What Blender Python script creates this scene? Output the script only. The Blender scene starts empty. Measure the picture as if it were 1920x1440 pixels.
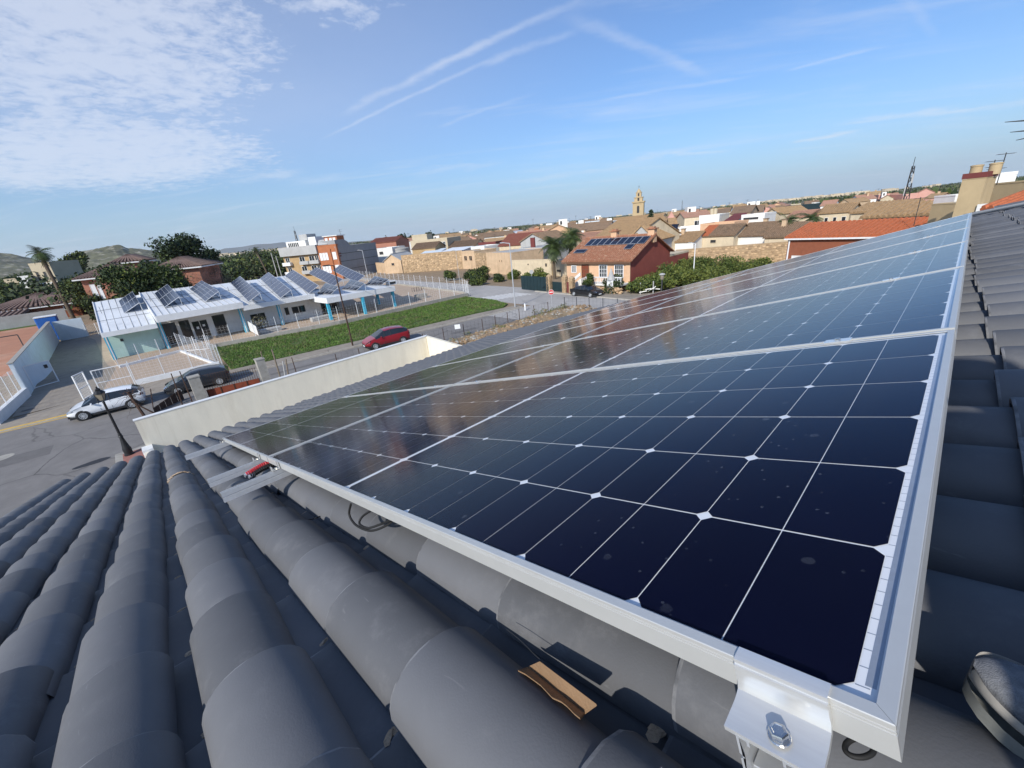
import bpy, bmesh, math, random
import numpy as np
from mathutils import Vector, Matrix, noise
R = math.radians
random.seed(7)
S = bpy.context.scene
COL = S.collection

# ------------------------------------------------------------------ camera
H0 = 9.4                                   # height of the phone above the street
W = Matrix(((0.6930134241693335, 0.20132919725249832, -0.6922419723295894),
            (0.7152040895767011, -0.3127232977112444, 0.6250497974732623),
            (-0.09063941843291667, -0.928262190010058, -0.36071290859057664)))
F = 761.3927852857533                      # focal length in photo pixels (1920 wide)
CAM = Vector((0, 0, H0))
cd = bpy.data.cameras.new('camera'); cam = bpy.data.objects.new('camera', cd); COL.objects.link(cam)
cd.sensor_fit = 'HORIZONTAL'; cd.sensor_width = 36.0; cd.lens = F / 1920 * 36.0
cd.clip_start = 0.02; cd.clip_end = 60000
m = Matrix.Identity(4)
for i in range(3):
    m[i][0] = W[i][0]; m[i][1] = -W[i][1]; m[i][2] = -W[i][2]; m[i][3] = CAM[i]
cam.matrix_world = m
S.camera = cam

# ------------------------------------------------------------------ sky, sun, exposure
SUN_TO = Vector((0.32, -0.95, 0)).normalized()        # horizontal direction towards the sun
SUN_EL = R(32)
sd = Vector((SUN_TO.x * math.cos(SUN_EL), SUN_TO.y * math.cos(SUN_EL), math.sin(SUN_EL)))
ld = bpy.data.lights.new('sun', 'SUN'); lo = bpy.data.objects.new('sun', ld); COL.objects.link(lo)
ld.energy = 3.2; ld.angle = R(0.53); ld.color = (1.0, 0.945, 0.86)
lo.rotation_euler = sd.to_track_quat('Z', 'Y').to_euler(); lo.location = (0, -30, 60)

wd = bpy.data.worlds.new('World'); S.world = wd; wd.use_nodes = True
nt = wd.node_tree; nt.nodes.clear(); N = nt.nodes; L = nt.links
def nd(t, **k):
    n = N.new(t)
    for a, v in k.items(): setattr(n, a, v)
    return n
def mth(op, a, b=None, c=None, clamp=False):
    n = nd('ShaderNodeMath', operation=op, use_clamp=clamp)
    for i, v in enumerate((a, b, c)):
        if v is None: continue
        if isinstance(v, (int, float)): n.inputs[i].default_value = v
        else: L.new(v, n.inputs[i])
    return n.outputs[0]
sky = nd('ShaderNodeTexSky', sky_type='NISHITA'); sky.sun_disc = False
sky.sun_elevation = SUN_EL; sky.sun_rotation = math.atan2(SUN_TO.x, SUN_TO.y)
sky.altitude = 20; sky.air_density = 1.0; sky.dust_density = 1.0; sky.ozone_density = 2.5
tc = nd('ShaderNodeTexCoord'); sep = nd('ShaderNodeSeparateXYZ'); L.new(tc.outputs['Generated'], sep.inputs[0])
zc = mth('MAXIMUM', sep.outputs[2], 0.012)
zz = mth('ADD', zc, 0.06)
cx = mth('DIVIDE', sep.outputs[0], zz); cy = mth('DIVIDE', sep.outputs[1], zz)   # cloud layer plane
def comb(x, y, z=0.0):
    n = nd('ShaderNodeCombineXYZ')
    for i, v in enumerate((x, y, z)):
        if isinstance(v, (int, float)): n.inputs[i].default_value = v
        else: L.new(v, n.inputs[i])
    return n.outputs[0]
def wnoise(vec, scale, detail=6, rough=.55, dist=0.0):
    n = nd('ShaderNodeTexNoise'); L.new(vec, n.inputs['Vector'])
    n.inputs['Scale'].default_value = scale; n.inputs['Detail'].default_value = detail
    n.inputs['Roughness'].default_value = rough; n.inputs['Distortion'].default_value = dist
    return n.outputs['Fac']
def sstep(v, lo_, hi_):
    n = nd('ShaderNodeMapRange', interpolation_type='SMOOTHSTEP')
    L.new(v, n.inputs['Value']); n.inputs['From Min'].default_value = lo_; n.inputs['From Max'].default_value = hi_
    return n.outputs['Result']
pv = comb(cx, cy)
def raydir(px, py):
    v = W @ Vector(((px - 960) / F, (py - 720) / F, 1)); return v.normalized()
def cpl(px, py):
    d = raydir(px, py); z = max(d.z, .012) + .06; return (d.x / z, d.y / z)
# bank of altocumulus on the left: an area mask around a centre line, broken up by two noises
def blob(px, py, rad, soft):
    c = cpl(px, py)
    dx = mth('SUBTRACT', cx, c[0]); dy = mth('SUBTRACT', cy, c[1])
    r2 = mth('ADD', mth('MULTIPLY', dx, dx), mth('MULTIPLY', dy, dy))
    return mth('SUBTRACT', 1.0, sstep(mth('SQRT', r2), rad - soft, rad + soft), clamp=True)
warp = wnoise(pv, 1.3, 3)
big = wnoise(pv, .55, 5, .6)
fine = wnoise(pv, 10.5, 9, .66, .25)
mid = wnoise(pv, 2.2, 6, .6, .4)
puff = mth('ADD', mth('MULTIPLY', fine, .68), mth('MULTIPLY', mid, .32))
CL = []
area = mth('MAXIMUM', blob(40, 80, .95, .60), mth('MULTIPLY', blob(600, -30, .34, .3), .62))
area = mth('MAXIMUM', area, mth('MULTIPLY', blob(130, 290, 1.35, .8), .95))
area = mth('ADD', area, mth('MULTIPLY', mth('SUBTRACT', big, .5), .8))
bank = mth('MULTIPLY', sstep(mth('ADD', mth('MULTIPLY', puff, 1.0), mth('MULTIPLY', area, .40)), .58, .95), .66)
# thin veil of cirrus, streaked along one direction
ang = R(38)
ux = mth('ADD', mth('MULTIPLY', cx, math.cos(ang)), mth('MULTIPLY', cy, math.sin(ang)))
uy = mth('SUBTRACT', mth('MULTIPLY', cy, math.cos(ang)), mth('MULTIPLY', cx, math.sin(ang)))
ci = wnoise(comb(mth('MULTIPLY', ux, .35), mth('MULTIPLY', uy, 1.3)), 1.6, 8, .62, .5)
veil = mth('MULTIPLY', sstep(ci, .46, .86), .42)
lowc = wnoise(comb(mth('MULTIPLY', ux, .22), mth('MULTIPLY', uy, .5), 4.0), 1.1, 8, .6, .6)
def trail(a, b, width, amp, fray=.5, w2=None):
    (ax, ay), (bx, by) = cpl(*a), cpl(*b)
    ln = math.hypot(bx - ax, by - ay); ex, ey = (bx - ax) / ln, (by - ay) / ln
    dx = mth('SUBTRACT', cx, ax); dy = mth('SUBTRACT', cy, ay)
    t = mth('DIVIDE', mth('ADD', mth('MULTIPLY', dx, ex), mth('MULTIPLY', dy, ey)), ln)
    s = mth('SUBTRACT', mth('MULTIPLY', dy, ex), mth('MULTIPLY', dx, ey))
    s = mth('ADD', s, mth('MULTIPLY', mth('SUBTRACT', wnoise(pv, 1.6, 4, .6), .5), width * fray * 6))
    s = mth('ADD', s, mth('MULTIPLY', mth('SUBTRACT', fine, .5), width * fray * 2.2))
    wv = mth('MULTIPLY', mth('ADD', mth('MULTIPLY', t, ((w2 or width) - width)), width), 1.0)
    across = mth('SUBTRACT', 1.0, sstep(mth('DIVIDE', mth('ABSOLUTE', s), wv), 0, 1), clamp=True)
    ends = mth('MULTIPLY', sstep(t, -.05, .18), mth('SUBTRACT', 1.0, sstep(t, .75, 1.08), clamp=True))
    grain = mth('ADD', .35, mth('MULTIPLY', sstep(mid, .3, .7), .65))
    return mth('MULTIPLY', mth('MULTIPLY', mth('MULTIPLY', across, ends), grain), amp)
soft = mth('MULTIPLY', blob(120, 150, 1.7, 1.6), mth('ADD', .16, mth('MULTIPLY', big, .30)))
acc = mth('MAXIMUM', mth('MAXIMUM', bank, veil), soft)
for t in (trail((640, 215), (1120, -20), .065, .42, .5, .055), trail((600, 262), (960, 92), .036, .36, .45, .04),
          trail((900, 125), (1080, 55), .06, .35, .6), trail((1060, 25), (1340, 150), .07, .26, .5),
          trail((1120, 190), (1420, 140), .06, .22, .5), trail((1470, 135), (1660, 85), .05, .26, .4),
          trail((1680, -20), (1760, 70), .04, .2, .4), trail((820, 240), (1000, 175), .05, .22, .5),
          trail((1480, 268), (1620, 245), .16, .6, .6), trail((1560, 232), (1960, 190), .2, .45, .7),
          trail((1180, 300), (1380, 278), .22, .5, .7), trail((960, 345), (1240, 300), .25, .32, .7),
          trail((440, 345), (560, 318), .2, .3, .7), trail((760, 330), (940, 300), .25, .25, .7)):
    acc = mth('ADD', acc, mth('MULTIPLY', t, mth('SUBTRACT', 1.0, acc, clamp=True)))
# pale haze of the air just above the horizon is part of the sky texture; clouds whiten it
cloudcol = nd('ShaderNodeRGB'); cloudcol.outputs[0].default_value = (4.3, 4.6, 5.25, 1)
mx = nd('ShaderNodeMix', data_type='RGBA'); L.new(mth('MINIMUM', acc, .93), mx.inputs['Factor'])
tint = nd('ShaderNodeMix', data_type='RGBA', blend_type='MULTIPLY'); tint.inputs['Factor'].default_value = 1.0
L.new(sky.outputs[0], tint.inputs['A']); tint.inputs['B'].default_value = (.48, .65, .86, 1)
# pale blue air low over the horizon, the same all the way round
hz = nd('ShaderNodeMix', data_type='RGBA'); hcol = nd('ShaderNodeRGB'); hcol.outputs[0].default_value = (2.35, 3.25, 4.2, 1)
L.new(mth('MULTIPLY', mth('EXPONENT', mth('MULTIPLY', mth('MAXIMUM', sep.outputs[2], 0.0), -10.0)), .93), hz.inputs['Factor'])
L.new(tint.outputs['Result'], hz.inputs['A']); L.new(hcol.outputs[0], hz.inputs['B']); L.new(hz.outputs['Result'], mx.inputs['A']); L.new(cloudcol.outputs[0], mx.inputs['B'])
bg = nd('ShaderNodeBackground'); bg.inputs['Strength'].default_value = 0.13
L.new(mx.outputs['Result'], bg.inputs['Color'])
wo = nd('ShaderNodeOutputWorld'); L.new(bg.outputs[0], wo.inputs['Surface'])

S.view_settings.view_transform = 'Standard'; S.view_settings.look = 'None'
S.view_settings.exposure = 0.52; S.view_settings.gamma = 1.0; S.view_settings.use_curve_mapping = False
S.render.engine = 'CYCLES'
S.cycles.max_bounces = 8; S.cycles.transparent_max_bounces = 16; S.cycles.diffuse_bounces = 3
S.cycles.caustics_reflective = False; S.cycles.caustics_refractive = False

# ------------------------------------------------------------------ placing helpers (photo pixel -> point in the place)
def ray(px, py): return W @ Vector(((px - 960) / F, (py - 720) / F, 1))
def G(px, py, z=0.0):
    d = ray(px, py); return CAM + d * ((z - H0) / d.z)
def D(px, py, dist):
    d = ray(px, py); return CAM + d * (dist / math.hypot(d.x, d.y))
def AX(px, py, ax, val):
    d = ray(px, py); return CAM + d * ((val - CAM[ax]) / d[ax])

# ------------------------------------------------------------------ mesh helpers
class MB:
    def __init__(s): s.v = []; s.f = []; s.mi = []
    def add(s, vs, fs, mi=0):
        o = len(s.v); s.v += [tuple(p) for p in vs]
        s.f += [tuple(i + o for i in f) for f in fs]; s.mi += [mi] * len(fs); return s
    def box(s, c, d, M=None, mi=0):
        x, y, z = d[0] / 2, d[1] / 2, d[2] / 2
        vs = [Vector((a * x, b * y, e * z)) for e in (-1, 1) for b in (-1, 1) for a in (-1, 1)]
        if M is not None: vs = [M @ p for p in vs]
        c = Vector(c)
        return s.add([p + c for p in vs], [(0, 2, 3, 1), (4, 5, 7, 6), (0, 1, 5, 4), (2, 6, 7, 3), (0, 4, 6, 2), (1, 3, 7, 5)], mi)
    def bx(s, x0, x1, y0, y1, z0, z1, mi=0):
        return s.box(((x0 + x1) / 2, (y0 + y1) / 2, (z0 + z1) / 2), (abs(x1 - x0), abs(y1 - y0), abs(z1 - z0)), None, mi)
    def quad(s, *p, mi=0): return s.add(p, [tuple(range(len(p)))], mi)
    def prism(s, pts, h, mi=0):               # polygon pts extruded by vector h
        n = len(pts); h = Vector(h); a = [Vector(p) for p in pts]
        return s.add(a + [p + h for p in a], [tuple(range(n))[::-1], tuple(range(n, 2 * n))] +
                     [(i, (i + 1) % n, n + (i + 1) % n, n + i) for i in range(n)], mi)
    def tube(s, p0, p1, r0, r1=None, n=8, mi=0, caps=True):
        return s.path([p0, p1], [r0, r0 if r1 is None else r1], n, mi, caps)
    def path(s, pts, r, n=8, mi=0, caps=True):
        pts = [Vector(p) for p in pts]; k = len(pts)
        rr = r if isinstance(r, (list, tuple)) else [r] * k
        vs = []; up = None
        for i, p in enumerate(pts):
            t = (pts[min(i + 1, k - 1)] - pts[max(i - 1, 0)])
            if t.length < 1e-9: t = Vector((0, 0, 1))
            t.normalize()
            if up is None: up = Vector((0, 0, 1)) if abs(t.z) < .9 else Vector((1, 0, 0))
            a = up.cross(t)
            if a.length < 1e-6: a = Vector((1, 0, 0)).cross(t)
            a.normalize(); b = t.cross(a); up = b
            for j in range(n):
                w = 2 * math.pi * j / n
                vs.append(p + (a * math.cos(w) + b * math.sin(w)) * rr[i])
        fs = [(i * n + j, i * n + (j + 1) % n, (i + 1) * n + (j + 1) % n, (i + 1) * n + j) for i in range(k - 1) for j in range(n)]
        if caps: fs += [tuple(range(n))[::-1], tuple(range((k - 1) * n, k * n))]
        return s.add(vs, fs, mi)
    def lathe(s, c, prof, n=12, mi=0, M=None):  # profile of (radius, z) round the z axis at c
        c = Vector(c); vs = []
        for (r, z) in prof:
            for j in range(n):
                w = 2 * math.pi * j / n; p = Vector((r * math.cos(w), r * math.sin(w), z))
                vs.append(c + (M @ p if M is not None else p))
        k = len(prof)
        fs = [(i * n + j, i * n + (j + 1) % n, (i + 1) * n + (j + 1) % n, (i + 1) * n + j) for i in range(k - 1) for j in range(n)]
        fs += [tuple(range(n))[::-1], tuple(range((k - 1) * n, k * n))]
        return s.add(vs, fs, mi)
    def grid(s, nu, nv, fn, mi=0):
        vs = [fn(i / nu, j / nv) for i in range(nu + 1) for j in range(nv + 1)]
        fs = [(i * (nv + 1) + j, (i + 1) * (nv + 1) + j, (i + 1) * (nv + 1) + j + 1, i * (nv + 1) + j + 1) for i in range(nu) for j in range(nv)]
        return s.add(vs, fs, mi)

def to_mesh(name, mb, mats, smooth=None):
    me = bpy.data.meshes.new(name); me.from_pydata(mb.v, [], mb.f)
    mats = mats if isinstance(mats, (list, tuple)) else [mats]
    for q in mats: me.materials.append(q)
    if any(mb.mi): me.polygons.foreach_set('material_index', mb.mi)
    if smooth is not None:
        me.shade_smooth(); me.set_sharp_from_angle(angle=R(smooth))
    me.update(); return me
def link(name, data, parent=None, **props):
    o = bpy.data.objects.new(name, data); COL.objects.link(o)
    if parent is not None: o.parent = parent
    for k, v in props.items(): o[k] = v
    return o
def obj(name, mb, mats, parent=None, smooth=None, world=True, **props):
    """one mesh object; with a parent, world coordinates are brought into the parent's frame"""
    if parent is not None and world:
        Mi = wm(parent).inverted(); mb.v = [tuple(Mi @ Vector(p)) for p in mb.v]
    return link(name, to_mesh(name, mb, mats, smooth), parent, **props)
def wm(o):
    Mx = o.matrix_basis.copy()
    return Mx if o.parent is None else wm(o.parent) @ Mx
def thing(name, label, cat, loc=(0, 0, 0), rz=0.0, group=None, mat4=None):
    o = bpy.data.objects.new(name, None); COL.objects.link(o); o.empty_display_size = .2
    if mat4 is not None: o.matrix_basis = mat4
    else: o.location = loc; o.rotation_euler = (0, 0, rz)
    o['label'] = label; o['category'] = cat
    if group: o['group'] = group
    return o
def tag(o, label, cat, group=None):
    o['label'] = label; o['category'] = cat
    if group: o['group'] = group
    return o
def struct(name, mb, mats, smooth=None, kind='structure', parent=None):
    o = obj(name, mb, mats, parent, smooth); o['kind'] = kind; return o
def clone(o, parent=None):
    c = o.copy(); COL.objects.link(c); c.parent = parent
    for ch in o.children: clone(ch, c)
    return c

# ------------------------------------------------------------------ materials
def mat(name, col, rough=.8, var=.18, scale=6.0, bump=0.0, bscale=None, metal=0.0, spec=.4, rnd=0.0, stain=None, sscale=1.2, coat=0.0, detail=6, stretch=None):
    M = bpy.data.materials.new(name); M.use_nodes = True
    t = M.node_tree; b = t.nodes['Principled BSDF']; ln = t.links
    b.inputs['Roughness'].default_value = rough; b.inputs['Metallic'].default_value = metal
    b.inputs['Specular IOR Level'].default_value = spec; b.inputs['Coat Weight'].default_value = coat
    tcn = t.nodes.new('ShaderNodeTexCoord'); vec = tcn.outputs['Object']
    if stretch:
        mp = t.nodes.new('ShaderNodeMapping'); mp.inputs['Scale'].default_value = stretch
        ln.new(vec, mp.inputs['Vector']); vec = mp.outputs[0]
    no = t.nodes.new('ShaderNodeTexNoise'); no.inputs['Scale'].default_value = scale
    no.inputs['Detail'].default_value = detail; no.inputs['Roughness'].default_value = .62; ln.new(vec, no.inputs['Vector'])
    cr = t.nodes.new('ShaderNodeMapRange'); cr.inputs['From Min'].default_value = .3; cr.inputs['From Max'].default_value = .7
    cr.inputs['To Min'].default_value = 1 - var; cr.inputs['To Max'].default_value = 1 + var; ln.new(no.outputs['Fac'], cr.inputs['Value'])
    fac = cr.outputs[0]
    if rnd:
        oi = t.nodes.new('ShaderNodeObjectInfo'); mr = t.nodes.new('ShaderNodeMapRange')
        mr.inputs['To Min'].default_value = 1 - rnd; mr.inputs['To Max'].default_value = 1 + rnd; ln.new(oi.outputs['Random'], mr.inputs['Value'])
        mu = t.nodes.new('ShaderNodeMath'); mu.operation = 'MULTIPLY'; ln.new(fac, mu.inputs[0]); ln.new(mr.outputs[0], mu.inputs[1]); fac = mu.outputs[0]
    vm = t.nodes.new('ShaderNodeVectorMath'); vm.operation = 'SCALE'; vm.inputs[0].default_value = col[:3]; ln.new(fac, vm.inputs['Scale'])
    out = vm.outputs[0]
    if stain:
        n2 = t.nodes.new('ShaderNodeTexNoise'); n2.inputs['Scale'].default_value = sscale; n2.inputs['Detail'].default_value = 8
        n2.inputs['Roughness'].default_value = .65; n2.inputs['Distortion'].default_value = .4; ln.new(vec, n2.inputs['Vector'])
        r2 = t.nodes.new('ShaderNodeMapRange'); r2.interpolation_type = 'SMOOTHSTEP'
        r2.inputs['From Min'].default_value = .5; r2.inputs['From Max'].default_value = .72; r2.inputs['To Max'].default_value = stain[1]
        ln.new(n2.outputs['Fac'], r2.inputs['Value'])
        mm = t.nodes.new('ShaderNodeMix'); mm.data_type = 'RGBA'; ln.new(r2.outputs[0], mm.inputs['Factor']); ln.new(out, mm.inputs['A'])
        mm.inputs['B'].default_value = (*stain[0], 1); out = mm.outputs['Result']
    ln.new(out, b.inputs['Base Color'])
    if bump:
        bn = t.nodes.new('ShaderNodeBump'); bn.inputs['Strength'].default_value = min(1, bump); bn.inputs['Distance'].default_value = .02 * max(1, bump)
        n3 = t.nodes.new('ShaderNodeTexNoise'); n3.inputs['Scale'].default_value = bscale or scale * 6; n3.inputs['Detail'].default_value = 5
        ln.new(vec, n3.inputs['Vector']); ln.new(n3.outputs['Fac'], bn.inputs['Height']); ln.new(bn.outputs[0], b.inputs['Normal'])
    return M
def pbsdf(M): return M.node_tree.nodes['Principled BSDF']
def glassmat(name, tint=(.02, .03, .035), rough=.05):
    M = mat(name, tint, rough, .3, .8, spec=.8); return M
MAT = {}
def m_(n, *a, **k): MAT[n] = mat(n, *a, **k)
m_('white', (.74, .75, .75), .6, .05, 2, stain=((.50, .49, .46), .35), sscale=.7)
m_('white_roof', (.75, .77, .78), .45, .05, 1.2, stain=((.45, .47, .48), .4), sscale=.5, spec=.6)
m_('white_paint', (.78, .79, .79), .45, .04, 2)
m_('cream', (.78, .725, .60), .85, .06, 1.5, bump=.25, bscale=60, stain=((.60, .54, .42), .45), sscale=.8, stretch=(1, 1, .35))
m_('bluewhite', (.62, .70, .76), .7, .06, 1, stain=((.45, .47, .47), .4), sscale=.5)
m_('mint', (.46, .66, .62), .75, .08, 1.2)
m_('skyblue', (.06, .42, .60), .5, .06, 3)
m_('concrete', (.36, .34, .30), .9, .15, 3, bump=.4, stain=((.20, .18, .15), .6), sscale=1.0)
m_('asphalt', (.205, .193, .182), .92, .13, 1.0, bump=.5, bscale=120, stain=((.26, .247, .232), .8), sscale=.12)
m_('asphalt_pale', (.40, .38, .355), .92, .10, 1.0, bump=.5, bscale=120, stain=((.25, .24, .225), .7), sscale=.15)
m_('paving', (.30, .26, .21), .9, .14, 2.0, bump=.3, bscale=20, stain=((.20, .175, .15), .6), sscale=.25)
m_('forecourt', (.44, .34, .25), .9, .10, 2, stain=((.33, .26, .2), .5), sscale=.3)
m_('redpave', (.33, .15, .12), .9, .2, 6)
m_('court', (.42, .20, .12), .95, .12, .5, stain=((.52, .34, .24), .7), sscale=.12)
m_('soil', (.27, .20, .13), .95, .25, .8, bump=.5, bscale=6, stain=((.16, .14, .08), .6), sscale=.2)
m_('rubble', (.40, .28, .17), .95, .25, 3, rnd=.3)
m_('grassbase', (.07, .12, .025), .95, .35, 1.5, stain=((.10, .10, .045), .6), sscale=.4)
m_('yellow', (.62, .40, .09), .8, .12, 3, stain=((.3, .25, .18), .6), sscale=2)
m_('roadwhite', (.68, .67, .64), .8, .1, 4, stain=((.3, .29, .28), .6), sscale=2)
m_('kerb', (.40, .37, .32), .9, .15, 3)
m_('patch', (.150, .142, .135), .93, .12, 2)
m_('black', (.012, .012, .013), .45, .1, 6, spec=.5)
m_('dark', (.03, .03, .032), .6, .2, 6)
m_('darksteel', (.06, .062, .065), .5, .2, 6, metal=.3)
m_('galv', (.56, .58, .60), .40, .10, 30, metal=.45, stain=((.42, .43, .45), .5), sscale=14)
m_('alu', (.66, .67, .68), .34, .04, 20, metal=.92, bump=.05, bscale=300)
m_('alu_bright', (.80, .80, .78), .27, .05, 14, metal=.55, spec=.7, stretch=(1, 14, 14))
m_('steel', (.72, .70, .66), .25, .1, 40, metal=1.0)
m_('rust', (.20, .045, .02), .85, .25, 4, stain=((.10, .03, .018), .7), sscale=2)
m_('rustdark', (.07, .04, .028), .85, .3, 6)
m_('wood', (.20, .16, .12), .9, .3, 8, stretch=(6, 6, 1))
m_('bark', (.11, .085, .06), .95, .3, 6, bump=.6)
m_('stone', (.40, .285, .17), .95, .22, 1.2, bump=.8, bscale=5, stain=((.48, .36, .23), .6), sscale=.8)
m_('stonepiece', (.43, .305, .185), .95, .25, 1.6, rnd=.35)
m_('plaster', (.58, .42, .27), .9, .12, .8, bump=.3, bscale=8, stain=((.42, .30, .19), .7), sscale=.35)
m_('cream_wall', (.60, .50, .35), .9, .1, .8, stain=((.44, .36, .25), .6), sscale=.3)
m_('beige', (.52, .44, .31), .9, .08, .5, stain=((.42, .34, .23), .5), sscale=.25)
m_('tan_wall', (.47, .36, .21), .9, .07, 1, stain=((.38, .28, .16), .6), sscale=.5)
m_('peach', (.66, .42, .26), .9, .08, .8, stain=((.5, .33, .2), .5), sscale=.4)
m_('pink', (.58, .32, .26), .9, .08, .8)
m_('grey_wall', (.30, .305, .31), .9, .08, .5, stain=((.24, .24, .24), .5), sscale=.2)
m_('lightgrey', (.42, .42, .41), .9, .1, .6, stain=((.3, .29, .27), .5), sscale=.3)
m_('orange_brick', (.42, .155, .07), .9, .12, 1.5)
m_('ochre_brick', (.42, .29, .15), .9, .12, 1.5)
m_('brownred_brick', (.25, .085, .045), .9, .1, 2, stain=((.3, .12, .07), .5), sscale=.5)
m_('red_wall', (.27, .07, .05), .9, .12, .8, stain=((.22, .05, .035), .6), sscale=.3)
m_('salmon', (.38, .17, .115), .9, .1, .7)
m_('maroon', (.16, .04, .035), .7, .1, 2)
m_('tile_tan', (.36, .235, .125), .9, .3, 3.5, stain=((.20, .14, .085), .7), sscale=.8)
m_('tile_brown', (.225, .15, .095), .9, .32, 3.5, stain=((.12, .09, .06), .7), sscale=.8)
m_('tile_pink', (.40, .22, .15), .9, .25, 3.5, stain=((.28, .16, .1), .6), sscale=.8)
m_('tile_mix', (.34, .15, .085), .9, .35, 5, stain=((.58, .40, .27), .95), sscale=2.6)
m_('tile_orange', (.44, .13, .055), .85, .25, 4, stain=((.33, .12, .06), .7), sscale=1.2)
m_('tile_red', (.26, .095, .065), .85, .2, 3)
m_('tile_dusk', (.17, .115, .095), .85, .25, 3, stain=((.24, .15, .12), .5), sscale=.8)
m_('whitewash', (.78, .77, .73), .85, .05, 1, stain=((.60, .57, .5), .45), sscale=.4)
m_('winframe', (.70, .70, .68), .5, .05, 3)
m_('leaf_dark', (.030, .048, .018), .7, .3, 3, spec=.3)
m_('leaf_mid', (.065, .095, .022), .65, .3, 3, spec=.3)
m_('leaf_lite', (.135, .16, .035), .65, .3, 3, spec=.3)
m_('leaf_olive', (.10, .105, .05), .7, .3, 3, spec=.3)
m_('leaf_pine', (.028, .05, .024), .7, .3, 3, spec=.3)
m_('leaf_palm', (.05, .075, .025), .55, .3, 3, spec=.4)
m_('twig_grey', (.16, .145, .12), .9, .3, 3)
m_('blade_a', (.075, .15, .02), .6, .35, .9, spec=.3)
m_('blade_b', (.12, .19, .04), .6, .35, .9, spec=.3)
m_('blade_c', (.16, .15, .07), .7, .3, .9, spec=.3)
m_('orange_fruit', (.65, .25, .03), .5, .1, 5)
m_('hill', (.115, .115, .065), .95, .4, .03, stain=((.44, .40, .33), 1.0), sscale=.05)
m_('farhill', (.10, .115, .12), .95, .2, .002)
m_('window', (.02, .025, .03), .08, .3, .6, spec=.7)
m_('window_blue', (.03, .05, .08), .1, .3, .8, spec=.7)
m_('shutter', (.16, .085, .05), .7, .2, 8)
m_('pv_blue', (.022, .032, .068), .18, .2, 2, spec=.6)
m_('pv_dark', (.012, .016, .03), .15, .2, 2, spec=.6)
m_('pv_frame', (.60, .62, .64), .4, .05, 5, metal=.6)
m_('rubber', (.015, .015, .015), .7, .15, 10)
m_('brass_glass', (.24, .21, .16), .2, .2, 5, spec=.6)
m_('cardboard', (.25, .155, .085), .9, .1, 20, bump=.2, bscale=200)
m_('mortar', (.52, .38, .25), .95, .25, 30, bump=.5, bscale=150)
m_('clay', (.33, .13, .07), .9, .2, 20)
m_('conduit_red', (.55, .03, .04), .4, .1, 20)
m_('shoe', (.17, .175, .185), .95, .35, 90, bump=.3, bscale=900, spec=.1, stain=((.22, .22, .22), .6), sscale=40)
m_('midsole', (.50, .47, .42), .85, .2, 40, stain=((.22, .2, .18), .8), sscale=25)
m_('outsole', (.20, .205, .19), .9, .3, 40)
m_('trousers', (.03, .04, .07), .9, .2, 20)
m_('jacket', (.05, .055, .06), .9, .2, 15)
m_('skin', (.45, .26, .18), .6, .1, 20)
m_('hair', (.02, .014, .01), .7, .2, 40)

def add_cracks(M, scale, col, wdt=.012, amt=.7):
    t = M.node_tree; ln = t.links; b = pbsdf(M); src = b.inputs['Base Color'].links[0].from_socket; n = t.nodes.new
    tcn = n('ShaderNodeTexCoord'); no = n('ShaderNodeTexNoise'); no.inputs['Scale'].default_value = scale * 2.5; no.inputs['Detail'].default_value = 5; ln.new(tcn.outputs['Object'], no.inputs['Vector'])
    ad = n('ShaderNodeMix'); ad.data_type = 'RGBA'; ad.blend_type = 'ADD'; ad.inputs['Factor'].default_value = .9 / scale; ln.new(tcn.outputs['Object'], ad.inputs['A']); ln.new(no.outputs['Color'], ad.inputs['B'])
    vo = n('ShaderNodeTexVoronoi'); vo.feature = 'DISTANCE_TO_EDGE'; vo.inputs['Scale'].default_value = scale; ln.new(ad.outputs['Result'], vo.inputs['Vector'])
    mr = n('ShaderNodeMapRange'); mr.interpolation_type = 'SMOOTHSTEP'; mr.inputs['From Min'].default_value = wdt; mr.inputs['From Max'].default_value = wdt * .25; ln.new(vo.outputs['Distance'], mr.inputs['Value'])
    ms = n('ShaderNodeTexNoise'); ms.inputs['Scale'].default_value = scale * .35; ln.new(tcn.outputs['Object'], ms.inputs['Vector']); mk = n('ShaderNodeMapRange'); mk.inputs['From Min'].default_value = .42; mk.inputs['From Max'].default_value = .6; mk.inputs['To Max'].default_value = amt; ln.new(ms.outputs['Fac'], mk.inputs['Value'])
    mu = n('ShaderNodeMath'); mu.operation = 'MULTIPLY'; ln.new(mr.outputs[0], mu.inputs[0]); ln.new(mk.outputs[0], mu.inputs[1])
    mm = n('ShaderNodeMix'); mm.data_type = 'RGBA'; ln.new(mu.outputs[0], mm.inputs['Factor']); ln.new(src, mm.inputs['A']); mm.inputs['B'].default_value = (*col, 1); ln.new(mm.outputs['Result'], b.inputs['Base Color'])
add_cracks(MAT['asphalt'], .22, (.06, .058, .055), .012); add_cracks(MAT['asphalt_pale'], .2, (.15, .14, .13), .012); add_cracks(MAT['paving'], .35, (.13, .11, .09), .02)
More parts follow.
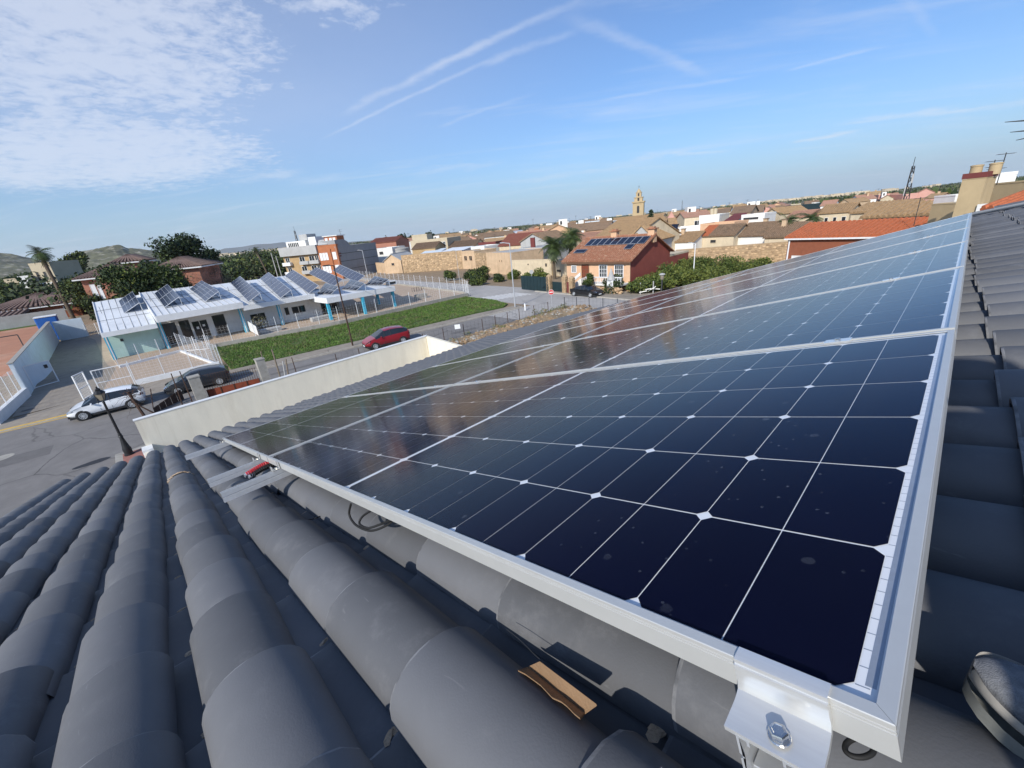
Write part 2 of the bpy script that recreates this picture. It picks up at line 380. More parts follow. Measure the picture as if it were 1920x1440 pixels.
def streaks(M, col, sx, amt):
    """rain streaks running down a wall"""
    t = M.node_tree; ln = t.links; b = pbsdf(M); src = b.inputs['Base Color'].links[0].from_socket; n = t.nodes.new
    tcn = n('ShaderNodeTexCoord'); mp = n('ShaderNodeMapping'); mp.inputs['Scale'].default_value = (sx, sx, sx * .045); ln.new(tcn.outputs['Object'], mp.inputs['Vector'])
    no = n('ShaderNodeTexNoise'); no.inputs['Scale'].default_value = 1.0; no.inputs['Detail'].default_value = 5; no.inputs['Roughness'].default_value = .7; ln.new(mp.outputs[0], no.inputs['Vector'])
    mr = n('ShaderNodeMapRange'); mr.interpolation_type = 'SMOOTHSTEP'; mr.inputs['From Min'].default_value = .52; mr.inputs['From Max'].default_value = .78; mr.inputs['To Max'].default_value = amt; ln.new(no.outputs['Fac'], mr.inputs['Value'])
    mm = n('ShaderNodeMix'); mm.data_type = 'RGBA'; ln.new(mr.outputs[0], mm.inputs['Factor']); ln.new(src, mm.inputs['A']); mm.inputs['B'].default_value = (*col, 1); ln.new(mm.outputs['Result'], b.inputs['Base Color'])
for k_, c_, a_ in (('cream', (.56, .50, .39), .45), ('bluewhite', (.38, .42, .45), .5), ('whitewash', (.50, .47, .41), .5), ('cream_wall', (.36, .29, .2), .5), ('tan_wall', (.30, .22, .13), .5), ('beige', (.34, .28, .19), .5), ('lightgrey', (.25, .245, .23), .5), ('plaster', (.36, .25, .15), .5), ('peach', (.44, .27, .17), .35), ('grey_wall', (.22, .22, .22), .4)): streaks(MAT[k_], c_, 2.4, a_)
# ------------------------------------------------------------------ our own roof: axes of the slope
AN = Vector((-0.9617373591788382, 0, -0.27397308619591487))     # down the slope
BN = Vector((0, 1, 0)); NN = Vector((-0.27397308619591487, 0, 0.9617373591788382))
ORG = Vector((0.011220994356542419, 0.2903193563055557, 9.067287860107522))   # corner of the first cell of the nearest panel
tw = R(-1.1)
A2 = AN * math.cos(tw) + BN * math.sin(tw); B2 = -AN * math.sin(tw) + BN * math.cos(tw)
def RP(a, b, n): return CAM + A2 * a + B2 * b + NN * n          # roof point: along slope, across, above the phone
def PP(u, v, w=0.0): return ORG + AN * u + BN * v + NN * w      # panel point
def frame4(x, y, z, o):
    Mx = Matrix.Identity(4)
    for i in range(3): Mx[i][0] = x[i]; Mx[i][1] = y[i]; Mx[i][2] = z[i]; Mx[i][3] = o[i]
    return Mx
def eave_a(b): return 8.75 + max(0.0, b - 1.6) * .40

def slate(name, base, wear=1.0):
    M = mat(name, base, .52, .10, 3.0, bump=.05, bscale=320, rnd=.20, spec=.45)
    t = M.node_tree; ln = t.links; b = pbsdf(M)
    src = b.inputs['Base Color'].links[0].from_socket
    tcn = t.nodes.new('ShaderNodeTexCoord'); oi = t.nodes.new('ShaderNodeObjectInfo')
    add = t.nodes.new('ShaderNodeVectorMath'); add.operation = 'ADD'; ln.new(tcn.outputs['Object'], add.inputs[0]); 
    sc = t.nodes.new('ShaderNodeVectorMath'); sc.operation = 'SCALE'; sc.inputs[0].default_value = (37., 61., 83.); ln.new(oi.outputs['Random'], sc.inputs['Scale'])
    ln.new(sc.outputs[0], add.inputs[1])
    n1 = t.nodes.new('ShaderNodeTexNoise'); n1.inputs['Scale'].default_value = 9; n1.inputs['Detail'].default_value = 10; n1.inputs['Roughness'].default_value = .72; ln.new(add.outputs[0], n1.inputs['Vector'])
    r1 = t.nodes.new('ShaderNodeMapRange'); r1.interpolation_type = 'SMOOTHSTEP'; r1.inputs['From Min'].default_value = .50; r1.inputs['From Max'].default_value = .78; r1.inputs['To Max'].default_value = .42 * wear; ln.new(n1.outputs['Fac'], r1.inputs['Value'])
    mp = t.nodes.new('ShaderNodeMapping'); mp.inputs['Scale'].default_value = (5, 40, 40); mp.inputs['Rotation'].default_value = (0, 0, .5); ln.new(add.outputs[0], mp.inputs['Vector'])
    n2 = t.nodes.new('ShaderNodeTexNoise'); n2.inputs['Scale'].default_value = 1.6; n2.inputs['Detail'].default_value = 6; n2.inputs['Distortion'].default_value = 1.2; ln.new(mp.outputs[0], n2.inputs['Vector'])
    r2 = t.nodes.new('ShaderNodeMapRange'); r2.interpolation_type = 'SMOOTHSTEP'; r2.inputs['From Min'].default_value = .66; r2.inputs['From Max'].default_value = .76; r2.inputs['To Max'].default_value = .35 * wear; ln.new(n2.outputs['Fac'], r2.inputs['Value'])
    mxf = t.nodes.new('ShaderNodeMath'); mxf.operation = 'MAXIMUM'; ln.new(r1.outputs[0], mxf.inputs[0]); ln.new(r2.outputs[0], mxf.inputs[1])
    mm = t.nodes.new('ShaderNodeMix'); mm.data_type = 'RGBA'; ln.new(mxf.outputs[0], mm.inputs['Factor']); ln.new(src, mm.inputs['A']); mm.inputs['B'].default_value = (.25, .25, .255, 1)
    ln.new(mm.outputs['Result'], b.inputs['Base Color'])
    rr = t.nodes.new('ShaderNodeMapRange'); rr.inputs['To Min'].default_value = .55; rr.inputs['To Max'].default_value = .85; ln.new(n1.outputs['Fac'], rr.inputs['Value']); ln.new(rr.outputs[0], b.inputs['Roughness'])
    return M
MAT['slate'] = slate('slate', (.126, .129, .137))
MAT['slate_edge'] = mat('slate_edge', (.22, .20, .19), .8, .5, 25, stain=((.34, .14, .07), .9), sscale=7)
MAT['slate_lip'] = mat('slate_lip', (.17, .172, .178), .7, .6, 18, stain=((.40, .39, .375), .95), sscale=11)

def tile_mesh(name, cover, n=14, th=.011):
    mb = MB(); Ln = .40; k = 3
    def prof(x):
        f = x / Ln
        if cover: return (.083 * (1 - f) + .075 * f, .066 * (1 - f) + .062 * f, -.027 * f)
        return (.070 * (1 - f) + .084 * f, .030 * (1 - f) + .036 * f, -.016 * f)
    def pt(x, t, off):
        hw, hh, z0 = prof(x); w = math.pi * t
        cxx = -math.cos(w); sy = math.sin(w) ** .92
        if cover: return Vector((x, (hw + off) * cxx, z0 + (hh + off) * sy - .066))
        return Vector((x, (hw + off) * cxx, z0 - (hh + off) * sy + .030))
    xs = [0, .005, .13, .27, Ln]; k = len(xs) - 1
    outer = [[pt(x, j / n, 0 if x else (-.0015 if cover else .0015)) for j in range(n + 1)] for x in xs]
    inner = [[pt(x, j / n, -th if cover else th) for j in range(n + 1)] for x in xs]
    vs = [p for r_ in outer for p in r_] + [p for r_ in inner for p in r_]
    o = (k + 1) * (n + 1); q = n + 1; fs = []; mi = []
    for i in range(k):
        for j in range(n):
            a = i * q + j; fs.append((a, a + 1, a + q + 1, a + q)); mi.append(0 if i else 2)
            fs.append((o + a, o + a + q, o + a + q + 1, o + a + 1)); mi.append(0)
    for j in range(n): fs.append((j, o + j, o + j + 1, j + 1)); mi.append(1)
    for i in range(k):
        for e in (0, n):
            a = i * q + e; fs.append((a, a + q, o + a + q, o + a)); mi.append(1)
    if not cover: fs = [f[::-1] for f in fs]
    mb.v = [tuple(p) for p in vs]; mb.f = fs; mb.mi = mi
    return mb
MATS_T = [MAT['slate'], MAT['slate_edge'], MAT['slate_lip']]
cov_mb, cha_mb = tile_mesh('cover', True), tile_mesh('channel', False)
cov_lo, cha_lo = tile_mesh('cover', True, 8), tile_mesh('channel', False, 6)
cov_me = to_mesh('cover_tile', cov_mb, MATS_T, 45); cha_me = to_mesh('channel_tile', cha_mb, MATS_T, 45)

house = thing('house', 'house with the grey tiled roof under the solar panels in the foreground', 'house', (-4, 4, 0))
# walls under the roof
wmb = MB()
def wallpoly():
    p = [RP(9.0, -1.3, 0), RP(9.0, 1.6, 0), RP(12.2, 9.6, 0), RP(-1.0, 9.6, 0), RP(-1.0, -1.3, 0)]
    return p
top = [RP(8.4, -1.05, -.66), RP(8.4, 1.6, -.66), RP(11.3, 9.5, -.66), RP(-1.5, 9.5, -.66), RP(-1.5, -1.05, -.66)]
bot = [Vector((p.x, p.y, 0)) for p in top]; nW = len(top)
wmb.add(top + bot, [tuple(range(nW))] + [(i, nW + i, nW + (i + 1) % nW, (i + 1) % nW) for i in range(nW)])
obj('wall', wmb, MAT['cream'], house)
deck = MB()
dk = [(-1.6, -1.38), (8.65, -1.38), (8.65, 1.6), (11.8, 9.7), (-1.6, 9.7)]
deck.prism([RP(a, b, -.59) for a, b in dk], NN * .035)
roof = obj('roof', deck, MAT['darksteel'], house)
back = MB()      # the other slope, behind the ridge
r0, r1 = RP(-1.6, -1.38, -.51), RP(-1.6, 9.7, -.51)
back.quad(r0, r1, r1 + Vector((7, 0, -2.0)), r0 + Vector((7, 0, -2.0)))
back.bx(r0.x + 1, r0.x + 6.6, -1.2, 9.4, 0, r0.z - 2.4)
obj('rear_slope', back, MAT['slate'], house)

PITCH, EXPO = .2015, .300
rng = random.Random(3)
cands = []
def on_panel(a, b):
    p = RP(a, b, -.43) - ORG; u, v = p.dot(AN), p.dot(BN)
    return .02 < u < 4.45 and .12 < v < 6.85
Wi = W.transposed()
def proj(p):
    q = Wi @ (p - CAM)
    return (q.x / q.z * F + 960, q.y / q.z * F + 720, q.z) if q.z > .02 else (None, None, q.z)
for k in range(-6, 49):
    b0 = -.020 + k * PITCH
    for j in range(-5, 66):
        a0 = -.035 + EXPO * j
        for kind in (0, 1):
            bb = b0 + (PITCH / 2 if kind else 0)
            if a0 > eave_a(bb) + (0 if not kind else .0): continue
            if k == 48 and kind: continue
            mid = RP(a0 - .15, bb, -.45); pp = proj(mid)
            vis = pp[0] is not None and -150 < pp[0] < 2080 and 300 < pp[1] < 1650 and not on_panel(a0 - .15, bb)
            dist = (mid - CAM).length
            cands.append((kind, a0, bb, dist, vis, k, j))
def tile_mat4(kind, a0, bb, jit):
    ry = .0; dn = -.43 if not kind else -.508
    Mx = frame4(-A2, B2, NN, RP(a0 + jit[0], bb + jit[1], dn + jit[2]))
    return Mx @ Matrix.Rotation(jit[3], 4, 'Z') @ Matrix.Rotation(R(-1.75) * 0 + jit[4], 4, 'Y') @ Matrix.Rotation(jit[5], 4, 'X')
def jitter(): return (rng.gauss(0, .010), rng.gauss(0, .0035), rng.uniform(-.002, .004), rng.gauss(0, .009), rng.gauss(0, .005), rng.gauss(0, .025))
Hinv = wm(roof).inverted()
for kind, me, lo_mb, nm in ((0, cov_me, cov_lo, 'cover_tile'), (1, cha_me, cha_lo, 'channel_tile')):
    cs = [c for c in cands if c[0] == kind]
    vis = sorted([c for c in cs if c[4]], key=lambda c: c[3])[:300 if not kind else 240]
    ids = set((c[5], c[6]) for c in vis)
    rest = MB()
    for c in cs:
        Mx = Hinv @ tile_mat4(kind, c[1], c[2], jitter())
        if (c[5], c[6]) in ids:
            o = link(nm, me, roof); o.matrix_basis = Mx
        else:
            rest.add([Mx @ Vector(p) for p in lo_mb.v], lo_mb.f); rest.mi[-len(lo_mb.f):] = lo_mb.mi
    o = link(nm + 's', to_mesh(nm + 's', rest, MATS_T, 45), roof); o['kind'] = 'stuff'
# crumbs of mortar on the channel joints, one ring of mortar on a cover tile
crumb = MB(); rg = random.Random(11)
def lump(mb, a, b, n, sx, sy, sz, rot=0.0, mi=0):
    Mx = Matrix((-A2, B2, NN)).transposed() @ Matrix.Rotation(rot, 3, 'Z')
    vs = []; 
    for q in range(3):
        for j in range(7):
            w = 2 * math.pi * j / 7; f = (1.0, .75, .25)[q] * rg.uniform(.7, 1.2)
            vs.append(RP(a, b, n) + Mx @ Vector((sx * f * math.cos(w), sy * f * math.sin(w), sz * (0, .6, 1)[q])))
    fs = [(i * 7 + j, i * 7 + (j + 1) % 7, i * 7 + 7 + (j + 1) % 7, i * 7 + 7 + j) for i in range(2) for j in range(7)] + [tuple(range(14, 21))]
    mb.add(vs, fs, mi)
for k in range(-3, 4):
    for j in range(1, 14):
        if rg.random() < .75:
            bb = -.020 + (k + .5) * PITCH; a = -.035 + EXPO * j
            for s in range(rg.randint(1, 3)):
                lump(crumb, a + rg.uniform(.002, .02), bb + rg.uniform(.0, .038), -.511 + rg.uniform(-.002, .003), rg.uniform(.005, .016), rg.uniform(.006, .014), rg.uniform(.0015, .0035), rg.random() * 3)
obj('mortar_crumbs', crumb, MAT['mortar'], roof, kind='stuff')
ring = MB(); a0 = 4.1
for j in range(15):
    w = math.pi * (.12 + .8 * j / 14)
    lump(ring, a0 + rg.uniform(-.02, .02), -.020 - .077 * math.cos(w), -.498 + .070 * math.sin(w) - .003, .020, .015, .005, rg.random())
obj('mortar_ring', ring, MAT['mortar'], roof)

# ------------------------------------------------------------------ solar panels
PC, MG, MU, MV, PH = .184, .020, .025, .015, .030
PU, PV = 12 * PC + MG + 2 * MU, 6 * PC + 2 * MV
def glass_pane():
    M = bpy.data.materials.new('panel_glass'); M.use_nodes = True; t = M.node_tree; t.nodes.clear(); ln = t.links
    n = t.nodes.new
    tr = n('ShaderNodeBsdfTransparent'); gl = n('ShaderNodeBsdfGlossy'); di = n('ShaderNodeBsdfDiffuse'); ge = n('ShaderNodeNewGeometry'); dt = n('ShaderNodeVectorMath'); dt.operation = 'DOT_PRODUCT'; ln.new(ge.outputs['Incoming'], dt.inputs[0]); ln.new(ge.outputs['True Normal'], dt.inputs[1])
    def mm_(op, a, b):
        q = n('ShaderNodeMath'); q.operation = op
        for i_, v_ in enumerate((a, b)):
            if v_ is None: continue
            if isinstance(v_, (int, float)): q.inputs[i_].default_value = v_
            else: ln.new(v_, q.inputs[i_])
        return q.outputs[0]
    co_ = mm_('SUBTRACT', 1.0, mm_('ABSOLUTE', dt.outputs['Value'], None))
    fres = mm_('ADD', mm_('MULTIPLY', mm_('POWER', co_, 5.5), .88), .006)      # coated glass: weak head on, strong at grazing angles
    gl.inputs['Roughness'].default_value = .12; gl.inputs['Color'].default_value = (.92, .94, 1, 1)
    di.inputs['Color'].default_value = (.42, .46, .52, 1)
    tcn = n('ShaderNodeTexCoord')
    # rain spots: rare round dried drops, thin dust, fine speckle
    oi = n('ShaderNodeObjectInfo'); sc = n('ShaderNodeVectorMath'); sc.operation = 'SCALE'; sc.inputs[0].default_value = (17., 29., 0); ln.new(oi.outputs['Random'], sc.inputs['Scale'])
    ad = n('ShaderNodeVectorMath'); ad.operation = 'ADD'; ln.new(tcn.outputs['Object'], ad.inputs[0]); ln.new(sc.outputs[0], ad.inputs[1])
    def spots(scale, rad, keep, amp):
        vo = n('ShaderNodeTexVoronoi'); vo.inputs['Scale'].default_value = scale; ln.new(ad.outputs[0], vo.inputs['Vector'])
        nn_ = n('ShaderNodeTexNoise'); nn_.inputs['Scale'].default_value = scale * 9; ln.new(ad.outputs[0], nn_.inputs['Vector'])
        sh = n('ShaderNodeMath'); sh.operation = 'MULTIPLY_ADD'; ln.new(nn_.outputs['Fac'], sh.inputs[0]); sh.inputs[1].default_value = rad * .9; ln.new(vo.outputs['Distance'], sh.inputs[2])
        mr = n('ShaderNodeMapRange'); mr.interpolation_type = 'SMOOTHSTEP'; mr.inputs['From Min'].default_value = rad * 1.5; mr.inputs['From Max'].default_value = rad * 1.2
        ln.new(sh.outputs[0], mr.inputs['Value'])
        sepc = n('ShaderNodeSeparateColor'); ln.new(vo.outputs['Color'], sepc.inputs[0])
        gt = n('ShaderNodeMath'); gt.operation = 'GREATER_THAN'; ln.new(sepc.outputs[0], gt.inputs[0]); gt.inputs[1].default_value = keep
        pt_ = n('ShaderNodeTexNoise'); pt_.inputs['Scale'].default_value = 2.2; pt_.inputs['Detail'].default_value = 3; ln.new(ad.outputs[0], pt_.inputs['Vector'])
        pm = n('ShaderNodeMapRange'); pm.inputs['From Min'].default_value = .45; pm.inputs['From Max'].default_value = .62; ln.new(pt_.outputs['Fac'], pm.inputs['Value'])
        m1 = n('ShaderNodeMath'); m1.operation = 'MULTIPLY'; ln.new(mr.outputs[0], m1.inputs[0]); ln.new(gt.outputs[0], m1.inputs[1])
        m2 = n('ShaderNodeMath'); m2.operation = 'MULTIPLY'; ln.new(m1.outputs[0], m2.inputs[0]); ln.new(pm.outputs[0], m2.inputs[1])
        m3 = n('ShaderNodeMath'); m3.operation = 'MULTIPLY'; ln.new(m2.outputs[0], m3.inputs[0]); m3.inputs[1].default_value = amp
        return m3.outputs[0]
    s1 = spots(20, .14, .55, .15); s2 = spots(70, .15, .66, .22); s3 = spots(110, .12, .94, .07)
    du = n('ShaderNodeTexNoise'); du.inputs['Scale'].default_value = 2.0; du.inputs['Detail'].default_value = 9; du.inputs['Roughness'].default_value = .7; ln.new(ad.outputs[0], du.inputs['Vector'])
    dm = n('ShaderNodeMapRange'); dm.inputs['From Min'].default_value = .35; dm.inputs['From Max'].default_value = .75; dm.inputs['To Min'].default_value = .001; dm.inputs['To Max'].default_value = .007; ln.new(du.outputs['Fac'], dm.inputs['Value'])
    def mxx(a, b):
        q = n('ShaderNodeMath'); q.operation = 'MAXIMUM'; ln.new(a, q.inputs[0]); ln.new(b, q.inputs[1]); return q.outputs[0]
    dust = mxx(mxx(s1, s2), mxx(s3, dm.outputs[0]))
    # faint waviness of the tempered sheet smears the mirrored town
    w1 = n('ShaderNodeTexNoise'); w1.inputs['Scale'].default_value = 14; w1.inputs['Detail'].default_value = 3; ln.new(tcn.outputs['Object'], w1.inputs['Vector'])
    bp = n('ShaderNodeBump'); bp.inputs['Strength'].default_value = .03; bp.inputs['Distance'].default_value = .0012; ln.new(w1.outputs['Fac'], bp.inputs['Height']); ln.new(bp.outputs[0], gl.inputs['Normal'])
    m1 = n('ShaderNodeMixShader'); ln.new(dust, m1.inputs[0]); ln.new(tr.outputs[0], m1.inputs[1]); ln.new(di.outputs[0], m1.inputs[2])
    m2 = n('ShaderNodeMixShader'); ln.new(fres, m2.inputs[0]); ln.new(m1.outputs[0], m2.inputs[1]); ln.new(gl.outputs[0], m2.inputs[2])
    out = n('ShaderNodeOutputMaterial'); ln.new(m2.outputs[0], out.inputs['Surface'])
    return M
MAT['pane'] = glass_pane()
MAT['cell'] = mat('solar_cell', (.0032, .0042, .018), .5, .12, 3, spec=.0, rnd=.12)
MAT['backsheet'] = mat('backsheet', (.80, .82, .84), .6, .03, 5)
MAT['ribbon'] = mat('ribbon', (.34, .38, .44), .4, .08, 60, metal=.3)
MAT['frame'] = mat('frame_alu', (.60, .60, .575), .42, .03, 25, metal=.35, spec=.6)
def cell_mesh(flip):
    # half cell, origin at its corner nearest the panel's corner; x = up slope
    c = .0098; lx, ly, g = .0907, .1816, .0009; x0, x1, y0, y1 = -lx, 0, 0, ly
    if not flip: p = [(x0, y0), (x1, y0 + 0)]
    mb = MB()
    if flip: pts = [(x0 + c, y0), (x1, y0), (x1, y1), (x0 + c, y1), (x0, y1 - c), (x0, y0 + c)]
    else: pts = [(x0, y0), (x1 - c, y0), (x1, y0 + c), (x1, y1 - c), (x1 - c, y1), (x0, y1)]
    mb.add([(x, y, 0) for x, y in pts], [tuple(range(6))]); return mb
cellA, cellB = cell_mesh(False), cell_mesh(True)
cell_me = [to_mesh('solar_cell', cellA, MAT['cell']), to_mesh('solar_cell', cellB, MAT['cell'])]
def cell_pos():
    for i in range(24):
        u = (i // 2) * PC + (i % 2) * (PC / 2) + (MG if i >= 12 else 0) + .0006
        for j in range(6): yield i % 2, -u, j * PC + .0012
def bar(mb, pts2, path0, path1, m0, m1):
    pass
def frame_rails(root):
    x0, x1, y0, y1 = MU, -(PU - MU), -MV, PV - MV          # outer limits; x up slope
    lip = .011; t = .0016; h = PH
    # profile: distance inward, height (lip, outer wall with two shallow grooves, bottom return)
    prof = [(lip, 0), (.0006, 0), (0, -.0006), (0, -.0045), (.0007, -.0049), (.0007, -.0055), (0, -.0059), (0, -.0075), (.0007, -.0079), (.0007, -.0085), (0, -.0089), (0, -h), (.022, -h), (.022, -h + t), (t, -h + t), (t, -t), (lip, -t)]
    cs = [(x0, y0), (x1, y0), (x1, y1), (x0, y1)]
    for i in range(4):
        a, b = cs[i], cs[(i + 1) % 4]
        dx = (1 if b[0] > a[0] else -1 if b[0] < a[0] else 0, 1 if b[1] > a[1] else -1 if b[1] < a[1] else 0)
        inn = (-dx[1], dx[0])
        cen = ((x0 + x1) / 2, (y0 + y1) / 2)
        if (cen[0] - a[0]) * inn[0] + (cen[1] - a[1]) * inn[1] < 0: inn = (-inn[0], -inn[1])
        mb = MB(); n = len(prof); vs = []
        g = .0002                                            # hairline mitre joint
        for (p, s) in ((a, 1), (b, -1)):
            for d, z in prof:
                vs.append((p[0] + inn[0] * d + dx[0] * s * (d + g), p[1] + inn[1] * d + dx[1] * s * (d + g), z))
        fs = [(k, (k + 1) % n, n + (k + 1) % n, n + k) for k in range(n)] + [tuple(range(n))[::-1], tuple(range(n, 2 * n))]
        mb.add(vs, fs); me = to_mesh('frame_rail', mb, MAT['frame'])
        bmm = bmesh.new(); bmm.from_mesh(me); bmesh.ops.recalc_face_normals(bmm, faces=bmm.faces); bmm.to_mesh(me); bmm.free()
        link('frame_rail', me, root)
def panel(detail, label, u0, v0):
    root = thing('photovoltaic_module', label, 'solar panel', group='solar panels on our grey roof', mat4=frame4(-AN, BN, NN, PP(u0, v0)))
    frame_rails(root)
    x0, x1, y0, y1 = MU - .0015, -(PU - MU) + .0015, -MV + .0015, PV - MV - .0015
    bs = MB(); bs.quad((x0, y0, -.0052), (x1, y0, -.0052), (x1, y1, -.0052), (x0, y1, -.0052)); bs.f[0] = bs.f[0][::-1]
    link('backsheet', to_mesh('backsheet', bs, MAT['backsheet']), root)
    gp_ = MB(); gp_.bx(x1, x0, y0, y1, -.0040, -.0012); gp_.f = gp_.f[1:2]; gp_.mi = gp_.mi[1:2]
    link('glass_pane', to_mesh('glass_pane', gp_, MAT['pane']), root)
    rb = MB()
    for xx in (.0085, -(12 * PC + MG + .0085)):
        rb.bx(xx - .0032, xx + .0032, .012, 6 * PC - .012, -.00515, -.00505)
        s = 1 if xx > 0 else -1
        for j in range(6):
            for q in range(10):
                y = j * PC + .010 + q * .0182; rb.bx(xx, xx - s * .0085, y - .0004, y + .0004, -.00510, -.00498)
    link('ribbon', to_mesh('ribbon', rb, MAT['ribbon']), root)
    if detail:
        for f, x, y in cell_pos():
            o = link('solar_cell', cell_me[f], root); o.location = (x, y, -.0046)
    else:
        al = MB()
        for f, x, y in cell_pos(): al.add([(p[0] + x, p[1] + y, -.0046) for p in (cellB if f else cellA).v], [(0, 1, 2, 3, 4, 5)])
        o = link('solar_cells', to_mesh('solar_cells', al, MAT['cell']), root); o['kind'] = 'stuff'
    return root
rowname = ('upper', 'lower'); nth = ('nearest', 'second', 'third', 'fourth', 'fifth', 'farthest')
UROW = PU + .020
for r in range(2):
    for c in range(6):
        ends = ' beside the cut rail ends' if (r, c) == (1, 0) else ' with the big end clamp on its corner' if (r, c) == (0, 0) else ''
        panel(c < 2, '%s solar panel of the %s row%s' % (nth[c], rowname[r], ends) if ends else '%s solar panel of the %s row, counted from the phone' % (nth[c], rowname[r]), r * UROW, c * (PV + .020))

# ------------------------------------------------------------------ mounting rails, clamps, cables, litter
def strut(u, v0, v1, label, w=.041, h=.041):
    zt = -PH - .001; root = thing('mounting_rail', label, 'mounting rail', group='mounting rails under the solar panels', mat4=frame4(-AN, BN, NN, PP(u, v0, zt)))
    t = .002; s = .011
    prof = [(-w / 2, -h), (w / 2, -h), (w / 2, -h * .56), (w / 2 - .004, -h * .50), (w / 2, -h * .44), (w / 2, 0), (s, 0), (s, -.006), (s + t, -.006), (s + t, -t), (w / 2 - t, -t), (w / 2 - t, -h + t),
            (-w / 2 + t, -h + t), (-w / 2 + t, -t), (-s - t, -t), (-s - t, -.006), (-s, -.006), (-s, 0), (-w / 2, 0), (-w / 2, -h * .44), (-w / 2 + .004, -h * .5), (-w / 2, -h * .56)]
    mb = MB(); n = len(prof); Ln = v1 - v0
    mb.add([(x, y, z) for y in (0, Ln) for x, z in prof], [(k, (k + 1) % n, n + (k + 1) % n, n + k) for k in range(n)])
    mb.add([(x, y, z) for y in (0, Ln) for x, z in prof], [tuple(range(n)), tuple(range(n, 2 * n))])
    me = to_mesh('rail_profile', mb, MAT['galv']); bmm = bmesh.new(); bmm.from_mesh(me); bmesh.ops.recalc_face_normals(bmm, faces=bmm.faces); bmm.to_mesh(me); bmm.free()
    link('rail_profile', me, root)
    hk = MB(); hk.bx(-.004, .004, -.015, .015, -.10, -h)
    hm = to_mesh('roof_hook', hk, MAT['steel'])
    for q in range(7):
        o = link('roof_hook', hm, root); o.location = (0, .35 + q * 1.0, 0)
strut(.045, -.055, 6.95, 'mounting rail under the upper edge, ending below the big clamp')
strut(1.985, -.245, 6.95, 'lower of the two cut rail ends beside the coiled conduit, nearest the phone')
strut(2.505, -.262, 6.95, 'cut rail end just above the coiled conduit, under the lower panel row')
strut(4.43, -.315, 6.95, 'mounting rail sticking out under the bottom edge of the lower row')

def zclamp(u, label):
    root = thing('end_clamp', label, 'clamp', group='clamps holding the solar panels', mat4=frame4(-AN, BN, NN, PP(u, -MV)))
    w = .063
    # profile y (towards the phone is negative), z ; a bent extrusion 3 mm thick
    cl = [(.0095, .0030), (-.0005, .0030), (-.0035, .0022), (-.0042, -.0015), (-.0058, -.0016), (-.0066, -.0050), (-.0048, -.0060), (-.0060, -.0120), (-.0052, -.0180), (-.0075, -.0240), (-.0160, -.0268), (-.0400, -.0285)]
    th = .0042; P_ = [Vector((0, a, b)) for a, b in cl]; out = []; inn = []
    for i, p in enumerate(P_):
        t = (P_[min(i + 1, len(P_) - 1)] - P_[max(i - 1, 0)]).normalized(); nrm = Vector((0, t.z, -t.y))
        out.append(p); inn.append(p + nrm * th * (-1))
    poly = out + inn[::-1]; n = len(poly); mb = MB()
    mb.add([(x, p.y, p.z) for x in (-w / 2, w / 2) for p in poly], [(k, (k + 1) % n, n + (k + 1) % n, n + k) for k in range(n)] +
           [tuple(s * n + q for q in (k, k + 1, n - 2 - k, n - 1 - k)) for s in (0, 1) for k in range(len(cl) - 1)])
    me = to_mesh('clamp_body', mb, MAT['alu_bright']); bmm = bmesh.new(); bmm.from_mesh(me); bmesh.ops.recalc_face_normals(bmm, faces=bmm.faces); bmm.to_mesh(me); bmm.free()
    me.shade_smooth(); me.set_sharp_from_angle(angle=R(35)); link('clamp_body', me, root)
    bo = MB(); Mh = Matrix.Rotation(R(8), 3, 'Z'); c = (.004, -.028, -.0262)
    bo.lathe(c, [(.0078, 0), (.0078, .0012), (.0074, .0016)], 20)
    bo.lathe(c, [(.0062, .0016), (.0066, .0020), (.0066, .0058), (.0060, .0068), (.0043, .0070), (.0040, .0067)], 6, M=Mh)
    me = to_mesh('hex_bolt', bo, MAT['steel']); link('hex_bolt', me, root)
    ft = MB(); ft.bx(-.020, .020, -.030, .02, -.0313 - .04, -.0313 - .037); link('rail_slot', to_mesh('rail_slot', ft, MAT['galv']), root)
zclamp(.042, 'large bright end clamp with hex bolt at the near corner of the upper row')
def small_clamp(u, v, label, mid_):
    root = thing('mid_clamp' if mid_ else 'end_clamp', label, 'clamp', group='clamps holding the solar panels', mat4=frame4(-AN, BN, NN, PP(u, v)))
    mb = MB()
    if mid_:
        mb.bx(-.030, .030, -.018, .018, .0006, .0035); mb.bx(-.030, .030, -.008, .008, -.028, .0006)
    else:
        mb.bx(-.02, .02, -.006, .008, .0005, .0032); mb.bx(-.02, .02, -.0062, -.003, -.029, .0005); mb.bx(-.02, .02, -.034, -.0062, -.029, -.026); mb.bx(-.02, .02, -.034, -.031, -.026, -.010)
    link('clamp_body', to_mesh('clamp_body', mb, MAT['alu_bright']), root)
    bo = MB(); bo.lathe((0, 0 if mid_ else -.018, .0035 if mid_ else -.026), [(.0065, 0), (.0065, .006), (.004, .0065)], 6); link('bolt_head', to_mesh('bolt_head', bo, MAT['steel']), root)
small_clamp(1.985, -MV, 'small end clamp on the rail just below the coiled conduit', False)
small_clamp(2.505, -MV, 'small end clamp on the rail just above the coiled conduit', False)
small_clamp(4.43, -MV, 'small end clamp at the outer corner of the lower row', False)
for c in range(1, 6):
    for u, nm in ((.20, 'top edge'), (1.985, 'bottom of the upper row'), (2.505, 'top of the lower row'), (4.43, 'bottom edge of the lower row')):
        if c > 2 and u > 4: continue
        small_clamp(u, c * (PV + .02) - MV - .010, 'mid clamp in the %s gap between panels, near the %s' % (('first', 'second', 'third', 'fourth', 'fifth')[c - 1], nm), True)

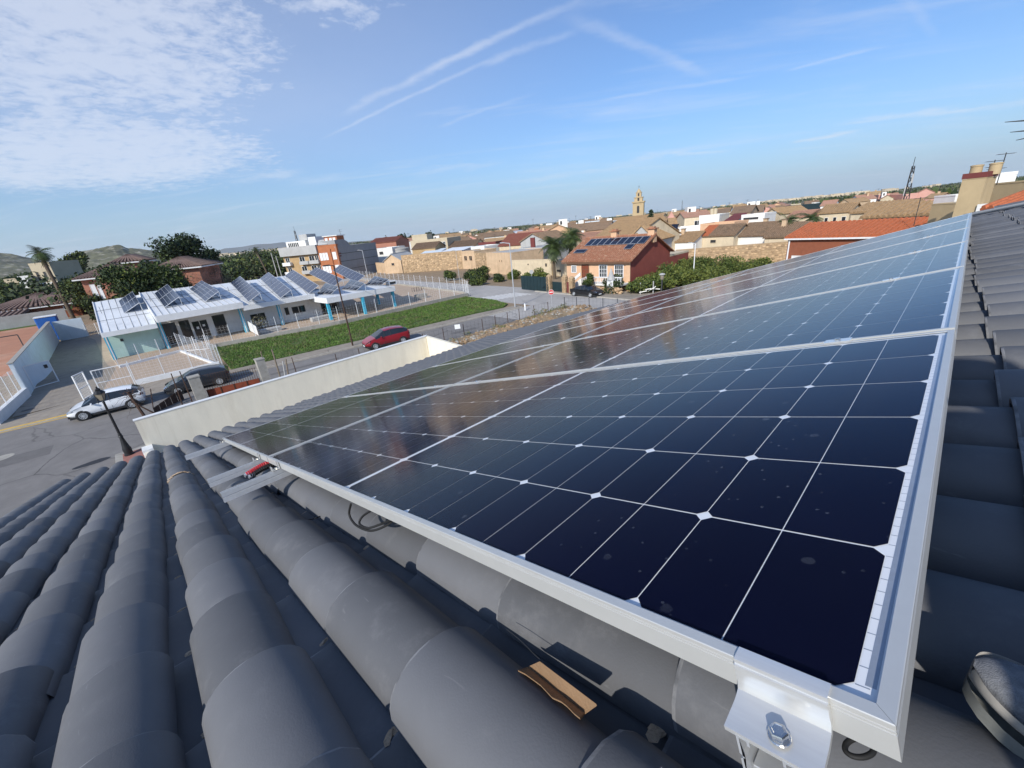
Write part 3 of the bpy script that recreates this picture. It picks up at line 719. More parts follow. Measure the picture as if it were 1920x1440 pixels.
# coiled red and black conduit lying between the two cut rails
cc = thing('corrugated_conduit', 'short red and black corrugated conduit with cable between the cut rail ends', 'conduit', PP(2.25, -.05, -.06))
def helix(p0, p1, rad, turns, wire, m):
    mb = MB(); d = (p1 - p0); t = d.normalized(); a = t.cross(NN).normalized(); b = a.cross(t); k = turns * 10
    mb.path([p0 + d * (i / k) + (a * math.cos(i / 10 * 2 * math.pi) + b * math.sin(i / 10 * 2 * math.pi)) * rad + NN * .012 * math.sin(math.pi * i / k) for i in range(k + 1)], wire, 5); return mb
obj('red_conduit', helix(PP(2.31, -.115, -.052), PP(2.34, .05, -.052), .0095, 18, .0042, m), MAT['conduit_red'], cc, 60)
obj('black_conduit', helix(PP(2.265, -.105, -.060), PP(2.29, .06, -.060), .0095, 18, .0042, m), MAT['rubber'], cc, 60)
tb = MB(); tb.tube(PP(2.305, -.125, -.053), PP(2.31, -.10, -.050), .009, .009, 12, caps=False); tb.tube(PP(2.262, -.115, -.06), PP(2.265, -.09, -.058), .009, .009, 12, caps=False)
obj('conduit_end', tb, MAT['galv'], cc, 40)

def wire(name, label, pts, r=.003, m='rubber', cat='cable'):
    mb = MB(); P_ = [Vector(p) for p in pts]; out = []
    for i in range(len(P_) - 1):
        p0, p1, p2, p3 = P_[max(i - 1, 0)], P_[i], P_[i + 1], P_[min(i + 2, len(P_) - 1)]
        for k in range(6):
            t = k / 6; out.append(.5 * ((2 * p1) + (p2 - p0) * t + (2 * p0 - 5 * p1 + 4 * p2 - p3) * t * t + (3 * p1 - p0 - 3 * p2 + p3) * t ** 3))
    out.append(P_[-1]); mb.path(out, r, 7); o = obj(name, mb, MAT[m], None, 60); tag(o, label, cat); return o
def pix(px, py, d):                       # point seen at a pixel on the plane d below the phone, parallel to the roof
    r = ray(px, py); return CAM + r * (d / -(r.dot(NN)))
wire('cable_loop', 'outer black cable loop hanging below the edge of the nearest panel', [pix(658, 945, .35), pix(655, 965, .38), pix(668, 985, .40), pix(695, 995, .405), pix(725, 985, .395), pix(748, 968, .37), pix(765, 968, .345)])
wire('cable_loop', 'inner black cable loop hanging below the edge of the nearest panel', [pix(700, 955, .35), pix(680, 968, .38), pix(674, 982, .395), pix(690, 990, .40), pix(716, 982, .392), pix(735, 974, .37), pix(755, 970, .345)])
wire('cable_loop', 'black cable ring lying under the outer corner of the nearest panel', [pix(1612 + 28 * math.cos(w), 1402 + 18 * math.sin(w), .40) for w in [i * .7 for i in range(10)]], .0021)
wire('cable_tie', 'black cable tie end lying in the tile channel below the cables', [pix(600, 968, .49), pix(590, 972, .485), pix(575, 976, .49)], .002, cat='cable tie')
wire('cable_tie', 'thin black tie end in the tile channel further right', [pix(640, 1018, .50), pix(628, 1016, .495), pix(616, 1008, .50)], .002, cat='cable tie')
wire('wire_scrap', 'thin wire beside the piece of cardboard', [pix(950, 1180, .455), pix(975, 1200, .455), pix(1000, 1225, .455), pix(1022, 1245, .455)], .0005, 'darksteel', 'wire')
# folded strip of cardboard wedged between two covers
cb = MB(); nrm = NN * .0025
edge = [pix(972 + (1090 - 972) * t + rg.uniform(-3, 3), 1254 + (1345 - 1254) * t + rg.uniform(-2, 4), .450) for t in [i / 9 for i in range(10)]]
rid = [pix(990 + (1096 - 990) * t, 1250 + (1336 - 1250) * t, .462) for t in [i / 9 for i in range(10)]]
far = [pix(1012 + (1118 - 1012) * t, 1240 + (1320 - 1240) * t, .440) for t in [i / 9 for i in range(10)]]
for q in range(9):
    for A_, B_ in ((edge, rid), (rid, far)):
        cb.add([A_[q], A_[q + 1], B_[q + 1], B_[q], A_[q] - nrm, A_[q + 1] - nrm, B_[q + 1] - nrm, B_[q] - nrm], [(0, 1, 2, 3), (7, 6, 5, 4), (0, 4, 5, 1), (2, 6, 7, 3), (1, 5, 6, 2), (3, 7, 4, 0)])
tag(obj('cardboard_strip', cb, MAT['cardboard']), 'folded brown cardboard strip lying on the grey tiles', 'cardboard')
# grey strip across the far tiles
gs = MB(); p0, p1 = PP(-.02, 8.15, -.085), PP(-1.3, 6.1, -.085)
gs.path([p0, p1], .022, 8); tag(obj('drain_pipe', gs, MAT['lightgrey'], None, 60), 'pale grey pipe lying across the far tiles beside the panels', 'pipe')
# ------------------------------------------------------------------ the ground, the streets
def poly(name, pts, z, m, kind='structure'):
    mb = MB(); mb.add([(p[0], p[1], z) for p in pts], [tuple(range(len(pts)))]); 
    o = obj(name, mb, m); o['kind'] = kind
    me = o.data
    if me.polygons[0].normal.z < 0: me.flip_normals()
    return o
def field_mat():
    M = mat('plain', (.22, .17, .11), .95, .2, .02); t = M.node_tree; ln = t.links; b = pbsdf(M); n = t.nodes.new
    tcn = n('ShaderNodeTexCoord'); mp = n('ShaderNodeMapping'); mp.inputs['Scale'].default_value = (.0045, .011, 1); mp.inputs['Rotation'].default_value = (0, 0, .5); ln.new(tcn.outputs['Object'], mp.inputs['Vector'])
    vo = n('ShaderNodeTexVoronoi'); vo.inputs['Scale'].default_value = 1.0; ln.new(mp.outputs[0], vo.inputs['Vector'])
    sc = n('ShaderNodeSeparateColor'); ln.new(vo.outputs['Color'], sc.inputs[0])
    cr = n('ShaderNodeValToRGB'); cr.color_ramp.interpolation = 'CONSTANT'; e = cr.color_ramp.elements
    e[0].position = 0; e[0].color = (.24, .19, .13, 1); e[1].position = .3; e[1].color = (.085, .10, .045, 1)
    for p, c in ((.45, (.28, .22, .15)), (.6, (.11, .12, .06)), (.72, (.19, .15, .11)), (.88, (.055, .075, .035))):
        q = e.new(p); q.color = (*c, 1)
    ln.new(sc.outputs[0], cr.inputs[0]); no = n('ShaderNodeTexNoise'); no.inputs['Scale'].default_value = .05; no.inputs['Detail'].default_value = 8; ln.new(tcn.outputs['Object'], no.inputs['Vector'])
    mr = n('ShaderNodeMapRange'); mr.inputs['To Min'].default_value = .5; mr.inputs['To Max'].default_value = 1.5; ln.new(no.outputs['Fac'], mr.inputs['Value'])
    vm = n('ShaderNodeVectorMath'); vm.operation = 'SCALE'; ln.new(cr.outputs[0], vm.inputs[0]); ln.new(mr.outputs[0], vm.inputs['Scale']); ln.new(vm.outputs[0], b.inputs['Base Color'])
    return M
MAT['plain'] = field_mat()
poly('ground', [(-14000, -9000), (6000, -9000), (6000, 14000), (-14000, 14000)], -.02, MAT['plain'])
poly('lot_soil', [(-130, -70), (60, -70), (60, 130), (-130, 130)], -.012, MAT['soil'])
# the street along our house and the crossing street; both as sheets, pavements as kerbed steps
RD = Vector((.137, .9906, 0))
def kx(y): return -40.15 + (y + 5) * .112                       # far kerb line
poly('road', [(kx(-60) , -60), (kx(36.5), 36.5), (-26, 36.5), (-28.5, 14), (-28.4, -2.75), (-9, -2.75), (-9, -60)], -.008, MAT['asphalt'])
poly('cross_street', [(kx(30), 30), (kx(36.5), 36.5), (-150, 43.0), (-150, 50.2), (kx(48) + 1, 47.0), (40, 40.5), (40, 34.5), (-26, 36.2), (-29, 30)], -.004, MAT['asphalt_pale'])
def kerbed(name, pts, h, m, mk='kerb'):
    mb = MB(); n = len(pts)
    a = sum(pts[i][0] * pts[(i + 1) % n][1] - pts[(i + 1) % n][0] * pts[i][1] for i in range(n))
    if a < 0: pts = pts[::-1]
    mb.add([(p[0], p[1], -.01) for p in pts] + [(p[0], p[1], h) for p in pts], [tuple(range(n, 2 * n))])
    mb.add([(p[0], p[1], -.01) for p in pts] + [(p[0], p[1], h) for p in pts], [(i, (i + 1) % n, n + (i + 1) % n, n + i) for i in range(n)], 1)
    return struct(name, mb, [MAT[m], MAT[mk]])
def kerbline(y0, y1, off=0.0, w=.16, h=.13, z0=-.01, m='kerb', name='kerb'):
    mb = MB(); st = 2.0; y = y0
    while y < y1 - .01:
        ya, yb = y + .012, min(y + st, y1) - .012
        mb.add([(kx(ya) + off - w, ya, z0), (kx(ya) + off, ya, z0), (kx(yb) + off, yb, z0), (kx(yb) + off - w, yb, z0)], [(0, 1, 2, 3)]) if 0 else mb.prism([(kx(ya) + off - w, ya, z0), (kx(ya) + off, ya, z0), (kx(yb) + off, yb, z0), (kx(yb) + off - w, yb, z0)], (0, 0, h - z0)); y += st
    return struct(name, mb, MAT[m])
kerbline(-9, -3.4, 0, .16, .05, m='kerb', name='dropped_kerb')
kerbline(-60, -9, 0); kerbline(-3.4, 35.2, 0)
ym = MB(); ym.add([(kx(y) - .55 + o_, y, .054) for y in (-45, -2.5) for o_ in (0, .38)], [(0, 1, 3, 2)])
ym.add([(kx(y) + .03 + o_, y, .0) for y in (-45, -2.5) for o_ in (0, .16)], [(0, 1, 3, 2)])
struct('yellow_kerb_line', ym, MAT['yellow'])
kerbed('pavement', [(kx(-60) - .16, -60), (kx(-3.4) - .16, -3.4), (kx(4.6) - .16, 4.6), (-44.0, 4.9), (-44.6, -3.4), (-43.4, -8.4), (-49, -60)], .05, 'paving')
kerbed('side_pavement', [(kx(4.6) - .16, 4.6), (kx(35.2) - .16, 35.2), (kx(35.2) - 1.3, 35.6), (kx(30) - 1.9, 30), (kx(4.6) - 2.2, 4.6)], .12, 'paving')
poly('driveway', [(-44.0, -8.1), (-44.4, -3.5), (-54.5, -2.4), (-57.5, -3.0), (-60, -3.2), (-80, -4.2), (-86, -5.2), (-86, -7.9)], .030, MAT['paving'])
poly('school_yard', [(-44.4, -3.2), (-44.0, 4.6), (-53.4, 5.2), (-50.6, 18.4), (-50.6, 38.6), (-54, 40.0), (-108, 46.5), (-112, 20), (-86, -5.2)], .024, MAT['forecourt'])
kerbed('raised_terrace', [(-55.0, -2.2), (-56.2, 3.0), (-54.2, 5.0), (-52.6, 12), (-51.4, 18.2), (-64, 22), (-64, -2.8)], .10, 'forecourt', 'white')
poly('sports_court', [(-64, -8.6), (-120, -9.6), (-122, -40), (-60, -40)], .010, MAT['court'])
gm = MB(); gp0 = [(kx(5.0) - 2.3, 5.0), (kx(34) - 2.2, 34.2), (-38.9, 35.7), (-43, 37.1), (-50.2, 37.6), (-50.3, 18.4), (-53.2, 5.6)]
gm.prism([(x, y, .0) for x, y in gp0], (0, 0, .14)); struct('grass_bed', gm, MAT['grassbase'])
# near pavement with the lamp and the brick red strip beside the wall
kerbed('near_pavement', [(-28.55, -2.75), (-28.5, 17), (-26.2, 36), (-9, 36), (-9, -2.75)], .13, 'concrete')
poly('red_paving', [(-28.2, -1.5), (-28.2, -2.45), (-12, -2.45), (-12, -1.5)], .136, MAT['redpave'])
cwk = MB()
for i in range(9):
    t = i / 8; c = Vector((-45.6 + 2.2 * t, 37.6 + 5.2 * t, .001))
    cwk.add([c + Vector((-2.0, .18 - .2, 0)), c + Vector((2.0, -.05 - .2, 0)), c + Vector((2.0, .20, 0)), c + Vector((-2.0, .43, 0))], [(0, 1, 2, 3)])
struct('zebra_crossing', cwk, MAT['roadwhite'])
poly('house_pavement', [(-42.5, 44.9), (-20, 42.6), (10, 40.6), (10, 45), (-24, 47.4), (-42, 49.5)], .10, MAT['paving'])
kb = MB(); kb.prism([(-42.5, 44.9, -.01), (-20, 42.6, -.01), (-20, 42.45, -.01), (-42.5, 44.75, -.01)], (0, 0, .13)); struct('kerb', kb, MAT['kerb'])
mh = MB(); c = G(5, 858); mh.lathe((c.x, c.y, -.002), [(.46, 0), (.46, .004), (.36, .005), (.34, .002), (.0, .002)], 24); tag(obj('manhole_cover', mh, MAT['concrete'], None, 40), 'round manhole cover in the asphalt at the left edge', 'manhole cover')
pt = MB(); c = G(172, 868); pt.add([(c.x + .28 * math.cos(w) * (1 + .2 * math.sin(3 * w)), c.y + .75 * math.sin(w), -.001) for w in [i * .45 for i in range(14)]], [tuple(range(14))]); struct('oil_stain', pt, MAT['dark'])
grates = [G(52, 768, .06), G(38, 782, .06)]
for i, c in enumerate(grates):
    gb = MB(); gb.box((c.x, c.y, .058), (.34, .62, .008)); 
    for q in range(7): gb.box((c.x, c.y - .26 + q * .087, .063), (.30, .03, .006))
    tag(obj('drain_grate', gb, MAT['darksteel']), 'dark drain grate in the paving, %s' % ('farther from the kerb' if i == 0 else 'nearer to the yellow kerb line'), 'drain grate', 'drain grates at the school entrance')

# grass of the strip: blades, three greens
def inpoly(x, y, P_):
    c = False; n = len(P_)
    for i in range(n):
        (x0, y0), (x1, y1) = P_[i], P_[(i + 1) % n]
        if (y0 > y) != (y1 > y) and x < (x1 - x0) * (y - y0) / (y1 - y0) + x0: c = not c
    return c
gb = MB(); rg2 = random.Random(5); cnt = 0
while cnt < 42000:
    x, y = rg2.uniform(-53.5, -35), rg2.uniform(5, 38)
    if not inpoly(x, y, gp0): continue
    d = noise.noise(Vector((x * .45, y * .45, 0))) + .6 * noise.noise(Vector((x * 1.5, y * 1.5, 3)))
    if d < -.45 and rg2.random() < .7: continue
    h = (.07 + .08 * rg2.random()) * (1 + .8 * max(0, d)); w = rg2.uniform(.02, .05); a = rg2.random() * 6.28
    dx, dy = math.cos(a), math.sin(a); lx, ly = rg2.gauss(0, .09), rg2.gauss(0, .09)
    q = rg2.random() + d * .5; mi = 0 if q < .45 else 1 if q < .95 else 2
    if d < -.22 and rg2.random() < .6: mi = 2
    gb.add([(x - dx * w, y - dy * w, .13), (x + dx * w, y + dy * w, .13), (x + lx, y + ly, .14 + h)], [(0, 1, 2)], mi); cnt += 1
struct('grass', gb, [MAT['blade_a'], MAT['blade_b'], MAT['blade_c']], None, 'stuff')

# ------------------------------------------------------------------ cream garden wall of our house
gw = thing('garden_wall', 'cream rendered garden wall with square corner around our yard', 'wall', (-25.3, 7, 0))
w = MB(); ex = .22; WZ = 2.47
w.prism([(-25.3, -1.33, 0), (-25.3 - ex, -1.33, 0), (-25.70 - ex, 15.2 + ex, 0), (-25.70, 15.2, 0)], (0, 0, WZ)); obj('street_wall', w, MAT['cream'], gw)
w = MB(); w.prism([(-25.67, 15.2, 0), (-25.85, 15.2 + ex, 0), (-13, 14.25 + ex, 0), (-13, 14.25, 0)], (0, 0, WZ - .005)); obj('return_wall', w, MAT['cream'], gw)
w = MB(); w.prism([(-25.275, -1.36, WZ), (-25.34 - ex, -1.36, WZ), (-25.74 - ex, 15.24 + ex, WZ), (-25.67, 15.17, WZ)], (0, 0, .035)); obj('coping', w, MAT['white'], gw)
w = MB(); w.bx(-25.32, -24.7, -1.50, -1.10, .13, 1.12); obj('end_plinth', w, MAT['white'], gw)
w = MB(); w.bx(-24.7, -18, -1.45, -1.25, .13, 1.0); obj('low_return', w, MAT['cream'], gw)

# ------------------------------------------------------------------ black lantern post
def lantern_post():
    c = G(243, 852, .13); c.z = .13
    t = thing('lantern_post', 'old style black lantern post on the near pavement beside the cream wall', 'street lamp', c)
    b = MB(); b.lathe(c, [(.21, 0), (.21, .06), (.17, .09), (.185, .35), (.15, .48), (.11, .75), (.085, .95), (.075, 1.02), (.10, 1.04), (.10, 1.08), (.07, 1.12), (.085, 1.18), (.062, 1.24)], 14); obj('base', b, MAT['black'], t, 40)
    b = MB(); b.lathe(c, [(.060, 1.24), (.055, 2.2), (.045, 2.95), (.06, 2.97), (.06, 3.0), (.035, 3.04), (.02, 3.1)], 12); obj('shaft', b, MAT['black'], t, 40)
    b = MB(); M4 = Matrix.Rotation(R(22), 3, 'Z')
    for z0, z1, r0_, r1_ in ((3.10, 3.12, .12, .12), (3.46, 3.485, .235, .235)): b.lathe(c, [(r0_, z0), (r1_, z1)], 4, M=M4)
    for k in range(4):
        a = R(22 + 90 * k); b.tube(c + Vector((.12 * math.cos(a), .12 * math.sin(a), 3.11)), c + Vector((.225 * math.cos(a), .225 * math.sin(a), 3.47)), .011, n=5)
    obj('lantern_frame', b, MAT['black'], t)
    b = MB(); b.lathe(c, [(.108, 3.12), (.215, 3.46)], 4, M=M4); obj('lantern_glass', b, MAT['brass_glass'], t)
    b = MB(); b.lathe(c, [(.25, 3.485), (.13, 3.62), (.10, 3.63), (.11, 3.68), (.05, 3.74), (.04, 3.75), (.045, 3.79), (.015, 3.83)], 8, M=M4); obj('lantern_roof', b, MAT['black'], t)
lantern_post()

# ------------------------------------------------------------------ cars
def car(label, c, yaw, paint, dims=(4.0, 1.72, 1.48), kind='hatch', plate=True):
    """local frame: x forward, y left, z up; origin on the ground under the middle"""
    Ln, Wd, Ht = dims; t = thing('parked_car', label, 'car', (c.x, c.y, c.z), yaw, 'cars parked along the streets')
    k = Ln / 4.0; hz = Ht / 1.48
    if kind == 'sedan':
        st = [(-2.0, .52, .74, .74, .62), (-1.93, .36, .92, .94, .78), (-1.55, .26, .98, .99, .84), (-1.20, .24, .97, 1.10, .84), (-.72, .23, .96, 1.38, .85), (-.2, .22, .95, 1.47, .86), (.25, .22, .93, 1.45, .86), (.62, .22, .92, 1.27, .86), (1.10, .23, .90, .97, .85), (1.5, .25, .82, .84, .82), (1.85, .34, .70, .71, .72), (2.0, .42, .58, .58, .58)]
        roofs = (4, 5, 6); ws = (7, 8); rw = (3, 4)
    else:
        st = [(-2.0, .42, .80, .80, .66), (-1.95, .30, .96, .98, .78), (-1.82, .25, 1.00, 1.22, .82), (-1.52, .24, 1.00, 1.38, .84), (-.95, .23, .98, 1.46, .86), (-.3, .22, .96, 1.48, .86), (.25, .22, .93, 1.42, .86), (.62, .22, .92, 1.24, .86), (1.12, .23, .90, .97, .85), (1.52, .25, .82, .85, .82), (1.85, .34, .68, .70, .72), (2.0, .42, .55, .55, .56)]
        roofs = (3, 4, 5); ws = (6, 8); rw = (1, 3)
    body, gl = MB(), MB(); secs = []
    for x, zs, zb, zr, hw in st:
        hw *= Wd / 1.72; x *= k; zr *= hz; zb *= hz if zb > .9 else 1
        up = max(0.0, min(1.0, (zr - zb) / .45)); rw_ = hw * (1 - .27 * up)
        secs.append([(x, 0, zs), (x, hw * .80, zs), (x, hw * .96, zs + (zb - zs) * .25), (x, hw, zs + (zb - zs) * .62), (x, hw * .965, zb), (x, rw_ + .02, zr - .055 * up), (x, rw_ * .80, zr - .008 * up), (x, 0, zr + .012 * up)])
    q = len(secs[0])
    for s in (1, -1):
        vs = [(x, y * s, z) for sec in secs for x, y, z in sec]
        for i in range(len(secs) - 1):
            for j in range(q - 1):
                f = (i * q + j, (i + 1) * q + j, (i + 1) * q + j + 1, i * q + j + 1)
                if s < 0: f = f[::-1]
                side = j == 4 and secs[i][5][2] - secs[i][4][2] > .05 and secs[i + 1][5][2] - secs[i + 1][4][2] > .02
                wsh = j in (5, 6) and (ws[0] <= i < ws[1] or rw[0] <= i < rw[1])
                if side and (i not in ((8,) if kind != 'sedan' else (8,))): (gl if i not in (rw[0] - 1,) else body).add([vs[a] for a in f], [(0, 1, 2, 3)])
                elif wsh: gl.add([vs[a] for a in f], [(0, 1, 2, 3)])
                else: body.add([vs[a] for a in f], [(0, 1, 2, 3)])
        body.add([vs[j] for j in range(q)], [tuple(range(q)) if s < 0 else tuple(range(q))[::-1]]); body.add([vs[(len(secs) - 1) * q + j] for j in range(q)], [tuple(range(q)) if s > 0 else tuple(range(q))[::-1]])
    def put(nm, mb, m, sm=None): return obj(nm, mb, m, t, sm, world=False)
    me = to_mesh('car_body', body, paint); bmm = bmesh.new(); bmm.from_mesh(me); bmesh.ops.remove_doubles(bmm, verts=bmm.verts, dist=.002); bmesh.ops.recalc_face_normals(bmm, faces=bmm.faces); bmm.to_mesh(me); bmm.free()
    me.shade_smooth(); me.set_sharp_from_angle(angle=R(38)); link('car_body', me, t)
    put('window_glass', gl, MAT['window'], 30)
    pl = MB()
    hw = Wd / 2 * .985
    for s in (1, -1):                                        # pillars and door seams
        for xx in (-.28, .30 if kind != 'sedan' else .28):
            i = max(n for n in range(len(secs)) if secs[n][0][0] <= xx * k); f = (xx * k - secs[i][0][0]) / (secs[i + 1][0][0] - secs[i][0][0])
            pa = [secs[i][j][n] * (1 - f) + secs[i + 1][j][n] * f for j in (4, 5) for n in range(3)]
            pl.tube((pa[0], s * (pa[1] + .004), pa[2]), (pa[3], s * (pa[4] + .004), pa[5]), .028, n=5)
            pl.tube((pa[0], s * (hw + .002), .40), (pa[0], s * (pa[1] + .006), pa[2]), .007, n=4)
    put('pillar', pl, MAT['dark'])
    sk = MB(); sk.bx(-1.9 * k, 1.9 * k, -Wd / 2 * .93, Wd / 2 * .93, .20, .33); put('sill', sk, MAT['dark'])
    wx = (1.24 * k, -1.25 * k); rw0 = .315
    for xx in wx:
        for s in (1, -1):
            ar = MB(); ar.path([(xx, s * (Wd / 2 - .12), rw0 + .01), (xx, s * (Wd / 2 * .985), rw0 + .01)], rw0 + .055, 20); put('wheel_arch', ar, MAT['dark'], 40)
            wmb_ = thing_wheel(t, xx, s, Wd, rw0)
    for s in (1, -1):
        hl = MB(); hl.add([(1.60 * k, s * .74 * Wd / 1.72, .74), (1.60 * k, s * .80 * Wd / 1.72, .70), (1.86 * k, s * .70 * Wd / 1.72, .60), (1.95 * k, s * .56 * Wd / 1.72, .58), (1.93 * k, s * .50 * Wd / 1.72, .66), (1.76 * k, s * .60 * Wd / 1.72, .74)], [(0, 1, 2, 3, 4, 5)])
        hl.v = [(x + .02, y * 1.02, z + .02) for x, y, z in hl.v]; put('headlight', hl, MAT['steel'])
        tl = MB(); tl.add([(-1.86 * k, s * .80 * Wd / 1.72, .96 * hz), (-1.80 * k, s * .85 * Wd / 1.72, .80), (-1.99 * k, s * .70 * Wd / 1.72, .78), (-1.985 * k, s * .66 * Wd / 1.72, .95 * hz)], [(0, 1, 2, 3)])
        tl.v = [(x - .015, y * 1.015, z) for x, y, z in tl.v]; put('tail_light', tl, MAT['maroon'])
        mr = MB(); mr.box((.62 * k, s * (Wd / 2 + .07), .97 * hz), (.10, .20, .13)); o = put('mirror', mr, paint)
        bv = o.modifiers.new('bevel', 'BEVEL'); bv.width = .03; bv.segments = 2
    gr = MB(); gr.box((1.975 * k, 0, .47), (.06, .95, .16)); gr.box((1.99 * k, 0, .30), (.05, 1.1, .10)); put('grille', gr, MAT['dark'])
    np_ = MB(); np_.box((2.01 * k, 0, .38), (.015, .50, .11)); np_.box((-2.01 * k, 0, .62), (.015, .50, .11)); put('number_plate', np_, MAT['white_paint'])
    return t
def thing_wheel(t, xx, s, Wd, r):
    M_ = Matrix.Translation((xx, s * (Wd / 2 - .095), r))
    ty = MB(); prof = [(.60 * r, -.10), (.92 * r, -.105), (r, -.07), (r, .07), (.92 * r, .105), (.62 * r, .10)]
    Mr = Matrix.Rotation(R(90), 3, 'X')
    ty.lathe((0, 0, 0), prof, 20, M=Mr); o = obj('wheel', ty, MAT['rubber'], t, 40, world=False); o.matrix_basis = M_
    rm = MB(); ys = s * .108
    for k in range(10):
        a = 2 * math.pi * k / 10; ca, sa = math.cos(a), math.sin(a)
        rm.add([(ca * .06 - sa * .02, ys, sa * .06 + ca * .02), (ca * .06 + sa * .02, ys, sa * .06 - ca * .02), (ca * r * .66 + sa * .028, ys, sa * r * .66 - ca * .028), (ca * r * .66 - sa * .028, ys, sa * r * .66 + ca * .028)], [(0, 1, 2, 3)])
    rm.path([(r * .64 * math.cos(2 * math.pi * k / 20), ys, r * .64 * math.sin(2 * math.pi * k / 20)) for k in range(21)], .018, 5); rm.lathe((0, ys, 0), [(.07, -.01), (.07, .01)], 10, M=Mr)
    obj('rim', rm, MAT['galv'], o, world=False)
def paint(name, col, metal=.3):
    M = mat(name, col, .28, .03, 5, spec=.5, coat=.7, metal=metal); pbsdf(M).inputs['Coat Roughness'].default_value = .06; return M
yaw_s = math.atan2(-RD.y, -RD.x)
car('white hatchback parked at the yellow kerb behind the lantern post', Vector((-38.55, -2.85, 0)), yaw_s + R(3), paint('paint_white', (.86, .88, .90), .0), (4.0, 1.72, 1.48))
car('dark grey hatchback parked behind the rusty gate', Vector((-38.55, 2.35, 0)), yaw_s, paint('paint_grey', (.030, .035, .045)), (4.2, 1.78, 1.45))
car('dark red car on the street beside the tall dark lamp pole', Vector((-35.75, 16.85, 0)), yaw_s + R(-2), paint('paint_red', (.30, .010, .022), .15), (4.25, 1.80, 1.60))
car('black saloon parked in front of the house with the red side wall', Vector((-32.6, 44.15, 0)), R(-6), paint('paint_black', (.008, .009, .012)), (4.6, 1.80, 1.44), 'sedan')

# asphalt repairs
for i, (x, y, a, b, r) in enumerate(((-33.5, -7, 1.6, 3.2, .1), (-31.2, 3.5, .9, 2.4, .2), (-36.2, 9.5, .5, 5.5, .13), (-33.0, 24, .8, 3.0, .15), (-30.6, -9.5, 2.2, 1.2, .05))):
    c_, s_ = math.cos(r), math.sin(r); poly('road_patch', [(x + u * c_ + v * s_, y - u * s_ + v * c_) for u, v in ((-a / 2, -b / 2), (a / 2, -b / 2 + .1), (a / 2 - .05, b / 2), (-a / 2, b / 2 - .08))], -.004 if y < 29 else .0, MAT['patch'])
# ------------------------------------------------------------------ fences
def fence_run(label, pts, h, step=2.0, post=(.05, .05), m='white_paint', base=0.0, bh=0.0, wires=.16, group=None, name='mesh_fence', wr=.0035, z0=0.0, hstep=.22, lean=0.0, mw=None, cap=True, mbase='concrete'):
    pts = [Vector((p[0], p[1], z0 if len(p) < 3 else p[2])) for p in pts]
    t = thing(name, label, 'fence', pts[0], 0, group)
    wmx = MB(); bw = MB(); first = True
    for i in range(len(pts) - 1):
        a, b = pts[i], pts[i + 1]; d = b - a; n = max(1, round(d.length / step)); e = d / n; dirn = Vector((d.x, d.y, 0)).normalized(); ang = math.atan2(dirn.y, dirn.x); Rz = Matrix.Rotation(ang, 3, 'Z')
        for q in range(n + 1):
            if q == 0 and not first: continue
            first = False
            c = a + e * q; pb = MB(); pb.box((c.x, c.y, c.z + bh + h / 2 + (.04 if cap else 0) / 2 - .1), (post[0], post[1], h + .2 + (.04 if cap else 0)), Rz); obj('post', pb, MAT[m], t)
        k = max(1, int(d.length / wires)); nrm = Rz @ Vector((0, post[1] * .6, 0)); nrm = Vector((nrm.x, nrm.y, 0))
        for q in range(1, k):
            c = a + d * (q / k) + nrm; wmx.box((c.x, c.y, c.z + bh + h / 2), (wr * 2, wr * 2, h), Rz)
        zz_ = .05
        while zz_ < h:
            c = (a + b) / 2 + nrm; 
            s = math.atan2(d.z, math.hypot(d.x, d.y)); 
            wmx.tube(a + nrm + Vector((0, 0, bh + zz_)), b + nrm + Vector((0, 0, bh + zz_)), wr, n=4); zz_ += hstep
        if bh: bw.prism([a - nrm.normalized() * base / 2 + Vector((0, 0, 0)), a + nrm.normalized() * base / 2, b + nrm.normalized() * base / 2, b - nrm.normalized() * base / 2], (0, 0, bh))
    o = obj('wire_mesh', wmx, MAT[mw or m], t); o['kind'] = 'stuff'
    if bh: obj('base_wall', bw, MAT[mbase], t)
    return t
WF = 'white mesh fences around the school'
fence_run('white mesh fence on the low concrete wall along the grass strip', [(-53.4, 5.2), (-50.7, 18.4), (-50.6, 38.4)], 1.75, 2.4, base=.2, bh=.55, group=WF, wires=.3, hstep=.3)
fence_run('white mesh fence along the back street, running away from the corner', [(-50.6, 38.6), (-54, 40.2), (-80, 43.2), (-108, 46.6)], 2.0, 2.5, base=.2, bh=.3, group=WF, wires=.4, hstep=.35)
fence_run('white mesh fence on the white kerb right in front of the turquoise columns', [G(225, 690), G(340, 660)], 1.65, 1.7, base=.25, bh=.25, group=WF, mbase='white', wires=.3)
fence_run('white mesh fence between the forecourt and the grass', [G(340, 660), (-43.2, 4.7)], 1.9, 1.9, base=.2, bh=.2, group=WF, mbase='white', wires=.24, wr=.004)
fence_run('thin white mesh fence behind the parked cars on the low white wall', [(-44.6, -1.2), (-44.2, 4.6)], 1.6, 1.9, base=.2, bh=.45, group=WF, mbase='white', wires=.25)
fence_run('white mesh fence on the low white wall left of the driveway', [(-42.6, -8.6), (-50.5, -7.85)], 1.7, 1.6, base=.3, bh=.75, group=WF, mbase='white', wires=.14)
fence_run('white mesh fence behind the school corner near the blue wall', [(-86, -5.0), (-84, -2.6)], 1.8, 1.6, group=WF, wires=.2)
fence_run('white mesh fence of the inner yard before the glass entrance', [(-55.8, 3.3), (-54.6, 5.2), (-53.6, 5.4)], 1.5, 1.2, group=WF, wires=.2)
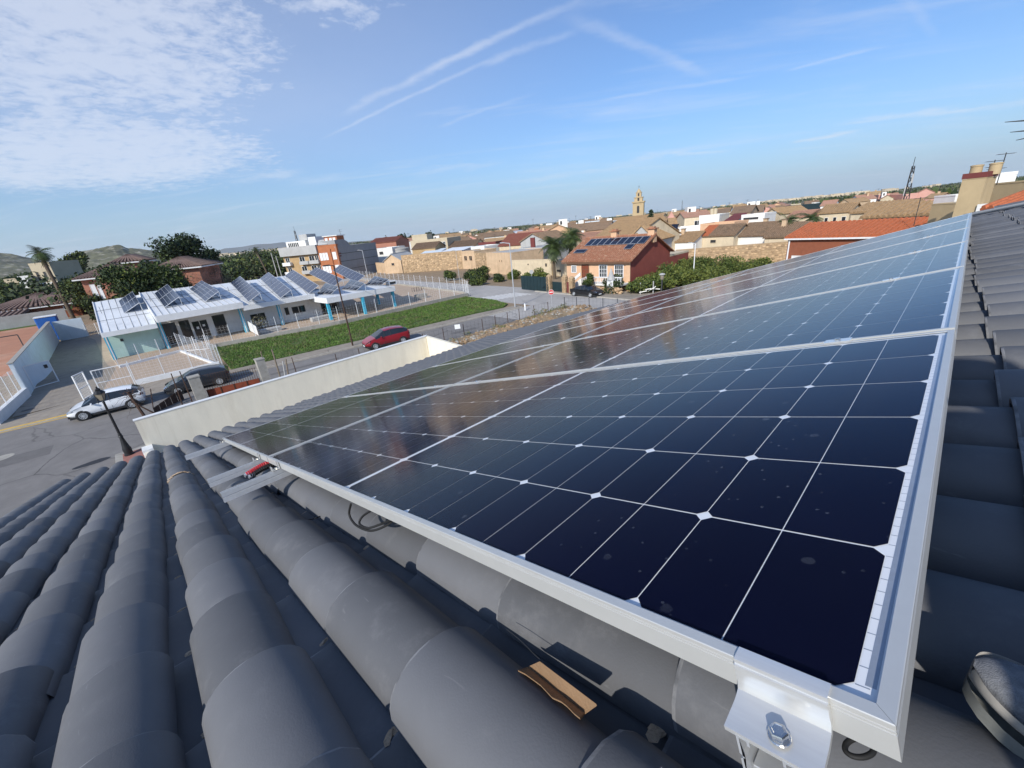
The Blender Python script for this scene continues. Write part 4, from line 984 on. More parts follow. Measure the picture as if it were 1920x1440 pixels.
def gate_leaf(label, a, b, h, solid=0.0):
    a, b = Vector((a[0], a[1], .06)), Vector((b[0], b[1], .06)); d = b - a; ang = math.atan2(d.y, d.x); Rz = Matrix.Rotation(ang, 3, 'Z')
    t = thing('metal_gate', label, 'gate', a, 0, 'white metal gates of the school')
    f = MB(); 
    for z_ in (.04, h): f.box((a + b) / 2 + Vector((0, 0, z_)), (d.length, .06, .06), Rz)
    for p in (a, b): f.box(p + Vector((0, 0, h / 2)), (.07, .07, h + .06), Rz)
    if not solid: f.box((a + b) / 2 + Vector((0, 0, h * .45)), (d.length, .05, .05), Rz)
    obj('gate_frame', f, MAT['white_paint'], t)
    w = MB()
    if solid:
        w.prism([a + Vector((0, 0, h)), b + Vector((0, 0, h)), b + Vector((0, 0, h * .55)), a + d * .55 + Vector((0, 0, h * .28)), a + Vector((0, 0, h * .1))], Rz @ Vector((0, .02, 0))); obj('sheet_panel', w, MAT['bluewhite'], t)
        q = MB(); q.box(a + d * .8 + Vector((0, 0, h * .78)) + Rz @ Vector((0, -.02, 0)), (.22, .08, .3), Rz); obj('letter_box', q, MAT['dark'], t)
    else:
        for q in range(1, 9): w.box(a + d * (q / 9) + Vector((0, 0, h / 2)), (.012, .012, h), Rz)
        o = obj('wire_mesh', w, MAT['white_paint'], t); o['kind'] = 'stuff'
gate_leaf('white gate with a torn sheet panel and letter box at the tall wall', (-53.2, -7.75), (-54.1, -6.3), 2.0, 1)
gate_leaf('open white gate leaf behind the nose of the white car', G(158, 751)[:2], G(176, 741)[:2], 1.9)
gate_leaf('wide white gate with post beside the open leaf', (-44.75, -3.4), (-44.6, -1.3), 1.85)
# tall wall left of the driveway and the light blue cross wall at its end
t = thing('boundary_wall', 'tall pale blue wall along the left side of the driveway', 'wall', (-68, -8, 0))
w = MB(); w.prism([(-50.4, -7.75, 0), (-86, -8.05, 0), (-86, -8.3, 0), (-50.4, -8.0, 0)], (0, 0, 2.85)); obj('wall_face', w, MAT['bluewhite'], t)
w = MB(); w.prism([(-50.35, -7.7, 2.85), (-86.05, -8.0, 2.85), (-86.05, -8.36, 2.85), (-50.35, -8.06, 2.85)], (0, 0, .06)); obj('coping', w, MAT['concrete'], t)
t = thing('boundary_wall', 'pale blue cross wall closing the end of the driveway', 'wall', (-86, -6.6, 0))
w = MB(); w.bx(-86.3, -86.0, -7.9, -4.9, 0, 2.75); obj('wall_face', w, MAT['bluewhite'], t)
tk = thing('water_tank', 'blue box standing behind the end of the tall pale wall', 'tank', (-88, -8, 0)); w = MB(); w.bx(-90, -88, -9.6, -7.4, 0, 3.4); o = obj('tank_body', w, mat('blue_tank', (.02, .12, .42), .5, .1, 1), tk)
bv = o.modifiers.new('bevel', 'BEVEL'); bv.width = .12; bv.segments = 2
w = MB(); w.bx(-90.05, -87.95, -9.65, -7.35, 3.4, 3.5); obj('tank_lid', w, MAT['white'], tk)
t = thing('boundary_wall', 'grey green wall at the far side of the red sports court', 'wall', (-121, -20, 0))
w = MB(); w.bx(-121.2, -121, -40, -8.6, 0, 2.3); obj('wall_face', w, MAT['lightgrey'], t)
w = MB(); w.bx(-120.9, -118.2, -40, -9.4, 0, .06); struct('court_edge_grass', w, MAT['grassbase'])
gf = thing('goal_frame', 'thin metal goal frame on the red sports court', 'goal', (-84, -12.7, 0))
for a_, b_ in (((-84, -11.2, 0), (-84, -11.2, 2)), ((-84, -14.2, 0), (-84, -14.2, 2)), ((-84, -11.2, 2), (-84, -14.2, 2))):
    w = MB(); w.tube(a_, b_, .06); obj('goal_bar', w, MAT['darksteel'], gf)

# ------------------------------------------------------------------ the school
sc_ = thing('school', 'long low white school with turquoise columns and pale sheet roof', 'school', (-64, 10, 0))
def plane_hit(px, py, P0, n):
    d = ray(px, py); return CAM + d * ((P0 - CAM).dot(n) / d.dot(n))
XF, XB = -58.2, -77.0
def roof_block(nm, fl, fr, bl, br, fas, nseam):
    P_ = [AX(*fl, 0, XF), AX(*fr, 0, XF), AX(*br, 0, XB), AX(*bl, 0, XB)]
    zl = (P_[0].z + P_[1].z) / 2; P_[0].z = P_[1].z = zl
    nrm = (P_[1] - P_[0]).cross(P_[3] - P_[0]).normalized()
    if nrm.z < 0: nrm = -nrm
    mb = MB(); dn = Vector((0, 0, -.20)); mb.add(P_ + [p + dn for p in P_], [(0, 1, 2, 3), (7, 6, 5, 4), (0, 4, 5, 1), (1, 5, 6, 2), (2, 6, 7, 3), (3, 7, 4, 0)])
    rf = obj('roof', mb, MAT['white_roof'], sc_)
    f = MB(); f.prism([P_[0] + Vector((.02, 0, .06)), P_[1] + Vector((.02, 0, .06)), P_[1] + Vector((.02, 0, -fas)), P_[0] + Vector((.02, 0, -fas))], (.10, 0, 0)); obj('fascia', f, MAT['white'], rf)
    f = MB(); f.prism([P_[0] + Vector((0, -.1, .10)), P_[3] + Vector((0, -.1, .10)), P_[3] + Vector((0, -.1, -.35)), P_[0] + Vector((0, -.1, -fas))], (0, .1, 0)); obj('verge_trim', f, MAT['white'], rf)
    for q in range(1, nseam):
        a, b = P_[0].lerp(P_[1], q / nseam), P_[3].lerp(P_[2], q / nseam)
        s = MB(); s.tube(a + nrm * .02, b + nrm * .02, .035, n=4); obj('roof_seam', s, MAT['lightgrey'], rf)
    for q in (.3, .62):
        a, b = P_[0].lerp(P_[3], q), P_[1].lerp(P_[2], q)
        s = MB(); s.tube(a + nrm * .11, b + nrm * .11, .018, n=4); obj('safety_line', s, MAT['darksteel'], rf)
    for q in range(nseam // 3 + 1):
        a = P_[0].lerp(P_[1], (q + .3) / (nseam // 3 + 1)).lerp(P_[3].lerp(P_[2], (q + .3) / (nseam // 3 + 1)), .55 + .3 * (q % 2)); s = MB(); s.tube(a, a + Vector((0, 0, .8)), .022, n=5); obj('anchor_post', s, MAT['darksteel'], rf)
    return P_, nrm
B1 = roof_block('left', (191, 626), (293, 607), (175, 567), (265, 552), .42, 7)
B2_ = roof_block('mid', (291, 592), (455, 569), (262, 549), (392, 533), .62, 13)
B3 = roof_block('wing', (456, 573), (590, 553), (392, 535), (560, 514), .50, 10)
# walls behind the columns
XW = -61.6
def wallbox(x0, x1, y0, y1, z, m, nm='wall'):
    w = MB(); w.bx(x0, x1, y0, y1, 0, z); return obj(nm, w, MAT[m], sc_)
yL, yM0, yM1, yR = B1[0][0].y + .15, B1[0][1].y, B2_[0][1].y, B3[0][1].y
wallbox(-75, -60.0, yL, yM0, B1[0][0].z - .30, 'mint', 'mint_wall')
wallbox(-75, XW, yM0, yM1, B2_[0][0].z - .35, 'white')
wallbox(-75, -60.6, yM1, yR + 1.2, B3[0][0].z - .35, 'white')
def win(y0, y1, z0, z1, x, n=2, fr='winframe', glass='window', nm='window'):
    f = MB(); t_ = .06; f.bx(x, x + .05, y0, y1, z0, z0 + t_); f.bx(x, x + .05, y0, y1, z1 - t_, z1)
    for k in range(n + 1): yy = y0 + (y1 - y0 - t_) * k / n; f.bx(x, x + .05, yy, yy + t_, z0 + t_, z1 - t_)
    o = obj(nm, f, MAT[fr], sc_)
    for k in range(n):
        a = y0 + (y1 - y0 - t_) * k / n + t_; b = y0 + (y1 - y0 - t_) * (k + 1) / n
        g = MB(); g.bx(x + .005, x + .02, a, b, z0 + t_, z1 - t_); obj('pane', g, MAT[glass], o)
d0 = yM0 + .2
win(d0 + .2, d0 + 1.6, .10, 2.65, XW, 1); win(d0 + 1.8, d0 + 2.9, .10, 2.65, XW, 1); win(d0 + 3.0, d0 + 4.6, .10, 2.3, XW + .02, 2, nm='entrance_door')
win(d0 + 5.1, d0 + 6.5, .10, 2.6, XW, 1)
for y_, n_ in ((12.0, 2), (17.0, 2)): win(y_ - .9, y_ + .9, 1.0, 2.0, -60.6, n_)
win(15.2, 15.8, 1.0, 2.1, -60.6, 1)
sg = MB(); sg.bx(XW + .05, XW + .06, d0 + 3.35, d0 + 3.6, 1.3, 1.6); sg.bx(XW + .075, XW + .085, d0 + 4.0, d0 + 4.25, 1.5, 1.75); obj('paper_notice', sg, MAT['white_paint'], sc_)
mt = MB(); mt.bx(-60.0, -59.9, yL + .9, yL + 1.15, 1.75, 2.0); obj('meter_box', mt, MAT['darksteel'], sc_)
for (bp, tp), zt in ((((217, 675), (196, 632)), 0), (((319, 657), (297, 602)), 0), (((465, 625), (450, 577)), 0), (((532, 607), (525, 576)), 0)):
    g = G(*bp); x_ = -59.4; y_ = AX(bp[0], bp[1], 0, -59.0).y; i = 0
    top = (B1[0][0].z if y_ < yM0 - .3 else B2_[0][0].z if y_ < yM1 + .3 else B3[0][0].z) - .4
    c_ = MB(); c_.bx(x_ - .16, x_ + .16, y_ - .16, y_ + .16, 0, top); obj('column', c_, MAT['skyblue'], sc_)
    c_ = MB(); c_.bx(x_ + .165, x_ + .185, y_ - .05, y_ + .05, .1, top - .1); obj('column_strip', c_, MAT['white'], sc_)
# canopy on the right with its chamfered corner
zc_ = 3.05
def CP(px, py, x): p = AX(px, py, 0, x); p.z = zc_; return p
cp = [CP(587, 553, -58.2), CP(612, 560, -54.3), CP(740, 536, -54.3), Vector((-62.5, CP(740, 536, -54.3).y + .6, zc_)), Vector((-66, CP(740, 536, -54.3).y - 1.5, zc_ + .05)), Vector((-66, yR, zc_ + .05))]
cm = MB(); cm.prism([p + Vector((0, 0, -.70)) for p in cp], (0, 0, .66)); cr_ = obj('canopy', cm, MAT['white'], sc_)
cm = MB(); n_ = len(cp); cen = sum(cp, Vector()) / n_; cm.add([p.lerp(cen, .03) + Vector((0, 0, .0)) for p in cp], [tuple(range(n_))]); cm.v = [(x, y, z - .03) for x, y, z in cm.v]; obj('canopy_deck', cm, MAT['white_roof'], cr_)
for bp in ((622, 601), (686, 589), (741, 575), (711, 571)):
    g = G(*bp); c_ = MB(); c_.bx(g.x - .17, g.x + .17, g.y - .17, g.y + .17, 0, zc_ - .69); obj('column', c_, MAT['skyblue'], sc_)
wallbox(-75, -62.5, yR + 1.2, yR + 4.5, 2.9, 'lightgrey', 'rear_wall'); win(yR + 1.5, yR + 4.2, .2, 2.2, -62.5, 3)
# photovoltaic arrays on the school roof
pvg = 'solar arrays on the school roof'
def pv(label, bl, br, tl, tr, cols, rows, m):
    t = thing('solar_array', label, 'solar array', (bl + br) / 2, 0, pvg)
    nrm = (br - bl).cross(tl - bl).normalized()
    if nrm.dot(CAM - bl) < 0: nrm = -nrm
    for i in range(cols):
        for j in range(rows):
            a, b = (i + .03) / cols, (i + .97) / cols; c, d = (j + .03) / rows, (j + .97) / rows
            P4 = [bl.lerp(br, a).lerp(tl.lerp(tr, a), c), bl.lerp(br, b).lerp(tl.lerp(tr, b), c), bl.lerp(br, b).lerp(tl.lerp(tr, b), d), bl.lerp(br, a).lerp(tl.lerp(tr, a), d)]
            mb = MB(); mb.prism(P4, nrm * .04); obj('module', mb, MAT[m], t)
    fr = MB(); 
    for p, q in ((bl, br), (tl, tr), (bl, tl), (br, tr)): fr.tube(p, q, .035, n=4)
    for i in range(1, cols): fr.tube(bl.lerp(br, i / cols) + nrm * .02, tl.lerp(tr, i / cols) + nrm * .02, .022, n=4)
    for j in range(1, rows): fr.tube(bl.lerp(tl, j / rows) + nrm * .02, br.lerp(tr, j / rows) + nrm * .02, .03, n=4)
    obj('array_frame', fr, MAT['pv_frame'], t)
    sp = MB()
    for p, q in ((tl, bl), (tr, br)):
        ft = Vector((p.x, p.y, q.z)); sp.tube(p, ft, .03, n=4); sp.tube(q, ft, .03, n=4)
    obj('support', sp, MAT['pv_frame'], t)
erow = Vector((SUN_TO.y * -1, SUN_TO.x, 0)).normalized()
def arr(label, block, pbl, pbr, wid, cols, rows, m='pv_blue', tilt=29):
    P_, n = block; a, b = plane_hit(*pbl, P_[0] + n * .12, n), plane_hit(*pbr, P_[0] + n * .12, n)
    e = (b - a).normalized(); up = Vector((-e.y, e.x, 0)).normalized()
    if up.dot(SUN_TO) > 0: up = -up
    s = up * math.cos(R(tilt)) + Vector((0, 0, math.sin(R(tilt))))
    pv(label, a, b, a + s * wid, b + s * wid, cols, rows, m)
ordn = ('second', 'third', 'fourth', 'fifth', 'sixth')
arr('leftmost solar array, alone on the low left part of the school roof', B1, (222.9, 564.3), (233.3, 587.2), 1.9, 2, 4)
arr('square solar array at the left end of the raised school roof', B2_, (290, 550), (309, 576), 1.9, 2, 4)
arr('farther of the two small overlapping arrays on the raised school roof', B2_, (356, 542), (370, 552), 1.9, 2, 4)
arr('nearer of the two small overlapping arrays on the raised school roof', B2_, (370, 552), (385, 565), 1.9, 2, 4)
arr('long solar array at the right end of the raised school roof', B2_, (432.5, 531), (466, 566), 1.65, 8, 1)
arr('first long solar array of the right wing, left of the others', B3, (487.5, 522.5), (526, 559), 1.65, 8, 1)
arr('second long solar array of the right wing of the school', B3, (534, 517.5), (579, 550), 1.65, 8, 1)
arr('third long solar array of the right wing, behind the tall dark lamp pole', B3, (579, 512.5), (626, 537), 1.65, 8, 1)
arr('rightmost long solar array on the school roof', B3, (624, 507.5), (668, 530), 1.65, 8, 1)
for lab, q in (('dark solar array at the left corner of the school canopy', ((595, 550), (620, 552), (610, 531), (635, 537.5))),
               ('dark solar array in the middle of the school canopy', ((641, 542), (668, 544.6), (658, 524), (683.5, 531))),
               ('dark solar array at the right end of the school canopy', ((686, 534), (715, 535), (703, 518), (729, 524)))):
    zv = zc_ + .08; bl, br = G(*q[0], zv), G(*q[1], zv)
    tl = G(*q[2], zv + 1.0); tr = G(*q[3], zv + 1.0)
    pv(lab, bl, br, tl, tr, 4, 2, 'pv_dark')
bx_ = MB(); p = AX(733, 527, 0, -56.5); bx_.box((p.x, p.y, zc_ + .25), (.9, 1.3, .5)); bx_.box((p.x + .46, p.y, zc_ + .27), (.02, .9, .3), None, 1); tag(obj('roof_unit', bx_, [MAT['white'], MAT['darksteel']]), 'small white unit box at the right corner of the school canopy', 'ventilation box')
# things in the school yard
def clump(mb, c, r, n, s, mis=(0,), rgx=random.Random(2), flat=.5):
    for _ in range(n):
        d = Vector((rgx.gauss(0, 1), rgx.gauss(0, 1), rgx.gauss(0, 1))); d.normalize(); d *= rgx.random() ** .33
        p = Vector(c) + Vector((d.x * r[0], d.y * r[1], d.z * r[2]))
        a = Vector((rgx.gauss(0, 1), rgx.gauss(0, 1), rgx.gauss(0, 1) * flat)).normalized(); b = a.cross(Vector((rgx.gauss(0, 1), rgx.gauss(0, 1), rgx.gauss(0, 1)))).normalized()
        w = s * rgx.uniform(.6, 1.4); mb.add([p - a * w, p + b * w * .5, p + a * w, p - b * w * .5], [(0, 1, 2, 3)], rgx.choice(mis))
def planter(lab, px, py):
    g = G(px, py); t = thing('planter_bed', lab, 'planter', g, 0, 'planters in the school yard')
    for j in range(3):
        w = MB(); w.box(g + Vector((0, 0, .11 + j * .2)), (1.0, 2.4, .16)); obj('plank', w, MAT['lightgrey'], t)
planter('stack of grey planter boards left of the second turquoise column', 508, 624); planter('low grey board stack near the yard fence', 602, 601)
sh = thing('shrub', 'grey green shrub beside the wall of the school wing', 'shrub', G(492, 620)); b = MB(); clump(b, G(492, 620) + Vector((0, 0, 1.0)), (.9, 1.0, 1.1), 420, .12, (0, 1)); obj('foliage', b, [MAT['leaf_olive'], MAT['twig_grey']], sh)
b = MB(); b.tube(G(492, 620), G(492, 620) + Vector((0, 0, 1)), .06); obj('stem', b, MAT['bark'], sh)
tg = G(790, 560); t = thing('concrete_block', 'grey concrete trough in the sandy yard beyond the canopy', 'trough', tg); b = MB(); b.box(tg + Vector((0, 0, .35)), (1.0, 1.8, .7)); b.box(tg + Vector((0, .0, .72)), (.7, 1.4, .06)); obj('trough_body', b, MAT['concrete'], t)
bg_ = G(784, 546); t = thing('bicycle_rack', 'small dark rack in the sandy yard beyond the canopy', 'rack', bg_)
for k in range(5):
    b = MB(); c = bg_ + Vector((0, -1 + k * .5, 0)); b.path([c + Vector((-.35, 0, 0)), c + Vector((-.35, 0, .7)), c + Vector((.35, 0, .7)), c + Vector((.35, 0, 0))], .03, 5); obj('hoop', b, MAT['darksteel'], t)
t = thing('banner_board', 'white board leaning on the fence beside a turquoise column', 'board', G(478, 630)); b = MB(); a_, b_ = G(468, 622), G(486, 632); b.prism([a_ + Vector((0, 0, .2)), b_ + Vector((0, 0, .2)), b_ + Vector((0, 0, 1.3)), a_ + Vector((0, 0, 1.5))], (.04, 0, 0)); obj('board_face', b, MAT['white_paint'], t)

# ------------------------------------------------------------------ street poles and signs
def pole(label, base, h, r, m, head, arm=1.2, yaw=0.0, z0=0.0, name='street_lamp'):
    c = Vector((base.x, base.y, z0)); t = thing(name, label, 'street lamp', c)
    b = MB(); b.tube(c, c + Vector((0, 0, h)), r, r * .6, 10); b.box(c + Vector((0, 0, .02)), (r * 5, r * 5, .04)); obj('shaft', b, MAT[m], t, 40)
    d = Vector((math.cos(yaw), math.sin(yaw), .08)); tip = c + Vector((0, 0, h)) + d * arm
    b = MB(); b.tube(c + Vector((0, 0, h - .04)), tip, r * .5, r * .45, 6); obj('arm', b, MAT[m], t)
    b = MB(); b.box(tip + d * .25, (.62, .2, .11), Matrix.Rotation(yaw, 3, 'Z')); o = obj('lamp_head', b, MAT[head], t); bv = o.modifiers.new('bevel', 'BEVEL'); bv.width = .04
pole('tall dark lamp pole beside the red car', G(662, 650), 7.6, .085, 'rustdark', 'dark', .35, R(-95))
pole('tall grey lamp pole at the tip of the grass strip', G(966, 577), 7.6, .085, 'galv', 'galv', .7, R(200))
pole('thin grey lamp pole in front of the big grey wall', D(690, 520, 100), AX(672, 470, 0, D(690, 520, 100).x).z, .09, 'galv', 'lightgrey', .8, R(200))
pole('thin lamp pole standing before the long tan stone wall', Vector((-62, 45.6, 0)), 6.3, .05, 'lightgrey', 'lightgrey', .3, R(200))
pole('white lamp pole rising from the orange trees', D(1299, 530, 58), D(1303, 455, 58).z - .1, .075, 'white_paint', 'lightgrey', .8, R(150))
c = G(1240, 556); c = Vector((c.x, c.y, 0)); t = thing('park_lamp', 'short lamp post with round flat cap beside the orchard', 'street lamp', c); h_ = D(1240, 512, math.hypot(c.x, c.y)).z
b = MB(); b.tube(c, c + Vector((0, 0, h_ - .75)), .08, .08, 10); obj('shaft', b, MAT['darksteel'], t, 40)
b = MB(); b.lathe(c + Vector((0, 0, h_ - .75)), [(.16, 0), (.22, .1), (.22, .5), (.2, .55)], 14); obj('lamp_globe', b, MAT['brass_glass'], t, 40)
b = MB(); b.lathe(c + Vector((0, 0, h_ - .2)), [(.34, 0), (.36, .05), (.25, .14), (.05, .2)], 16); obj('lamp_cap', b, MAT['lightgrey'], t, 40)
ne = Vector((-30.7, 35.0, 0)); t = thing('no_entry_sign', 'round red no entry sign on a thin post at the junction', 'road sign', ne)
b = MB(); b.tube(ne, ne + Vector((0, 0, 2.35)), .03, n=8); obj('post', b, MAT['galv'], t)
fd = (Vector((0, 0, 0)) - ne); fa = math.atan2(fd.y, fd.x); Mf = Matrix.Rotation(fa, 3, 'Z') @ Matrix.Rotation(R(90), 3, 'Y')
b = MB(); b.lathe(ne + Vector((0, 0, 2.1)), [(.29, 0), (.29, .02)], 24, M=Mf); obj('rim', b, MAT['white_paint'], t)
f3 = Vector((math.cos(fa), math.sin(fa), 0))
b = MB(); b.lathe(ne + Vector((0, 0, 2.1)) + f3 * .021, [(.265, 0), (.265, .006)], 24, M=Mf); obj('disc', b, mat('sign_red', (.55, .02, .02), .5, .04, 3), t)
b = MB(); b.box(ne + Vector((0, 0, 2.1)) + f3 * .031, (.01, .38, .09), Matrix.Rotation(fa, 3, 'Z')); obj('bar', b, MAT['white_paint'], t)
s2 = Vector((D(999, 545, 66).x, D(999, 545, 66).y, 0)); t = thing('round_sign', 'small pale round sign seen from the side before the dark gate', 'road sign', s2)
b = MB(); b.tube(s2, s2 + Vector((0, 0, 2.5)), .04, n=8); obj('post', b, MAT['galv'], t)
b = MB(); b.lathe(s2 + Vector((0, 0, 2.45)) + f3 * .05, [(.32, 0), (.32, .02)], 18, M=Mf); obj('disc', b, MAT['lightgrey'], t)
bo_ = G(985, 582); t = thing('bollard', 'short white bollard at the kerb near the tip of the grass', 'bollard', bo_); b = MB(); b.lathe(bo_, [(.09, 0), (.09, .75), (.06, .82)], 12); obj('bollard_body', b, MAT['white_paint'], t, 40)

# ------------------------------------------------------------------ neighbour lot in front: gate posts, rusty gate, stakes, wire fence, rubble
LA, LB = -34.9, .168                     # fence line  x = LA + LB*y
def onl(px, py):
    d = ray(px, py); s = LA / (d.x - LB * d.y); return CAM + d * s
def lpost(name, label, cat, bpx, tpx, w, m, group=None):
    a, b = onl(*bpx), onl(*tpx); c = Vector((b.x, b.y, 0)); t = thing(name, label, cat, c, 0, group)
    mb = MB(); mb.prism([c + Vector((-w / 2, -w / 2, 0)), c + Vector((w / 2, -w / 2, 0)), c + Vector((w / 2, w / 2, 0)), c + Vector((-w / 2, w / 2, 0))], (0, 0, b.z)); obj('post_body', mb, MAT[m], t)
    mb = MB(); mb.box(c + Vector((0, 0, b.z + .04)), (w * 1.12, w * 1.12, .08)); obj('post_cap', mb, MAT[m], t); return c, b.z
CPG = 'concrete gate posts of the neighbouring lot'
pA = lpost('gate_post', 'mossy concrete gate post left of the rusty gate', 'gate post', (375, 752), (362, 707), .62, 'concrete', CPG)
pB = lpost('gate_post', 'concrete gate post right of the rusty gate', 'gate post', (500, 715), (486, 674), .55, 'concrete', CPG)
gt = thing('rusty_gate', 'old gate with rust red sheet and dark upright bars', 'gate', pA[0])
ga, gb_ = pA[0] + Vector((.0, .45, 0)), pB[0] + Vector((0, -.4, 0)); gd = gb_ - ga; z1 = onl(377, 734).z; z2 = onl(366, 706).z
gx = Vector((gd.y, -gd.x, 0)).normalized()
for q in range(4):
    a, b = ga + gd * (q / 4 + .004), ga + gd * ((q + 1) / 4 - .004); w = MB(); w.prism([a, b, b + Vector((0, 0, z1)), a + Vector((0, 0, z1))], gx * .02); obj('rust_sheet', w, MAT['rust'], gt)
for q in range(5):
    a = ga + gd * (q / 4); w = MB(); w.box(a + Vector((0, 0, z1 / 2)) + gx * .03, (.05, .05, z1)); obj('stile', w, MAT['rustdark'], gt)
nb = 22
for q in range(nb):
    a = ga + gd * ((q + .5) / nb); zt = z2 if q < 11 else z2 - .25; w = MB(); w.tube(a + Vector((0, 0, z1)), a + Vector((0, 0, zt)), .014, n=5); obj('bar', w, MAT['rustdark'], gt)
w = MB(); w.tube(ga + Vector((0, 0, z2 - .06)), ga + gd * .5 + Vector((0, 0, z2 - .06)), .016, n=5); w.tube(ga + gd * .5 + Vector((0, 0, z2 - .32)), gb_ + Vector((0, 0, z2 - .32)), .016, n=5); obj('top_rail', w, MAT['rustdark'], gt)
def stake(label, p0, p1, r, m='wood', name='fence_stake', cat='post', group=None):
    t = thing(name, label, cat, Vector((p0.x, p0.y, 0)), 0, group); b = MB(); b.tube(Vector((p0.x, p0.y, 0)), p1, r, r * .85, 6); obj('stake_body', b, MAT[m], t); 
    b = MB(); b.tube(p1, p1 + Vector((0, 0, .05)), r * .9, r * .2, 6); obj('stake_tip', b, MAT[m], t)
SG = 'old stakes along the neighbouring lot'
for lab, bp, tp, r, m in (('dark iron stake left of the mossy gate post, nearer to it', (356, 742), (337, 697), .035, 'rustdark'), ('dark iron stake farther left of the mossy gate post', (330, 730), (321, 701), .035, 'rustdark'),
                       ('dark leaning stake behind the right gate post', (494, 690), (489, 660), .04, 'wood'), ('tall leaning wooden stake right of the gate post', (527, 712), (510, 656), .06, 'wood'),
                       ('grey wooden stake among the stakes right of the gate', (540, 706), (536, 674), .06, 'wood'), ('pale wooden stake beside the grey one right of the gate', (534, 706), (530, 678), .05, 'lightgrey'), ('thin dark stake at the start of the wire fence', (556, 700), (547, 671), .035, 'rustdark')):
    stake(lab, onl(*bp), onl(*tp), r, m, group=SG)
pl0, pl1 = G(290, 774), G(346, 748); t = thing('board_fence', 'low dark board fence with netting beside the mossy gate post', 'fence', pl0); d_ = pl1 - pl0; q0 = Vector((.0, 0, .75))
for q in range(5):
    a, b = pl0 + d_ * (q / 5 + .004), pl0 + d_ * ((q + 1) / 5 - .004); w = MB(); w.prism([a, b, b + q0 * (.55 + .12 * q), a + q0 * (.45 + .12 * q)], (.03, 0, 0)); obj('board', w, MAT['rustdark'], t)
w = MB(); w.tube(pl0 + d_ * .02 + Vector((0, 0, .35)), pl0 + Vector((-.6, .3, 1.5)), .03, n=5); obj('brace', w, MAT['rustdark'], t)
# bare bramble on the leaning post at the wall's end
br = thing('bramble', 'bare bramble tangled round a dark leaning post at the wall end', 'bramble', G(272, 782)); c0 = G(272, 782)
b = MB(); b.tube(c0, c0 + Vector((-.1, -.25, 1.85)), .09, .07, 7); b.tube(c0 + Vector((.2, .6, 0)), c0 + Vector((-.1, -.3, 1.2)), .05, .04, 6); obj('post_trunk', b, MAT['rustdark'], br)
b = MB(); rgb = random.Random(9)
for k in range(30):
    p = c0 + Vector((-.1, -.25, 1.5 + rgb.uniform(-.5, .3))); d = Vector((rgb.gauss(0, .5), rgb.gauss(.35, .8), rgb.uniform(-.3, .7))).normalized(); pts = [p]
    for s in range(6): d = (d + Vector((rgb.gauss(0, .35), rgb.gauss(0, .35), rgb.gauss(-.12, .3)))).normalized(); p = p + d * rgb.uniform(.12, .34); pts.append(p)
    b.path(pts, [.010, .009, .007, .006, .005, .004, .003], 4)
o = obj('twigs', b, MAT['rustdark'], br); o['kind'] = 'stuff'
b = MB(); clump(b, c0 + Vector((-.1, -.2, 1.7)), (.3, .3, .35), 120, .045, (0,), rgb); o = obj('dry_leaves', b, [MAT['rustdark']], br); o['kind'] = 'stuff'
fence_run('sagging wire fence on thin stakes along the street before the rubble', [(-33.0, 11), (-32.2, 16.5), (-31.5, 20.5), (-31.2, 25), (-31.0, 30), (-30.6, 34.2)], 1.15, 1.9, (.05, .05), 'rustdark', wires=.45, wr=.004, hstep=.36, name='wire_fence', mw='darksteel', cap=False, group='wire fences of the neighbouring lot')
fence_run('wire fence on thin stakes along the cross street before the black car', [(-30.0, 36.4), (-27, 37.0), (-22, 37.6), (-16, 37.8)], 1.35, 1.6, (.055, .055), 'darksteel', wires=.45, wr=.004, hstep=.4, name='wire_fence', mw='darksteel', cap=False, group='wire fences of the neighbouring lot')
sb = MB(); g = Vector((-31.25, 22.0, 1.05)); fa2 = math.atan2(-g.y, -g.x); sb.box(g, (.02, .52, .42), Matrix.Rotation(fa2, 3, 'Z')); tag(obj('white_notice', sb, MAT['white_paint']), 'blank white notice hung on the sagging wire fence', 'sign')
ru = MB(); rgr = random.Random(21)
def rock(mb, c, s, rr=rgr, mi=0):
    vs = []; n = 6
    for (z, f) in ((-.3, .8), (.25, 1.0), (.7, .5)):
        for j in range(n):
            a = 2 * math.pi * j / n + z; k = f * s * rr.uniform(.65, 1.25); vs.append(Vector(c) + Vector((k * math.cos(a), k * math.sin(a), z * s * rr.uniform(.6, 1.1))))
    mb.add(vs, [(i * n + j, i * n + (j + 1) % n, (i + 1) * n + (j + 1) % n, (i + 1) * n + j) for i in range(2) for j in range(n)] + [tuple(range(2 * n, 3 * n))], mi)
mound = MB()
def mz(x, y): return .75 * math.exp(-((x + 28.2 - .05 * (y - 26)) / 1.5) ** 2) * (1 if y > 18.2 else 0) * (.6 + .5 * noise.noise(Vector((x * .7, y * .5, 1)))) + .02
mound.grid(24, 60, lambda a, b: Vector((-31 + a * 6, 18 + b * 20, mz(-31 + a * 6, 18 + b * 20) * min(1, b * 6, (1 - b) * 6))))
struct('rubble_mound', mound, MAT['soil'], 60)
for _ in range(1500):
    y = rgr.uniform(18.6, 37.5); x = rgr.gauss(-28.3, 1.15) + .05 * (y - 26); rock(ru, (x, y, mz(x, y) * .9), rgr.choice((.05, .07, .09, .14, .2)) * rgr.uniform(.6, 1.3), mi=rgr.choice((0, 0, 0, 1, 2)))
struct('rubble', ru, [MAT['rubble'], MAT['soil'], MAT['concrete']], None, 'stuff')
wd_ = MB(); rgw = random.Random(4)
for _ in range(26):
    y = rgw.uniform(18.6, 37); clump(wd_, (-29.2 + rgw.gauss(0, .9), y, .35), (.4, .5, .3), 60, .07, (0, 1, 1), rgw)
